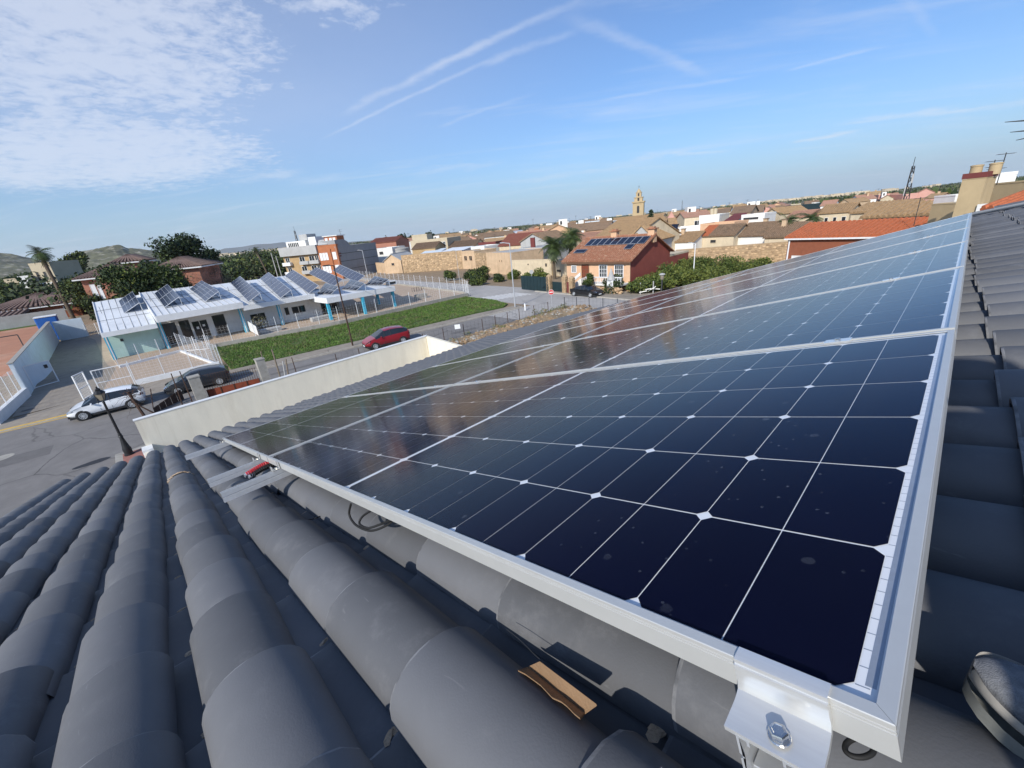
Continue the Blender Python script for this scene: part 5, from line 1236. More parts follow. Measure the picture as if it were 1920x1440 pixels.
struct('weeds', wd_, [MAT['leaf_lite'], MAT['blade_c']], None, 'stuff')
# ------------------------------------------------------------------ buildings of the town
def tile_slab(mb, e0, e1, r1, r0, th=.12, rib=.30, rr=.075, mi=0):
    """roof slope eave e0-e1, ridge r0-r1, covered by half round tile rows running up the slope"""
    n = (e1 - e0).cross(r0 - e0).normalized()
    if n.z < 0: n = -n
    d = n * -th
    mb.add([e0, e1, r1, r0, e0 + d, e1 + d, r1 + d, r0 + d], [(0, 1, 2, 3), (7, 6, 5, 4), (0, 4, 5, 1), (1, 5, 6, 2), (2, 6, 7, 3), (3, 7, 4, 0)], mi)
    if rib:
        L_ = max((e1 - e0).length, (r1 - r0).length); k = max(2, int(L_ / rib)); rr = L_ / k * .36
        for q in range(k):
            t = (q + .5) / k; a, b = e0.lerp(e1, t), r0.lerp(r1, t); s = (e1 - e0).normalized() * rr
            mb.add([a - s, a - s * .6 + n * rr * 1.15, a + s * .6 + n * rr * 1.15, a + s, b - s, b - s * .6 + n * rr * 1.15, b + s * .6 + n * rr * 1.15, b + s], [(0, 4, 5, 1), (1, 5, 6, 2), (2, 6, 7, 3), (0, 1, 2, 3)], mi)
rgt = random.Random(31)
SEEN = {3, 7, 9, 12, 17, 18, 20, 21, 23, 24, 31, 34, 35, 36, 37, 41, 49, 55, 56, 58, 62, 65, 66, 69, 70, 72, 74, 79, 80, 81, 84, 89, 90, 91, 94, 95, 97, 98, 99, 106, 114, 115, 117, 118, 119, 124, 126, 129, 133, 135, 136, 139, 140, 141, 142, 143, 147, 152, 157, 161, 162, 164, 166, 167, 169}
def bld(name, label, L_, R_, depth, wall, roof='flat', rmat='tile_tan', rise=1.5, wins=(), over=.3, rib=.35, cat='house', group=None, chim=0, zt=None, back=0.0, dz=0.0, parap=.5, rise_at=.5, fr='winframe', aer=0, hut=0):
    """L_, R_ = (px, py_of_wall_top, distance) of the facade's two upper corners"""
    a, b = D(*L_), D(*R_); z = (a.z + b.z) / 2 + dz if zt is None else zt
    A_ = Vector((a.x, a.y, 0)); B_ = Vector((b.x, b.y, 0)); w = (B_ - A_).length; ang = math.atan2(B_.y - A_.y, B_.x - A_.x)
    t = thing(name, label, cat, A_, ang, group)
    def put(nm, mb, m, par=None, sm=None): return obj(nm, mb, MAT[m] if isinstance(m, str) else m, par or t, sm, world=False)
    V = Vector
    wb = MB()
    if roof == 'gx':           # ridge along the facade
        y_ = depth * rise_at
        wb.prism([V((0, 0, 0)), V((0, depth, 0)), V((0, depth, z)), V((0, y_, z + rise)), V((0, 0, z))], (w, 0, 0))
    elif roof == 'gy':
        x_ = w * rise_at
        wb.prism([V((0, 0, 0)), V((w, 0, 0)), V((w, 0, z)), V((x_, 0, z + rise)), V((0, 0, z))], (0, depth, 0))
    elif roof == 'shed':
        wb.prism([V((0, 0, 0)), V((0, depth, 0)), V((0, depth, z + rise)), V((0, 0, z))], (w, 0, 0))
    else: wb.bx(0, w, 0, depth, 0, z)
    put('wall', wb, wall)
    o = over; r_ = None
    if roof == 'gx':
        sl = rise / (depth * rise_at); sl2 = rise / (depth * (1 - rise_at)); y_ = depth * rise_at
        r_ = MB(); tile_slab(r_, V((-o, -o, z - o * sl + .13)), V((w + o, -o, z - o * sl + .13)), V((w + o, y_, z + rise + .13)), V((-o, y_, z + rise + .13)), rib=rib)
        tile_slab(r_, V((-o, depth + o, z - o * sl2 + .13)), V((w + o, depth + o, z - o * sl2 + .13)), V((w + o, y_, z + rise + .13)), V((-o, y_, z + rise + .13)), rib=0)
        rf = put('roof', r_, rmat); rm = MB(); rm.tube((-o, y_, z + rise + .15), (w + o, y_, z + rise + .15), .13, n=6); put('ridge_row', rm, rmat, rf)
    elif roof == 'gy':
        x_ = w * rise_at; s1, s2 = rise / x_, rise / (w - x_)
        r_ = MB(); tile_slab(r_, V((-o, depth, z - o * s1 + .13)), V((-o, -o, z - o * s1 + .13)), V((x_, -o, z + rise + .13)), V((x_, depth, z + rise + .13)), rib=rib)
        tile_slab(r_, V((w + o, -o, z - o * s2 + .13)), V((w + o, depth, z - o * s2 + .13)), V((x_, depth, z + rise + .13)), V((x_, -o, z + rise + .13)), rib=rib)
        rf = put('roof', r_, rmat); rm = MB(); rm.tube((x_, -o, z + rise + .15), (x_, depth, z + rise + .15), .13, n=6); put('ridge_row', rm, rmat, rf)
    elif roof == 'shed':
        s1 = rise / depth; r_ = MB(); tile_slab(r_, V((-o, -o, z - o * s1 + .13)), V((w + o, -o, z - o * s1 + .13)), V((w + o, depth + o, z + rise + o * s1 + .13)), V((-o, depth + o, z + rise + o * s1 + .13)), rib=rib); rf = put('roof', r_, rmat)
    elif roof == 'hip':
        h = min(w, depth) / 2; r_ = MB(); e = [V((-o, -o, z)), V((w + o, -o, z)), V((w + o, depth + o, z)), V((-o, depth + o, z))]
        if w >= depth: p, q = V((h, depth / 2, z + rise)), V((w - h, depth / 2, z + rise)); fs = [(e[0], e[1], q, p), (e[1], e[2], q, q), (e[2], e[3], p, q), (e[3], e[0], p, p)]
        else: p, q = V((w / 2, h, z + rise)), V((w / 2, depth - h, z + rise)); fs = [(e[0], e[1], p, p), (e[1], e[2], q, p), (e[2], e[3], q, q), (e[3], e[0], p, q)]
        for f in fs: tile_slab(r_, f[0], f[1], f[2], f[3], rib=rib, th=.1)
        rf = put('roof', r_, rmat)
        f_ = MB(); f_.bx(-o, w + o, -o, depth + o, z - .22, z - .02); put('eave', f_, 'white', rf)
    else:
        p_ = MB(); q = .18
        p_.bx(-.03, w + .03, -.03, q, z, z + parap); p_.bx(-.03, w + .03, depth - q, depth + .03, z, z + parap); p_.bx(-.03, q, q, depth - q, z, z + parap); p_.bx(w - q, w + .03, q, depth - q, z, z + parap); put('parapet', p_, wall)
        p_ = MB(); p_.bx(q, w - q, q, depth - q, z + .01, z + .06); put('roof', p_, rmat if rmat in ('tile_red', 'lightgrey', 'white', 'tile_pink', 'white_roof') else 'lightgrey')
    for wn in wins:
        x0, x1, z0, z1 = wn[:4]; st = wn[4] if len(wn) > 4 else 'window'
        x0, x1, z0, z1 = x0 * w, x1 * w, z0 * z, z1 * z
        f = MB(); e = min(.09, (x1 - x0) * .12)
        f.bx(x0 - e, x1 + e, -.05, .02, z1, z1 + e); f.bx(x0 - e, x1 + e, -.09, .02, z0 - e, z0); f.bx(x0 - e, x0, -.05, .02, z0, z1); f.bx(x1, x1 + e, -.05, .02, z0, z1)
        if st == 'door': fo = put('door', f, fr); p_ = MB(); p_.bx(x0, x1, -.02, .0, z0, z1); put('door_leaf', p_, 'shutter', fo)
        elif st == 'blind': fo = put('window', f, fr); p_ = MB(); p_.bx(x0, x1, -.02, .0, z0, z1); put('blind', p_, 'white_paint', fo)
        elif st == 'hole': fo = put('opening', f, wall); p_ = MB(); p_.bx(x0, x1, -.02, .0, z0, z1); put('shade_panel', p_, 'dark', fo)  # dark panel on the solid wall, painted shade for the inside of an opening
        else:
            fo = put('window', f, fr); p_ = MB(); p_.bx(x0, x1, -.02, .0, z0, z1); put('pane', p_, 'window', fo)
            if (x1 - x0) > .8: p_ = MB(); p_.bx((x0 + x1) / 2 - .04, (x0 + x1) / 2 + .04, -.045, -.02, z0, z1); put('mullion', p_, fr, fo)
    for k in range(chim):
        x_, y_ = w * rgt.uniform(.2, .8), depth * rgt.uniform(.35, .65); zz_ = z + (rise if roof != 'flat' else 0) * .8
        c = MB(); c.bx(x_ - .35, x_ + .35, y_ - .3, y_ + .3, zz_ - .8, zz_ + 1.1); co = put('chimney', c, 'plaster' if k % 2 == 0 else 'whitewash'); c = MB(); c.bx(x_ - .45, x_ + .45, y_ - .4, y_ + .4, zz_ + 1.1, zz_ + 1.22); put('chimney_cap', c, 'tile_brown', co)
    if aer:
        x_, y_ = w * rgt.uniform(.15, .85), depth * rgt.uniform(.3, .7); z0_ = z + (rise * .6 if roof != 'flat' else .05); hh_ = rgt.uniform(1.8, 3.2)
        c = MB(); c.tube((x_, y_, z0_ - .3), (x_, y_, z0_ + hh_), .035, n=4)
        for q in range(rgt.choice((1, 2))): c.tube((x_ - .6, y_ - .3, z0_ + hh_ - .1 - .4 * q), (x_ + .6, y_ + .3, z0_ + hh_ - .1 - .4 * q), .025, n=4)
        put('aerial', c, 'darksteel')
    if hut:
        x_ = w * rgt.uniform(.1, .55); c = MB(); c.bx(x_, x_ + min(2.6, w * .35), depth * .45, depth * .8, z - .3, z + (rise if roof != 'flat' else 0) + 1.5); ho = put('roof_hut', c, 'whitewash'); c = MB(); c.bx(x_ + .4, x_ + 1.0, depth * .45 - .04, depth * .45, z + (rise if roof != 'flat' else .2), z + (rise if roof != 'flat' else .2) + 1.0); put('opening', c, 'dark', ho)  # the hut's opening is a dark panel, its inner shade painted on
    return t, w, z
def W_(n, z0, z1, x0=.08, x1=.92, frac=.45, st='window'):
    s = (x1 - x0) / n; return [(x0 + s * (i + .5 - frac / 2), x0 + s * (i + .5 + frac / 2), z0, z1, st) for i in range(n)]
def part(t, nm, mb, m, par=None, sm=None): return obj(nm, mb, MAT[m], par or t, sm, world=False)

# --- house with the red side wall, behind the black car
t, w, z = bld('red_sided_house', 'peach house with red side wall and solar panels on its tiled roof', (1062, 486, 62.2), (1181, 489, 56.4), 11.0, 'peach', 'gx', 'tile_mix', 2.5, over=.55, rib=.30, rise_at=.52)
s_ = MB(); s_.prism([Vector((w + .01, -.02, 0)), Vector((w + .01, 11.02, 0)), Vector((w + .01, 11.02, z)), Vector((w + .01, 5.72, z + 2.48)), Vector((w + .01, -.02, z))], (.08, 0, 0)); part(t, 'side_wall', s_, 'red_wall')
s_ = MB(); s_.bx(w - .5, w + .1, -.10, -.02, 0, z - .4); part(t, 'corner_strip', s_, 'peach')
s_ = MB(); s_.bx(w - 6, w + .05, 11.05, 17.5, 0, z - .9); rw_ = part(t, 'rear_wing', s_, 'red_wall'); s_ = MB(); s_.bx(w - 6, w + .06, 11.0, 17.55, z - .9, z - .65); part(t, 'wing_coping', s_, 'cream_wall', rw_)
fz = .40 * z
for x0, x1, z0, z1, kind in ((.095, .165, .60, .80, 0), (.27, .375, .42, .82, 1), (.555, .665, .45, .82, 0), (.79, .905, .45, .82, 0)):
    f = MB(); x0 *= w; x1 *= w; z0 *= z; z1 *= z; e = .1
    f.bx(x0 - e, x1 + e, -.08, .02, z1, z1 + e); f.bx(x0 - e, x0, -.08, .02, z0, z1); f.bx(x1, x1 + e, -.08, .02, z0, z1); f.bx(x0 - e, x1 + e, -.10, .02, z0 - e, z0)
    fo = part(t, 'door' if kind else 'window', f, 'shutter' if kind else 'white_paint'); g = MB(); g.bx(x0, x1, -.03, .0, z0, z1); part(t, 'door_leaf' if kind else 'pane', g, 'rust' if kind else 'window', fo)
    f = MB(); 
    for q in (1, 2, 3): xx = x0 + (x1 - x0) * q / 4; f.bx(xx - .025, xx + .025, -.055, -.03, z0, z1)
    for q in (1, 2): zz_ = z0 + (z1 - z0) * q / 3; f.bx(x0, x1, -.056, -.031, zz_ - .02, zz_ + .02)
    part(t, 'glazing_bars', f, 'shutter' if kind else 'white_paint', fo)
e_ = MB(); e_.bx(-.5, w + .4, -.56, -.44, z - .42, z - .26); part(t, 'gutter', e_, 'shutter')
bal = MB(); bal.bx(.46 * w, w + .05, -2.0, 0, fz - .65, fz - .45); bo_ = part(t, 'balcony', bal, 'whitewash'); bal = MB(); bal.bx(.46 * w, w + .05, -2.0, -1.85, fz + .38, fz + .48); part(t, 'handrail', bal, 'white', bo_)
for k in range(22):
    b = MB(); xx = .47 * w + k * (.53 * w) / 21.5; b.lathe((xx, -1.92, fz - .45), [(.05, 0), (.08, .2), (.05, .45), (.06, .84)], 6); part(t, 'baluster', b, 'white', bo_)
st_ = MB()
for k in range(9): st_.bx(.14 * w + k * .30, .14 * w + k * .30 + .32, -2.2, -.1, 0, .22 + k * .20)
part(t, 'stairs', st_, 'whitewash'); st_ = MB(); st_.prism([Vector((.12 * w, -2.25, .8)), Vector((.14 * w + 2.7, -2.25, 2.7)), Vector((.14 * w + 2.7, -2.25, 2.3)), Vector((.12 * w, -2.25, .3))], (0, -.12, 0)); part(t, 'stair_rail', st_, 'white')
for i, x_ in enumerate((.30, .86)):
    c = MB(); c.bx(x_ * w + 1, x_ * w + 1.9, 5.3, 6.1, z + 1.6, z + 3.3); co = part(t, 'chimney', c, 'peach'); c = MB(); c.bx(x_ * w + .8, x_ * w + 2.1, 5.1, 6.3, z + 3.3, z + 3.42); c.bx(x_ * w + 1.1, x_ * w + 1.8, 5.4, 6.0, z + 3.42, z + 3.6); part(t, 'chimney_cap', c, 'tile_mix', co)
sl = 2.5 / 5.72; un = Vector((0, -sl, 1)).normalized(); us = Vector((0, 1, sl)).normalized()
def roofpv(x, s, wd, ln, lab):
    o0 = Vector((x, 0, z + .13)) + us * s + un * .16; mb = MB(); mb.prism([o0, o0 + Vector((wd, 0, 0)), o0 + Vector((wd, 0, 0)) + us * ln, o0 + us * ln], un * .05)
    Mx = wm(t); mb.v = [tuple(Mx @ Vector(p)) for p in mb.v]; fm = MB()
    cs = [Mx @ (o0 + Vector((dx * wd, 0, 0)) + us * dy * ln + un * .05) for dx, dy in ((0, 0), (1, 0), (1, 1), (0, 1))]
    q = thing('roof_solar_panel', lab, 'solar panel', cs[0], 0, 'solar panels on the roof of the red sided house'); obj('panel_face', mb, MAT['pv_dark'], q)
    for i in range(4): fm.tube(cs[i], cs[(i + 1) % 4], .022, n=4)
    obj('panel_frame', fm, MAT['pv_frame'], q)
for k in range(9): roofpv(.10 * w + k * 1.06, 3.45, 1.0, 1.9, 'dark solar panel in the long row under the ridge of the red sided house')
roofpv(.035 * w, 1.4, 1.9, 1.0, 'dark solar panel lying lower at the left of the tiled roof'); roofpv(.80 * w, 2.1, 1.05, 1.25, 'single dark solar panel below the right end of the row')
# fence pillars, gates, garden of that house
def pillar(px, py, h, lab):
    c = G(px, py, .1); t = thing('stone_pillar', lab, 'pillar', c, 0, 'stone pillars of the garden fence'); b = MB(); b.box(c + Vector((0, 0, h / 2)), (.62, .62, h)); obj('shaft', b, MAT['stone'], t)
    b = MB(); b.lathe(c + Vector((0, 0, h)), [(.40, 0), (.40, .08), (.30, .2), (.1, .3)], 10); obj('cap', b, MAT['stone'], t)
    b = MB(); rr = random.Random(px)
    for _ in range(26): rock(b, c + Vector((rr.uniform(-.3, .3), -.31, rr.uniform(.1, h - .15))), .09, rr); rock(b, c + Vector((.31, rr.uniform(-.3, .3), rr.uniform(.1, h - .15))), .09, rr)
    obj('stone_facing', b, MAT['rubble'], t)
for px, py, h, lab in ((1031, 546, 2.1, 'leftmost stone pillar, beside the dark green gate'), (1060, 548, 2.1, 'stone pillar second from the dark gate, left of the stairs'), (1073, 550, 2.0, 'stone pillar just left of the black car'), (1108, 549, 1.8, 'round topped stone pillar behind the black car')): pillar(px, py, h, lab)
def panel_gate(label, p0, p1, h, n, m, name='sheet_gate'):
    a, b = G(*p0, .08), G(*p1, .08); d = b - a; t = thing(name, label, 'gate', a); g = Vector((-d.y, d.x, 0)).normalized() * .05
    for q in range(n): w = MB(); w.prism([a + d * (q / n + .004), a + d * ((q + 1) / n - .004), a + d * ((q + 1) / n - .004) + Vector((0, 0, h)), a + d * (q / n + .004) + Vector((0, 0, h))], g); obj('gate_board', w, MAT[m], t)
    w = MB(); w.prism([a + Vector((0, 0, h)), b + Vector((0, 0, h)), b + Vector((0, 0, h + .06)), a + Vector((0, 0, h + .06))], g * 1.5); obj('top_rail', w, MAT[m], t)
MAT['gate_green'] = mat('gate_green', (.012, .03, .035), .5, .15, 2)
panel_gate('dark green sheet gate left of the stone pillars', (978, 542), (1028, 547), 2.0, 8, 'gate_green'); panel_gate('low dark green gate between the two left stone pillars', (1036, 546), (1056, 548), 1.3, 3, 'gate_green'); panel_gate('narrow dark red gate by the stairs', (1063, 549), (1070, 550), 1.4, 2, 'maroon')
t = thing('garden_wall', 'low rough stone garden wall right of the black car', 'wall', G(1112, 549)); b = MB(); rr = random.Random(8); a_, b_ = G(1112, 549), G(1165, 553)
for _ in range(220): q = a_.lerp(b_, rr.random()); rock(b, q + Vector((rr.uniform(-.2, .2), rr.uniform(-.2, .2), rr.uniform(.05, .8))), .17, rr)
o = obj('stones', b, MAT['rubble'], t); o['kind'] = 'stuff'
sg_ = G(1146, 551); t = thing('white_shrine', 'small white pointed garden shrine before the dark shrub', 'shrine', sg_); b = MB(); b.box(sg_ + Vector((0, 0, .9)), (.9, .6, 1.8)); obj('shrine_body', b, MAT['white'], t)
b = MB(); b.lathe(sg_ + Vector((0, 0, 1.8)), [(.55, 0), (.35, .5), (.12, 1.2), (.02, 1.5)], 8); obj('spire', b, MAT['lightgrey'], t)

# --- long stone walls and sheds on the far side of the cross street
t, w, z = bld('stone_wall', 'long rough tan stone wall left of the block with two windows', (751, 478, 121), (866, 472, 113), .6, 'stone', 'flat', parap=.12, cat='wall')
def stones_on(t, w, z, n, seed, s=.32, dens=None):
    """single proud stones on a wall face"""
    r = random.Random(seed); protos = []
    for k in range(5):
        b = MB(); a = [Vector((s * r.uniform(.8, 1.35) * math.cos(q * 1.047 + .3), 0, s * r.uniform(.5, .9) * math.sin(q * 1.047 + .3))) for q in range(6)]
        b.add(a + [p * .8 + Vector((0, -.07, 0)) for p in a], [tuple(range(6, 12))] + [(q, (q + 1) % 6, 6 + (q + 1) % 6, 6 + q) for q in range(6)]); protos.append(to_mesh('stone', b, MAT['stonepiece']))
    placed = []
    tries = 0
    while len(placed) < n and tries < n * 30:
        tries += 1; x, zz_ = r.uniform(s, w - s), r.uniform(s * .6, z - s * .5)
        if any(abs(x - a) < s * 1.7 and abs(zz_ - c) < s * 1.15 for a, c in placed): continue
        placed.append((x, zz_)); o = link('stone', r.choice(protos), t); o.location = (x, -.005, zz_); o.rotation_euler = (0, r.choice((0, math.pi)), 0)
stones_on(t, w, z, 200, 1, .34)
bld('gable_shed', 'small tan shed with grey sheet roof at the left end of the stone wall', (719, 485, 125), (752, 492, 122), 9, 'plaster', 'gy', 'lightgrey', 1.6, wins=((.42, .58, .62, .8, 'hole'),), rib=0, cat='shed')
bld('low_wall', 'tan wall running from the grey block to the small gable shed', (704, 494, 134), (722, 493, 126), .5, 'plaster', 'flat', parap=.1, cat='wall')
bld('stone_house', 'tan house end with two small windows between the stone walls', (863, 475, 113.5), (889, 471, 108), 7, 'plaster', 'flat', parap=.3, wins=((.26, .44, .52, .78), (.62, .80, .52, .78)), fr='plaster')
t, w, z = bld('stone_wall', 'brown stone wall right of the block with two windows', (889, 472, 107.5), (913, 478, 99), .6, 'stone', 'flat', parap=.12, cat='wall'); stones_on(t, w, z, 60, 4, .32)
bld('stone_wall', 'flat plastered tan wall between the stone wall and the low pale wall', (911, 474, 95), (959, 476, 86), 8, 'plaster', 'flat', parap=.15, cat='wall', wins=((.52, .54, .6, .68, 'hole'), (.60, .62, .6, .68, 'hole')), fr='plaster')
bld('pale_wall', 'lower pale tan wall left of the palms', (959, 489, 85), (1033, 488, 79), .5, 'cream_wall', 'flat', parap=.15, cat='wall', wins=((.42, .45, .72, .8, 'hole'), (.86, .90, .6, .8, 'hole')), fr='cream_wall')
bld('cream_house', 'cream house end between the palms and the tiled house', (1035, 489, 80), (1060, 489, 76), 6, 'cream_wall', 'flat', parap=.15, wins=((.35, .65, .28, .42, 'hole'),), fr='cream_wall')
bld('unfinished_house', 'pale unfinished house with maroon strips above the low wall', (974, 470, 97), (1016, 462, 92), 9, 'lightgrey', 'flat', parap=.2, wins=((.12, .30, .70, .85, 'hole'), (.02, .25, .45, .6, 'hole'), (.72, .90, .55, .85, 'hole')), fr='lightgrey')
a_ = D(1000, 468, 94.2); b = MB(); 
t = thing('maroon_screen', 'maroon upright panel on the unfinished pale house', 'panel', Vector((a_.x, a_.y, 0))); b.box((a_.x, a_.y, 5.4), (1.2, .3, 2.6)); obj('screen_sheet', b, MAT['maroon'], t); b = MB(); b.box((a_.x, a_.y, 6.75), (1.3, .36, .1)); obj('screen_cap', b, MAT['lightgrey'], t)
# right hand stone wall behind the orchard
t, w, z = bld('stone_wall', 'long honey coloured rubble stone wall behind the orange trees', (1268, 468, 78), (1482, 456, 82), .6, 'stone', 'flat', parap=.1, cat='wall'); stones_on(t, w, z, 300, 7, .25)
# orange tiled building at the right
t, w, z = bld('brick_building', 'brown red building with bright orange tiled roof behind our panels', (1478, 449, 66.5), (1745, 437, 61), 6.0, 'brownred_brick', 'gx', 'tile_orange', 1.25, over=.35, rib=.50, rise_at=.8, wins=((.06, .2, .28, .52, 'blind'),))
b = MB(); b.bx(-.3, w + .3, -.44, -.30, z - .22, z - .04); part(t, 'gutter', b, 'white'); b = MB(); b.tube((.25, -.12, 0), (.25, -.12, z), .09, n=8); part(t, 'downpipe', b, 'white')
# grey and orange apartment block
t, w, z = bld('apartment_block', 'large grey blank wall of the apartment block beside the orange brick', (629, 466, 126.1), (704, 456, 140), 14, 'grey_wall', 'flat', 'lightgrey', parap=.4, cat='building')
for f in (.28, .55, .8): b = MB(); b.bx(0, w, -.03, .01, z * f, z * f + .10); part(t, 'floor_band', b, 'dark')
b = MB(); b.prism([Vector((.02 * w, .05, z)), Vector((.36 * w, .05, z)), Vector((.30 * w, .05, z + 1.4)), Vector((.22 * w, .05, z + 2.1)), Vector((.02 * w, .05, z + 2.1))], (0, 5, 0)); part(t, 'stair_tower', b, 'grey_wall')
for k, (x, m) in enumerate(((.02, 'maroon'), (.02, 'maroon'))): b = MB(); b.bx(.015 * w, .09 * w, -.06, -.01, z * (.80 - .08 * k), z * (.84 - .08 * k)); part(t, 'red_bar', b, m)
b = MB()
for k in range(3): xx = .55 * w + k * 1.2; b.tube((xx, 3, z), (xx, 3, z + 1.2), .05, n=5)
part(t, 'vent_pipe', b, 'steel')
o3 = bld('orange_block', 'orange brick apartment block with white shuttered windows', (593, 464, 128.5), (629, 458, 126), 4, 'orange_brick', 'flat', 'lightgrey', parap=.25, cat='building', wins=[(x0, x1, a, b, 'blind') for a, b in ((.60, .80), (.22, .42)) for x0, x1 in ((.08, .19), (.23, .34), (.38, .48), (.74, .90))])
t, w, z = o3; b = MB(); b.bx(.55 * w, .68 * w, -.25, .0, 0, z - .8); part(t, 'pilaster', b, 'orange_brick'); b = MB(); b.bx(.35 * w, 1.0 * w, 1.5, 6, z, z + 2.3); po = part(t, 'penthouse', b, 'orange_brick'); b = MB(); b.bx(.3 * w, 1.05 * w, 1.2, 6.3, z + 2.3, z + 2.5); part(t, 'penthouse_roof', b, 'whitewash', po)
for k, x in enumerate((.40, .62, .8)): b = MB(); b.bx(x * w, (x + .13) * w, 1.43, 1.5, z + .3, z + 1.9); part(t, 'blind', b, 'white_paint', po)
b = MB(); b.prism([Vector((.0, .8, z + .3)), Vector((.5 * w, .8, z + .3)), Vector((.5 * w, 2.4, z + 1.6)), Vector((0, 2.4, z + 1.6))], (0, -.05, .05)); part(t, 'attic_slope', b, 'lightgrey')
t, w, z = bld('ochre_block', 'ochre brick apartment block with pale balconies and white roof storey', (527, 470, 136), (594, 461, 128.8), 9, 'ochre_brick', 'flat', 'white', parap=.5, cat='building', wins=[(x0, x1, a, b) for a, b in ((.58, .74), (.30, .46)) for x0, x1 in ((.06, .16), (.45, .58), (.72, .85), (.88, .97))])
for a in (.52, .24):
    for x0, x1 in ((0, .22), (.48, .72), (.74, 1.0)): b = MB(); b.bx(x0 * w, x1 * w, -1.0, 0, z * a, z * a + .9); part(t, 'balcony', b, 'white' if x0 == 0 else 'lightgrey')
b = MB(); b.bx(-.1, w + .1, -.9, .0, z * .80, z + .5); part(t, 'eave_band', b, 'lightgrey')
b = MB(); b.bx(.08 * w, .62 * w, 1.5, 8, z + .05, z + 1.9); ps = part(t, 'roof_storey', b, 'whitewash')
for k in range(6): b = MB(); b.bx((.14 + .05 * k) * w, (.17 + .05 * k) * w, 1.43, 1.5, z + .5, z + 1.5); part(t, 'pane', b, 'window', ps)
b = MB(); b.bx(.68 * w, .88 * w, 2, 6, z + .05, z + 2.6); part(t, 'stair_tower', b, 'white')
b = MB(); b.bx(.38 * w, .60 * w, 3, 7, z + 1.95, z + 3.5); part(t, 'water_tank', b, 'lightgrey')
# masts and aerials
def lattice(label, px, py, dist, ztop_py, w0, m, zb=0.0, cat='mast', px1=None):
    g = D(px, py, dist); zt = D(px1 or px, ztop_py, dist).z; c = Vector((g.x, g.y, zb)); t = thing('lattice_mast', label, cat, c); lg = []
    for k in range(3):
        a = 2.09 * k; o_ = Vector((math.cos(a), math.sin(a), 0)); b = MB(); b.tube(c + o_ * w0, Vector((g.x, g.y, zt)) + o_ * w0 * .3, .11, .07, 5); obj('leg', b, MAT[m], t); lg.append(o_)
    b = MB(); n = int((zt - zb) / (w0 * 1.8))
    for i in range(n):
        f0, f1 = i / n, (i + 1) / n; z0, z1_ = zb + (zt - zb) * f0, zb + (zt - zb) * f1; r0_, r1_ = w0 * (1 - .7 * f0), w0 * (1 - .7 * f1)
        for k in range(3): b.tube(Vector((g.x, g.y, z0)) + lg[k] * r0_, Vector((g.x, g.y, z1_)) + lg[(k + 1) % 3] * r1_, .06, n=4); b.tube(Vector((g.x, g.y, z1_)) + lg[k] * r1_, Vector((g.x, g.y, z1_)) + lg[(k + 1) % 3] * r1_, .03, n=4)
    obj('bracing', b, MAT[m], t); b = MB(); b.tube((g.x, g.y, zt - .5), (g.x, g.y, zt + 1.6), .05, n=5); obj('aerial', b, MAT[m], t)
    for k, (zz_, s) in enumerate(((zt - 2.2, 1), (zt - 4.4, -1))):
        b = MB(); b.box((g.x + .35 * s, g.y - .3, zz_), (.25, .2, 1.7)); obj('antenna_panel', b, MAT['lightgrey'], t)
lattice('tall lattice radio mast above the tan roofs at the right', 1697, 376, 120, 312, .85, 'dark', 0, px1=1709)
lattice('thin lattice mast behind the ochre apartment block', 560, 462, 190, 432, .9, 'darksteel', 0)
lattice('distant thin mast on the plain right of the church tower', 1278, 402, 800, 376, 1.6, 'darksteel', 0)
def aerial(label, p0, p1, dist, bars, m='darksteel'):
    a, b = D(*p0, dist), D(*p1, dist); t = thing('tv_aerial', label, 'aerial', a, 0, 'television aerials on the roofs'); q = MB(); q.tube(Vector((a.x, a.y, a.z - 1)), Vector((a.x, a.y, b.z)), .035, n=5); obj('mast', q, MAT[m], t)
    for i in range(bars):
        q = MB(); zz_ = b.z - .1 - i * .45; d = Vector((.48 - .1 * i, .3, 0)); q.tube(Vector((a.x, a.y, zz_)) - d, Vector((a.x, a.y, zz_)) + d, .022, n=4)
        for k in range(5): e = Vector((a.x, a.y, zz_)) + d * (k / 2 - 1); q.tube(e + Vector((-.1, .2, 0)), e + Vector((.1, -.2, 0)), .012, n=4)
        obj('boom', q, MAT[m], t)
aerial('tallest tv aerial at the right, leaning over the white plaster parapet', (1876, 322), (1886, 286), 57, 1); aerial('tv aerial with two booms beside the round chimney', (1857, 330), (1862, 300), 57, 2); aerial('short tv aerial between the two taller ones', (1865, 328), (1867, 314), 57, 1)
aerial('tv aerial on the orange apartment block', (640, 446), (641, 430), 130, 2); aerial('thin tv aerial above the tan roof before the mast', (1718, 404), (1720, 370), 62, 1); aerial('tv aerial at the left of the distant orange terrace', (1000, 424), (1001, 410), 200, 2); aerial('tv aerial at the right of the distant orange terrace', (1080, 418), (1081, 404), 200, 2)
rd_ = MB()
t = thing('aerial_rods', 'three thin dark tapering rods reaching in at the right edge', 'aerial', D(1960, 240, 14)); 
for (x0, y0, x1, y1) in ((1884, 229, 1975, 222), (1894, 248, 1975, 240), (1905, 263, 1975, 248)): rd_ = MB(); rd_.tube(D(x0, y0, 14), D(x1, y1, 14), .006, .028, 6); obj('rod', rd_, MAT['darksteel'], t)
rd_ = MB(); rd_.tube(D(1973, 216, 14), D(1973, 400, 14), .03, n=6); obj('mast', rd_, MAT['darksteel'], t)

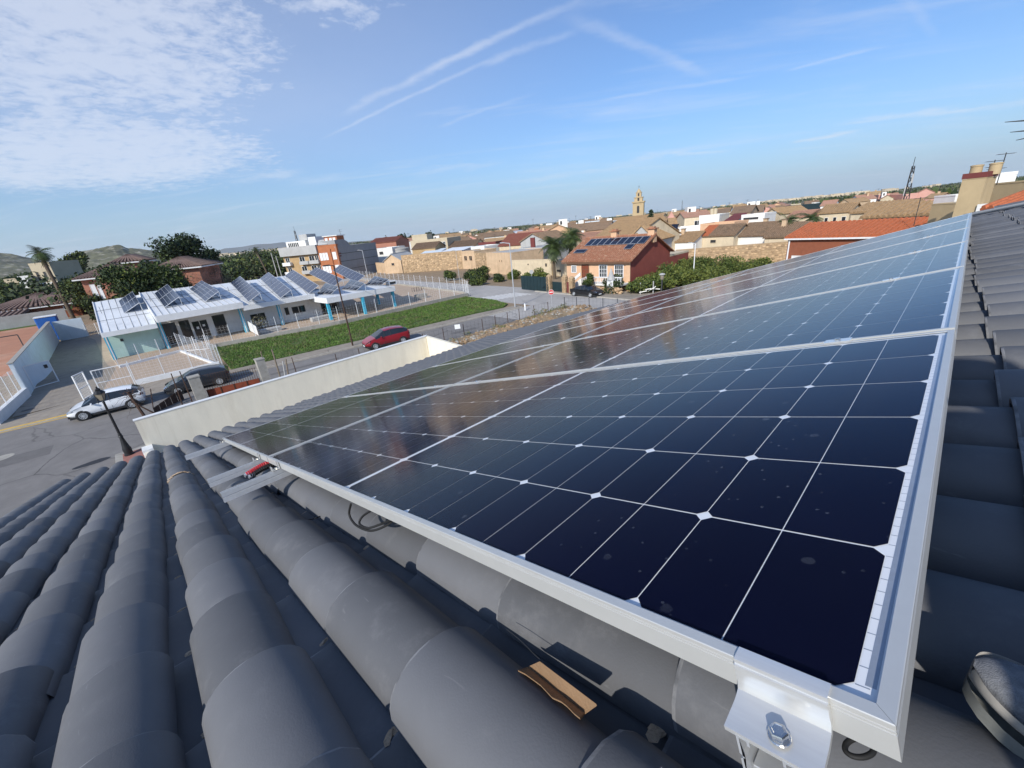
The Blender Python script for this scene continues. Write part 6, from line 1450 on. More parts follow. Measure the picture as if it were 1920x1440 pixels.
# --- right hand buildings near our house
t, w, z = bld('tan_tower', 'tall tan building with red roof edge and two round chimneys', (1804, 339, 52), (1850, 332, 51.5), 1.6, 'tan_wall', 'flat', 'tile_red', parap=.05, cat='building')
b = MB(); b.bx(-.05, w + .05, -.05, 1.65, z + .06, z + .45); part(t, 'red_edge', b, 'maroon')
for x in (.20, .98): b = MB(); b.lathe((x * w, 1.0, z + .2), [(.36, 0), (.36, .72), (.40, .72), (.40, .80), (.25, .84)], 14); part(t, 'round_chimney', b, 'tan_wall', None, 40)
b = MB(); b.bx(w + .02, w + .45, -.2, .6, 0, z * .80); part(t, 'pale_corner', b, 'whitewash')
bld('plaster_building', 'white plaster building with worn parapet behind the tan tower', (1852, 331, 66), (1908, 324, 66), 6, 'whitewash', 'flat', parap=.3, dz=-.1)
t, w, z = bld('tan_house', 'plain tan wall cut by the right edge of the picture', (1862, 347, 58), (1990, 335, 54), 6, 'tan_wall', 'flat', parap=.12, cat='building')
b = MB()
for k in range(7): b.bx(-2.2 + k * .3, -1.9 + k * .3, -.2, .9, 0, z - 2.4 + k * .32)
part(t, 'stairs', b, 'tan_wall')
bld('red_tiled_porch', 'low orange red tiled roof below the tan wall at the right', (1850, 392, 38), (1990, 388, 36), 3.0, 'whitewash', 'shed', 'tile_orange', .85, over=.2, rib=.34)
bld('white_box_house', 'small white flat house with one dark opening before the tan tower', (1752, 371, 66), (1792, 367, 64), 5, 'whitewash', 'flat', parap=.15, wins=((.6, .74, .80, .92, 'hole'),), fr='whitewash')
bld('beige_yard_house', 'beige flat building below the small white house', (1747, 385, 60), (1800, 381, 58), 5, 'tan_wall', 'flat', parap=.1)
# --- church
g = D(1197, 405, 240); zt = D(1198, 350, 240).z; c = Vector((g.x, g.y, 0)); t = thing('church_tower', 'tall tan church bell tower with stepped belfry', 'church tower', c, R(25)); Hh = zt
def tier(x, z0, z1, nm, m='tan_wall'): b = MB(); b.bx(-x, x, -x, x, z0, z1); return part(t, nm, b, m)
tier(2.7, 0, Hh * .66, 'shaft'); tier(3.1, Hh * .66, Hh * .69, 'cornice'); tier(2.0, Hh * .69, Hh * .765, 'second_tier'); tier(2.25, Hh * .765, Hh * .78, 'cornice'); tier(1.3, Hh * .78, Hh * .87, 'lantern_tier'); tier(1.5, Hh * .87, Hh * .88, 'cornice')
b = MB(); b.lathe((0, 0, Hh * .88), [(1.2, 0), (1.0, .7), (.5, 1.3), (.15, 1.7), (.06, 2.0)], 10); part(t, 'cupola', b, 'tan_wall', None, 40)
b = MB(); b.tube((0, 0, Hh * .88 + 1.9), (0, 0, Hh + .6), .07, n=5); b.box((0, 0, Hh), (.7, .08, .1)); part(t, 'cross', b, 'darksteel')
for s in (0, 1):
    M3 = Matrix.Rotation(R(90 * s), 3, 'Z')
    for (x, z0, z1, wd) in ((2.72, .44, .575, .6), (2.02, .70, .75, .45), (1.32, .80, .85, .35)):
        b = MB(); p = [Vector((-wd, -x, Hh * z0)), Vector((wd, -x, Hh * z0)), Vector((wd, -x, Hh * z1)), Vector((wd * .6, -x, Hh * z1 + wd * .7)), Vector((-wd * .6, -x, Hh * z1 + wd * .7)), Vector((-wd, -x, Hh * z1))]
        b.prism([M3 @ q for q in p], M3 @ Vector((0, -.05, 0))); part(t, 'bell_opening_shade', b, 'dark')  # dark panel on the solid tier, standing in for shade inside the belfry
bld('church_nave', 'long tan tiled church roof in front of the bell tower', (1163, 425, 215), (1252, 412, 225), 16, 'cream_wall', 'gx', 'tile_tan', 3.4, over=.4, rib=.6)
t, w, z = bld('bell_gable', 'small pink and white bell gable right of the dark pine', (1252, 409, 190), (1265, 407, 190), 2, 'pink', 'gy', 'pink', 2.2, over=.1, rib=0, cat='bell gable')
# --- houses one can tell apart, placed by where they stand
HS = [
 ('brick_house', 'long orange brick house left of the round concrete tank', (693, 458, 175), (742, 452, 170), 12, 'salmon', 'gx', 'tile_red', 1.6, {}),
 ('beige_house', 'beige flat house with a taller stair block behind the tan wall', (770, 456, 158), (838, 447, 150), 10, 'beige', 'flat', 'lightgrey', 0, dict(wins=((.80, .86, .6, .9), (.88, .94, .6, .9)))),
 ('beige_stair_block', 'tall beige stair block on the flat beige house', (772, 444, 160), (800, 441, 158), 6, 'beige', 'flat', 'lightgrey', 0, {}),
 ('brown_roofed_hut', 'small brown tiled hut before the beige flat house', (773, 466, 140), (816, 466, 136), 7, 'ochre_brick', 'gx', 'tile_brown', 1.5, {}),
 ('white_shed', 'white shed with grey roof behind the long stone wall', (822, 475, 128), (861, 472, 124), 8, 'whitewash', 'shed', 'white_roof', .8, dict(rib=0)),
 ('grey_roofed_shed', 'low shed with pale blue sheet roof behind the long stone wall', (787, 477, 132), (822, 476, 130), 8, 'bluewhite', 'shed', 'bluewhite', .9, dict(rib=0)),
 ('white_terrace', 'white roof terrace wall above the block with two windows', (883, 465, 120), (908, 466, 116), 6, 'whitewash', 'flat', 'white', 0, {}),
 ('maroon_house', 'house with dark maroon upper wall behind the white terrace', (897, 459, 135), (929, 455, 132), 8, 'maroon', 'flat', 'lightgrey', 0, {}),
 ('brown_roofed_house', 'wide low brown tiled house left of the maroon wall', (842, 464, 150), (892, 460, 146), 9, 'cream_wall', 'gx', 'tile_brown', 1.6, {}),
 ('white_gabled_house', 'small white gabled house far behind the brown tiled house', (884, 447, 190), (903, 445, 188), 9, 'whitewash', 'gy', 'tile_brown', 1.5, {}),
 ('red_roofed_house', 'house with a large dull red tiled roof left of the palms', (936, 464, 118), (998, 455, 112), 11, 'cream_wall', 'gx', 'tile_red', 2.6, {}),
 ('grey_gable_house', 'grey house with a broad blank gable left of the palms', (976, 455, 108), (1024, 450, 104), 12, 'lightgrey', 'gy', 'tile_brown', 1.7, {}),
 ('pink_house', 'pink house with white gable behind the dull red roof', (950, 444, 160), (975, 440, 158), 9, 'pink', 'gy', 'white', 1.4, dict(rib=0)),
 ('orange_terrace', 'long orange terrace house with white roof boxes on the horizon', (1002, 432, 205), (1097, 421, 200), 12, 'orange_brick', 'flat', 'lightgrey', 0, dict(wins=W_(9, .5, .8))),
 ('pale_blue_house', 'pale blue white house with flat roof right of the orange terrace', (1097, 419, 190), (1124, 415, 190), 12, 'bluewhite', 'flat', 'white', 0, {}),
 ('white_stepped_house', 'white stepped house left of the church roof', (1124, 421, 180), (1148, 415, 178), 10, 'whitewash', 'flat', 'white', 0, dict(wins=((.5, .75, .75, .95, 'hole'),))),
 ('white_stair_house', 'small white stair tower on the stepped house', (1138, 413, 182), (1147, 411, 182), 5, 'whitewash', 'flat', 'white', 0, {}),
 ('big_tan_house', 'large tan roofed house with bare grey gable above the red sided house', (1108, 450, 92), (1180, 452, 84), 14, 'cream_wall', 'gx', 'tile_tan', 3.3, dict(rise_at=.55)),
 ('grey_gabled_barn', 'grey gable wall right of the large tan roof', (1176, 453, 86), (1230, 449, 84), 12, 'lightgrey', 'gy', 'tile_tan', 2.6, {}),
 ('solar_white_house', 'white house carrying tilted dark solar collectors', (1234, 447, 96), (1259, 444, 94), 8, 'whitewash', 'flat', 'tile_red', 0, {}),
 ('low_tan_house', 'low tan tiled house with white front right of the collectors', (1257, 455, 94), (1300, 453, 92), 9, 'whitewash', 'gx', 'tile_tan', 1.5, dict(chim=1)),
 ('white_long_house', 'long white house with flat terraces below the pink bell gable', (1258, 433, 140), (1314, 426, 138), 10, 'whitewash', 'flat', 'white', 0, dict(wins=((.2, .3, .7, .85, 'hole'),))),
 ('white_tower_house', 'tall white flat house with two round pots on its roof', (1311, 408, 150), (1349, 404, 148), 9, 'whitewash', 'flat', 'white', 0, {}),
 ('peach_terrace_house', 'peach walled terrace below the tall white flat house', (1313, 424, 130), (1377, 419, 126), 8, 'peach', 'flat', 'tile_pink', 0, dict(wins=((.08, .28, .62, .72, 'hole'),), fr='peach')),
 ('half_red_roof_house', 'pale house whose tan roof has a red patch at the left', (1312, 444, 96), (1376, 441, 93), 8, 'cream_wall', 'gx', 'tile_brown', 1.7, dict(wins=((.34, .5, .68, .82, 'hole'),), fr='cream_wall')),
 ('brown_ridge_house', 'brown tiled house with white strip wall above the rubble wall', (1380, 444, 95), (1440, 441, 92), 9, 'whitewash', 'gx', 'tile_brown', 2.0, dict(chim=1)),
 ('brown_end_house', 'brown tiled house ending at the orange roofed building', (1434, 447, 90), (1496, 443, 88), 9, 'cream_wall', 'gx', 'tile_brown', 2.0, dict(chim=1)),
 ('red_trim_house', 'white roof terrace with maroon awning edge among the tan roofs', (1390, 408, 135), (1434, 402, 133), 8, 'whitewash', 'flat', 'tile_red', 0, dict(wins=((.1, .75, .86, .95, 'hole'),))),
 ('maroon_awning_house', 'house with a slanting maroon roof left of the white terrace', (1358, 416, 138), (1380, 414, 137), 8, 'whitewash', 'shed', 'maroon', 1.6, dict(rib=0)),
 ('tan_gable_house', 'tan house with plain gable behind the white roof terrace', (1432, 404, 150), (1464, 401, 146), 10, 'beige', 'gy', 'tile_tan', 1.6, {}),
 ('pink_roof_house', 'low house with pinkish tiles left of the pale house with three windows', (1476, 410, 117), (1538, 404, 115), 8, 'cream_wall', 'gx', 'tile_pink', 1.1, {}),
 ('three_window_house', 'pale cream house with three dark windows under a tan roof', (1536, 402, 98), (1594, 396, 97), 8, 'cream_wall', 'gx', 'tile_tan', 1.2, dict(wins=((.22, .32, .74, .88), (.50, .60, .70, .88), (.78, .90, .74, .88)))),
 ('green_terrace', 'low green railed flat building on the plain', (1458, 391, 230), (1544, 382, 225), 10, 'gate_green', 'flat', 'lightgrey', 0, dict(wins=W_(3, .3, .7, frac=.3, st='blind'))),
 ('wide_tan_roof', 'wide tan tiled roof left of the radio mast', (1596, 402, 92), (1690, 393, 89), 9, 'cream_wall', 'gx', 'tile_tan', 1.15, dict(rib=.55)),
 ('front_tan_roof', 'front tan tiled roof with pale eave above the orange roof', (1617, 410, 78), (1742, 402, 75), 8, 'cream_wall', 'gx', 'tile_tan', 1.3, dict(rib=.6)),
 ('left_white_block', 'white block with dark gap at the left behind the brick house', (700, 470, 150), (735, 466, 146), 8, 'whitewash', 'flat', 'lightgrey', 0, dict(wins=((.3, .5, .75, .9, 'hole'),))),
 ('tan_back_house', 'tan tiled house behind the solar collectors', (1195, 440, 125), (1250, 436, 122), 9, 'cream_wall', 'gx', 'tile_tan', 1.8, {}),
 ('flat_tan_house', 'tan walled flat house between palms and large tan roof', (1062, 452, 118), (1112, 449, 114), 9, 'beige', 'gx', 'tile_pink', 1.5, dict(chim=2)),
]
for nm, lab, l_, r_, dp, wl, rf, rm, rs, kw in HS:
    t, w, z = bld(nm, lab, l_, r_, dp, wl, rf, rm, rs, **kw)
    if nm == 'white_tower_house':
        for x in (.45, .62): b = MB(); b.lathe((x * w, 3, z), [(.55, 0), (.6, 1.6), (.5, 2.2)], 10); part(t, 'roof_pot', b, 'beige', None, 40)
    if nm == 'solar_white_house':
        for k in range(2):
            b = MB(); x = .05 * w + k * 1.9; b.prism([Vector((x, .5, z + .7)), Vector((x + 1.7, .5, z + .7)), Vector((x + 1.7, 1.6, z + 2.4)), Vector((x, 1.6, z + 2.4))], (0, -.06, .05)); part(t, 'solar_collector', b, 'pv_dark')
    if nm == 'orange_terrace':
        for x in (.22, .55, .86): b = MB(); b.bx(x * w, x * w + 3, 2, 5, z, z + 2.2); part(t, 'roof_box', b, 'whitewash')
    if nm == 'half_red_roof_house':
        b = MB(); tile_slab(b, Vector((-.3, -.32, z - .1 + .17)), Vector((1.9, -.32, z - .1 + .17)), Vector((1.9, 4, z + 1.7 + .17)), Vector((-.3, 4, z + 1.7 + .17)), rib=.35, th=.02); part(t, 'red_patch', b, 'tile_orange')
g = D(748, 463, 150); c = Vector((g.x, g.y, 0)); t = thing('round_tank', 'round pale concrete tank between the brick house and the beige house', 'tank', c); b = MB(); b.lathe(c, [(3.4, 0), (3.4, g.z - .8), (3.5, g.z - .8), (3.5, g.z - .4)], 24); obj('tank_wall', b, MAT['lightgrey'], t, 40); b = MB(); b.lathe(c + Vector((0, 0, g.z - .4)), [(3.4, 0), (1.5, .35), (.2, .45)], 24); obj('tank_lid', b, MAT['concrete'], t, 40)
# the many houses further back
GR = 'small houses packed in the far town'; rgh = random.Random(77); FARLAB = {}
WN = {'whitewash': 'white', 'cream_wall': 'cream', 'beige': 'beige', 'plaster': 'ochre', 'peach': 'peach', 'pink': 'pink'}
RN = {'tile_tan': 'tan tiles', 'tile_brown': 'brown tiles', 'tile_pink': 'pinkish tiles', 'tile_red': 'red tiles'}
MARK = ((700, 'the grey apartment wall'), (760, 'the round concrete tank'), (820, 'the beige stair block'), (890, 'the block with two windows'), (930, 'the maroon wall'), (985, 'the dull red roof'), (1040, 'the left palm'), (1068, 'the right palm'), (1130, 'the red sided house'), (1197, 'the church tower'), (1222, 'the dark tiered pine'), (1258, 'the pink bell gable'), (1330, 'the tall white flat house'), (1410, 'the maroon awning terrace'), (1480, 'the low palm among tan roofs'), (1565, 'the pale house with three windows'), (1640, 'the wide tan roof'), (1700, 'the radio mast'), (1770, 'the small white flat house'))
for i in range(170):
    px = rgh.uniform(735, 1760); dist = rgh.choice((rgh.uniform(125, 200), rgh.uniform(200, 330)))
    hw = rgh.uniform(3.5, 6.5) / dist * F; h = rgh.uniform(4.2, 7.2); yp = 402 - (px - 1200) * .1
    rf = rgh.choice(('gx', 'gx', 'gy', 'flat', 'gx')); wl = rgh.choice(('whitewash', 'whitewash', 'cream_wall', 'beige', 'plaster', 'peach', 'pink')); rm = rgh.choice(('tile_tan', 'tile_brown', 'tile_pink', 'tile_tan', 'tile_brown')); q = [rgh.random() for _ in range(4)]; dp = rgh.uniform(7, 12); ri = rgh.uniform(1.2, 2.0); nw = rgh.choice((1, 2, 2, 3)); ws = rgh.choice(('window', 'hole')); j1, j2 = rgh.uniform(-2, 2), rgh.uniform(-2, 2)
    if (1150 < px < 1260 and dist < 260) or (px > 1440 and dist < 210) or (px < 900 and dist < 170): continue
    if i not in SEEN: continue
    near = min(MARK, key=lambda m__: abs(m__[0] - px)); side = 'right of' if px > near[0] + 12 else 'left of' if px < near[0] - 12 else 'behind'
    lab = '%s far %s under %s, %s %s' % (WN[wl], {'gx': 'house', 'gy': 'gabled house', 'flat': 'flat house'}[rf], RN[rm] if rf != 'flat' else 'a flat roof', side, near[1])
    if lab in FARLAB: lab = lab.replace(' far ', ' more distant ' if dist > FARLAB[lab] else ' nearer ')
    while lab in FARLAB: lab = lab + ' too' if not lab.endswith('too') else lab[:-3] + 'and chimney'
    FARLAB[lab] = dist
    t_, w_, z_ = bld('town_house', lab, (px - hw, yp, dist + j1), (px + hw, yp, dist + j2), dp, wl, rf, rm, ri, W_(nw, .62, .82, frac=.25, st=ws) if dist < 240 else (), rib=0, group=GR, zt=h, chim=1 if q[0] < .4 else 0, aer=q[1] < .55, hut=q[2] < .2)
# --- the left: villas and houses among the trees
t, w, z = bld('brown_roofed_villa', 'long low villa with brown ribbed roof behind the sports court', (-40, 589, 132), (144, 566, 128), 16, 'brownred_brick', 'hip', 'tile_dusk', 2.3, over=.7, rib=.75, wins=((.84, .89, .55, .8), (.3, .42, .5, .78)))
b = MB(); b.bx(-2, .50 * w, -5.5, -.75, 0, z - 1.1); an_ = part(t, 'annex', b, 'cream_wall'); b = MB(); tile_slab(b, Vector((-2.3, -5.8, z - 1.0)), Vector((.51 * w, -5.8, z - 1.0)), Vector((.51 * w, -.6, z - .3)), Vector((-2.3, -.6, z - .3)), rib=.75); part(t, 'annex_roof', b, 'tile_dusk', an_)
t, w, z = bld('salmon_villa', 'salmon villa with brown hipped roof behind the broad dark trees', (150, 524, 100), (250, 512, 98), 12, 'salmon', 'hip', 'tile_dusk', 1.9, over=.8, rib=.4, wins=((.12, .2, .5, .86, 'blind'), (.24, .3, .5, .86, 'blind')))
bld('salmon_villa_wing', 'right salmon wing with long brown roof and white eave', (285, 504, 92), (372, 503, 90), 12, 'salmon', 'hip', 'tile_dusk', 1.7, over=.7, rib=.4)
bld('salmon_villa_upper', 'upper salmon storey with small hipped roof among the trees', (212, 493, 105), (262, 490, 104), 8, 'salmon', 'hip', 'tile_dusk', 1.2, over=.6, rib=.5)
t, w, z = bld('old_beige_villa', 'old two storey beige villa beside the tall palm', (54, 498, 185), (92, 494, 182), 11, 'beige', 'flat', 'lightgrey', parap=.5, wins=((.14, .28, .62, .82, 'hole'), (.50, .64, .62, .82, 'hole'), (.18, .34, .12, .42, 'hole'), (.48, .78, .12, .42, 'hole')), fr='beige', cat='house')
b = MB(); b.bx(-.1, w + .1, -.12, 0, z * .52, z * .56); part(t, 'string_course', b, 'whitewash')
bld('long_farm_wall', 'low whitish farm wall left of the old beige villa', (6, 524, 190), (52, 520, 188), 5, 'cream_wall', 'flat', parap=.1, cat='wall')
bld('white_annex', 'small white annex left of the old beige villa', (31, 519, 184), (52, 517, 183), 5, 'whitewash', 'flat', 'white', parap=.1)
# ------------------------------------------------------------------ trees and plants
npr = np.random.default_rng(12)
def leaf_mesh(name, lobes, n, s, mats, probs, flat=.0, droop=0.0, asp=.55):
    """lobes: (centre, radius vec); leaf sized quads through and over each lobe"""
    tot = sum(l[1][0] * l[1][1] + l[1][1] * l[1][2] + l[1][0] * l[1][2] for l in lobes)
    P_, mi = [], []
    for c, r in lobes:
        k = max(4, int(n * (r[0] * r[1] + r[1] * r[2] + r[0] * r[2]) / tot))
        d = npr.normal(size=(k, 3)); d /= np.linalg.norm(d, axis=1)[:, None]; rad = npr.random(k) ** .30
        rad *= 1 + .16 * np.sin(d[:, 0] * 5 + c[0]) * np.cos(d[:, 1] * 6 + c[1]) + .1 * npr.normal(size=k)
        P_.append(np.array(c) + d * rad[:, None] * np.array(r)); m0 = npr.choice(len(mats), p=probs)
        q = npr.choice(len(mats), size=k, p=probs); keep = npr.random(k) < .5; q[keep] = m0; mi.append(q)
    P_ = np.concatenate(P_); mi = np.concatenate(mi); k = len(P_)
    a = npr.normal(size=(k, 3)); a[:, 2] *= (1 - flat); a /= np.linalg.norm(a, axis=1)[:, None]
    b = np.cross(a, npr.normal(size=(k, 3))); b /= np.linalg.norm(b, axis=1)[:, None]
    w = (s * npr.uniform(.55, 1.45, k))[:, None]; a *= w; b *= w * asp
    V = np.stack([P_ - a, P_ + b, P_ + a, P_ - b], 1).reshape(-1, 3)
    me = bpy.data.meshes.new(name); me.vertices.add(4 * k); me.loops.add(4 * k); me.polygons.add(k)
    me.vertices.foreach_set('co', V.astype(np.float32).ravel()); me.loops.foreach_set('vertex_index', np.arange(4 * k, dtype=np.int32))
    me.polygons.foreach_set('loop_start', np.arange(0, 4 * k, 4, dtype=np.int32))
    for q in mats: me.materials.append(MAT[q])
    me.polygons.foreach_set('material_index', mi.astype(np.int32)); me.update(); me.validate(); return me
rtr = random.Random(44)
def limbs(h, rad, base_r, n=5, z0=.35, rr=rtr, spread=1.0):
    b = MB(); top = Vector((rr.gauss(0, .05) * h, rr.gauss(0, .05) * h, h * .72)); b.path([(0, 0, 0), (top.x * .3, top.y * .5, h * .3), tuple(top)], [base_r, base_r * .75, base_r * .3], 7)
    for k in range(n):
        a = 6.28 * k / n + rr.random(); z = h * (z0 + .3 * rr.random()); s = Vector((top.x * .4, top.y * .4, z)); e = s + Vector((math.cos(a) * rad * .7, math.sin(a) * rad * .7, h * .22)) * spread
        b.path([s, s.lerp(e, .5) + Vector((0, 0, .1 * h * .3)), e], [base_r * .5, base_r * .35, base_r * .15], 5)
    return b
def tree(name, label, pos, h, rad, n, s, mats, probs, z0=.3, lobes=9, group=None, cat='tree', shape='round', base_r=None, bark='bark', flat=0.0, seed=None, trunk=True, asp=.55):
    t = thing(name, label, cat, Vector((pos.x, pos.y, 0)), 0, group); rr = random.Random(seed if seed is not None else rtr.random())
    if trunk: link('trunk', to_mesh('trunk', limbs(h, rad, base_r or h * .028, rr=rr, z0=max(.15, z0 * .8)), MAT[bark]), t)
    L_ = []; hz = h * (1 - z0) / 2; cz = h * z0 + hz
    for k in range(lobes):
        a = rr.random() * 6.28; u = rr.uniform(-.75, .85); q = math.sqrt(max(0, 1 - u * u)) * rad * rr.uniform(.35, .75)
        if shape == 'cone': q = rad * (1 - (u + 1) / 2) * rr.uniform(.3, .8); sz = rad * (.30 + .35 * (1 - (u + 1) / 2))
        elif shape == 'flat': q = rad * rr.uniform(.2, .85); u *= .6; sz = rad * rr.uniform(.30, .45)
        else: sz = rad * rr.uniform(.34, .58)
        L_.append(((math.cos(a) * q, math.sin(a) * q, cz + u * hz * .8), (sz, sz, sz * rr.uniform(.6, .95))))
    if shape == 'round': L_.append(((0, 0, cz), (rad * .62, rad * .62, hz * .75)))
    link('crown', leaf_mesh('crown', L_, n, s, mats, probs, flat, asp=asp), t); return t
def at(px, py_top, dist):
    g = D(px, py_top, dist); return Vector((g.x, g.y, 0)), g.z
DK, MD = (['leaf_dark', 'leaf_mid', 'leaf_lite'], [.50, .36, .14]), (['leaf_dark', 'leaf_mid', 'leaf_lite'], [.10, .42, .48])
def T(name, label, px, py, dist, wpx, n, s, pal, **k):
    p, h = at(px, py, dist); return tree(name, label, p, h, wpx / 2 * dist / F * .88, int(n * 1.6), s * .78, *pal, **k)
PN = (['leaf_pine', 'leaf_dark', 'leaf_mid'], [.6, .3, .1])
T('pine_tree', 'largest dark pine rising above the villas on the left', 325, 434, 100, 78, 5200, .30, PN, z0=.38, lobes=16)
T('pine_tree', 'smaller dark tree just right of the largest pine', 382, 453, 108, 40, 2200, .28, PN, z0=.4, lobes=9)
T('grey_tree', 'bare grey brown tree right of the big pine', 358, 477, 92, 50, 3200, .17, (['twig_grey', 'leaf_olive', 'bark'], [.7, .15, .15]), z0=.2, lobes=10, asp=.12)
T('grey_tree', 'bare greyish bush right of the salmon villa roof', 402, 487, 96, 46, 2600, .17, (['twig_grey', 'leaf_olive', 'bark'], [.7, .15, .15]), z0=.15, lobes=9, asp=.12)
T('broad_tree', 'broad dark green tree in front of the salmon villa', 226, 490, 84, 84, 5200, .26, DK, z0=.05, lobes=14)
T('broad_tree', 'broad tree with paler leaves directly behind the left part of the school roof', 290, 488, 84, 82, 5200, .26, (['leaf_dark', 'leaf_mid', 'leaf_lite'], [.5, .36, .14]), z0=.05, lobes=14)
T('cypress_tree', 'pointed dark conifer right of the broad trees', 322, 494, 86, 34, 2600, .20, PN, z0=.02, lobes=14, shape='cone')
T('cypress_tree', 'dark pointed conifer top between the broad trees and the villa roof', 262, 468, 90, 50, 2600, .22, PN, z0=.05, lobes=14, shape='cone')
T('dark_bush', 'dark rounded tree between the brown villa and the salmon villa', 143, 512, 112, 60, 3800, .26, DK, z0=.02, lobes=12)
T('dark_bush', 'dark low tree behind the left end of the school', 163, 540, 100, 30, 1600, .24, DK, z0=.02, lobes=8)
T('round_tree', 'dense round dark tree on the skyline left of the rocky hill', 122, 468, 240, 38, 2600, .55, DK, z0=.1, lobes=8)
OR = 'orange trees of the orchard'
orch = [(1222, 522, 56, 52, 'low orange tree at the foot of the red side wall'), (1200, 528, 54, 40, 'leftmost small orange tree beside the white fence boards'), (1262, 500, 60, 62, 'orange tree just left of the white lamp pole base'), (1240, 512, 56, 48, 'orange tree behind the short park lamp'), (1288, 506, 58, 50, 'orange tree directly before the white lamp pole'),
        (1312, 483, 66, 54, 'taller orange tree behind the white lamp pole'), (1332, 500, 62, 50, 'orange tree right of the white lamp pole'), (1364, 487, 66, 60, 'orange tree before the middle of the rubble wall'), (1345, 510, 58, 44, 'front orange tree close to the panel edge'), (1395, 494, 66, 50, 'orange tree near the right end of the orchard'), (1418, 489, 70, 44, 'rightmost orange tree before the rubble wall'), (1278, 486, 70, 44, 'orange tree touching the left end of the rubble wall')]
for px, py, d, wpx, lab in orch:
    t = T('orange_tree', lab, px, py, d, wpx * 1.15, 2600, .17, MD, z0=.03, lobes=11, group=OR)
GB = 'garden shrubs along the wire fence'
for px, py, d, wpx, lab in ((842, 507, 88, 26, 'small dark round shrub standing alone before the stone wall'), (882, 502, 84, 36, 'dense shrub left in the garden before the two windows'), (905, 499, 82, 34, 'tallest shrub before the corner of the stone wall'), (896, 520, 76, 40, 'lower shrub close to the road fence on the left'), (935, 514, 78, 34, 'shrub in the middle of the garden row'), (960, 508, 80, 34, 'loose paler shrub behind the tall grey lamp pole'), (1010, 506, 76, 40, 'shrub behind the dark green gate'), (990, 514, 76, 30, 'low shrub left of the dark green gate')):
    T('garden_shrub', lab, px, py, d, wpx, 1500, .18, MD if px > 940 else DK, z0=.02, lobes=8, group=GB)
T('ball_shrub', 'clipped dark ball shrub before the peach house stairs', 1104, 512, 56, 25, 1700, .13, DK, z0=.05, lobes=6)
T('ivy_shrub', 'dark wide shrub under the balcony of the peach house', 1150, 514, 55.5, 46, 2400, .15, (['leaf_dark', 'leaf_mid', 'twig_grey'], [.6, .2, .2]), z0=.0, lobes=11)
b = MB(); rr = random.Random(6); q0, q1 = G(1195, 554), G(1232, 549)
t = thing('plank_fence', 'loose white boards leaning at the edge of the orchard', 'fence', q0)
for k in range(4): w = MB(); a = q0.lerp(q1, .1 + .22 * k); w.prism([a + Vector((0, 0, .3 + .25 * (k % 2))), a + Vector((.9, .2, .5 + .2 * (k % 3))), a + Vector((.9, .2, .60 + .2 * (k % 3))), a + Vector((0, 0, .40 + .25 * (k % 2)))], (.02, -.05, 0)); obj('board', w, MAT['whitewash'], t)
for x in (.15, .8): w = MB(); a = q0.lerp(q1, x); w.bx(a.x - .05, a.x + .05, a.y - .05, a.y + .05, 0, 1.5); obj('post', w, MAT['lightgrey'], t)
# palms
def palm(label, px, py_base_crown, dist, py_top, frond, nf=34, lean=(0, 0), shag=True, seed=1, trunk_r=.22, name='palm_tree', zc=None):
    g = D(px, py_base_crown, dist); base = Vector((g.x + lean[0], g.y + lean[1], 0)); t = thing(name, label, 'palm', base, 0); cz = zc or g.z; rr = random.Random(seed)
    top = Vector((-lean[0], -lean[1], cz)); b = MB(); b.path([(0, 0, 0), (top.x * .3, top.y * .3, cz * .4), tuple(top)], [trunk_r * 1.25, trunk_r, trunk_r], 9); link('trunk', to_mesh('trunk', b, MAT['bark'], 60), t)
    fm = MB()
    for k in range(nf):
        a = 6.283 * k / nf * 2.4 + rr.random(); el = rr.uniform(-.7, 1.25); d = Vector((math.cos(a) * math.cos(el), math.sin(a) * math.cos(el), math.sin(el))); L_ = frond * rr.uniform(.75, 1.1); p = top.copy(); n = 7; pts = [p.copy()]
        for s in range(n): d = (d + Vector((0, 0, -.20))).normalized(); p = p + d * L_ / n; pts.append(p.copy())
        for s in range(n):
            u = pts[s + 1] - pts[s]; sd = u.cross(Vector((0, 0, 1))); sd = sd.normalized() if sd.length > 1e-4 else Vector((1, 0, 0)); wd = frond * .36 * (math.sin(math.pi * (s + 1.2) / (n + 1.5)) + .1)
            for e in (-1, 1):
                for h in range(3):
                    q = pts[s].lerp(pts[s + 1], h / 3); tip = q + sd * e * wd + u * .9 + Vector((0, 0, -wd * .35)); fm.add([q - u * .10, q + u * .14, tip], [(0, 1, 2)], rr.choice((0, 0, 1)))
    link('crown', to_mesh('crown', fm, [MAT['leaf_palm'], MAT['leaf_mid']]), t)
    if shag:
        sk = MB()
        for k in range(46): a = rr.random() * 6.28; z = cz - rr.uniform(0, frond * .9); o_ = Vector((math.cos(a), math.sin(a), 0)); q = Vector((top.x, top.y, z)) + o_ * trunk_r; sk.add([q, q + o_.cross(Vector((0, 0, 1))) * .25, q + o_ * frond * .28 + Vector((0, 0, -frond * .4))], [(0, 1, 2)])
        link('dead_fronds', to_mesh('dead_fronds', sk, MAT['leaf_olive']), t)
palm('nearer left palm of the pair beside the tiled house', 1037, 460, 74, 438, 2.7, 60, seed=3)
palm('right palm of the pair, taller and darker, behind the tiled house', 1068, 444, 78, 426, 2.8, 66, seed=5)
palm('tall palm with dark ragged crown on the left skyline', 73, 474, 120, 463, 2.3, 30, (2.0, .5), seed=8, trunk_r=.3)
palm('tall thin dead palm left of the ochre apartment block', 478, 466, 150, 462, 1.6, 16, (1.5, 1.2), seed=9, trunk_r=.24)
palm('low palm among the tan roofs, left of the other', 1478, 414, 95, 410, 2.6, 34, seed=11); palm('low palm before the pale house with three windows', 1522, 409, 98, 402, 2.6, 34, seed=12)
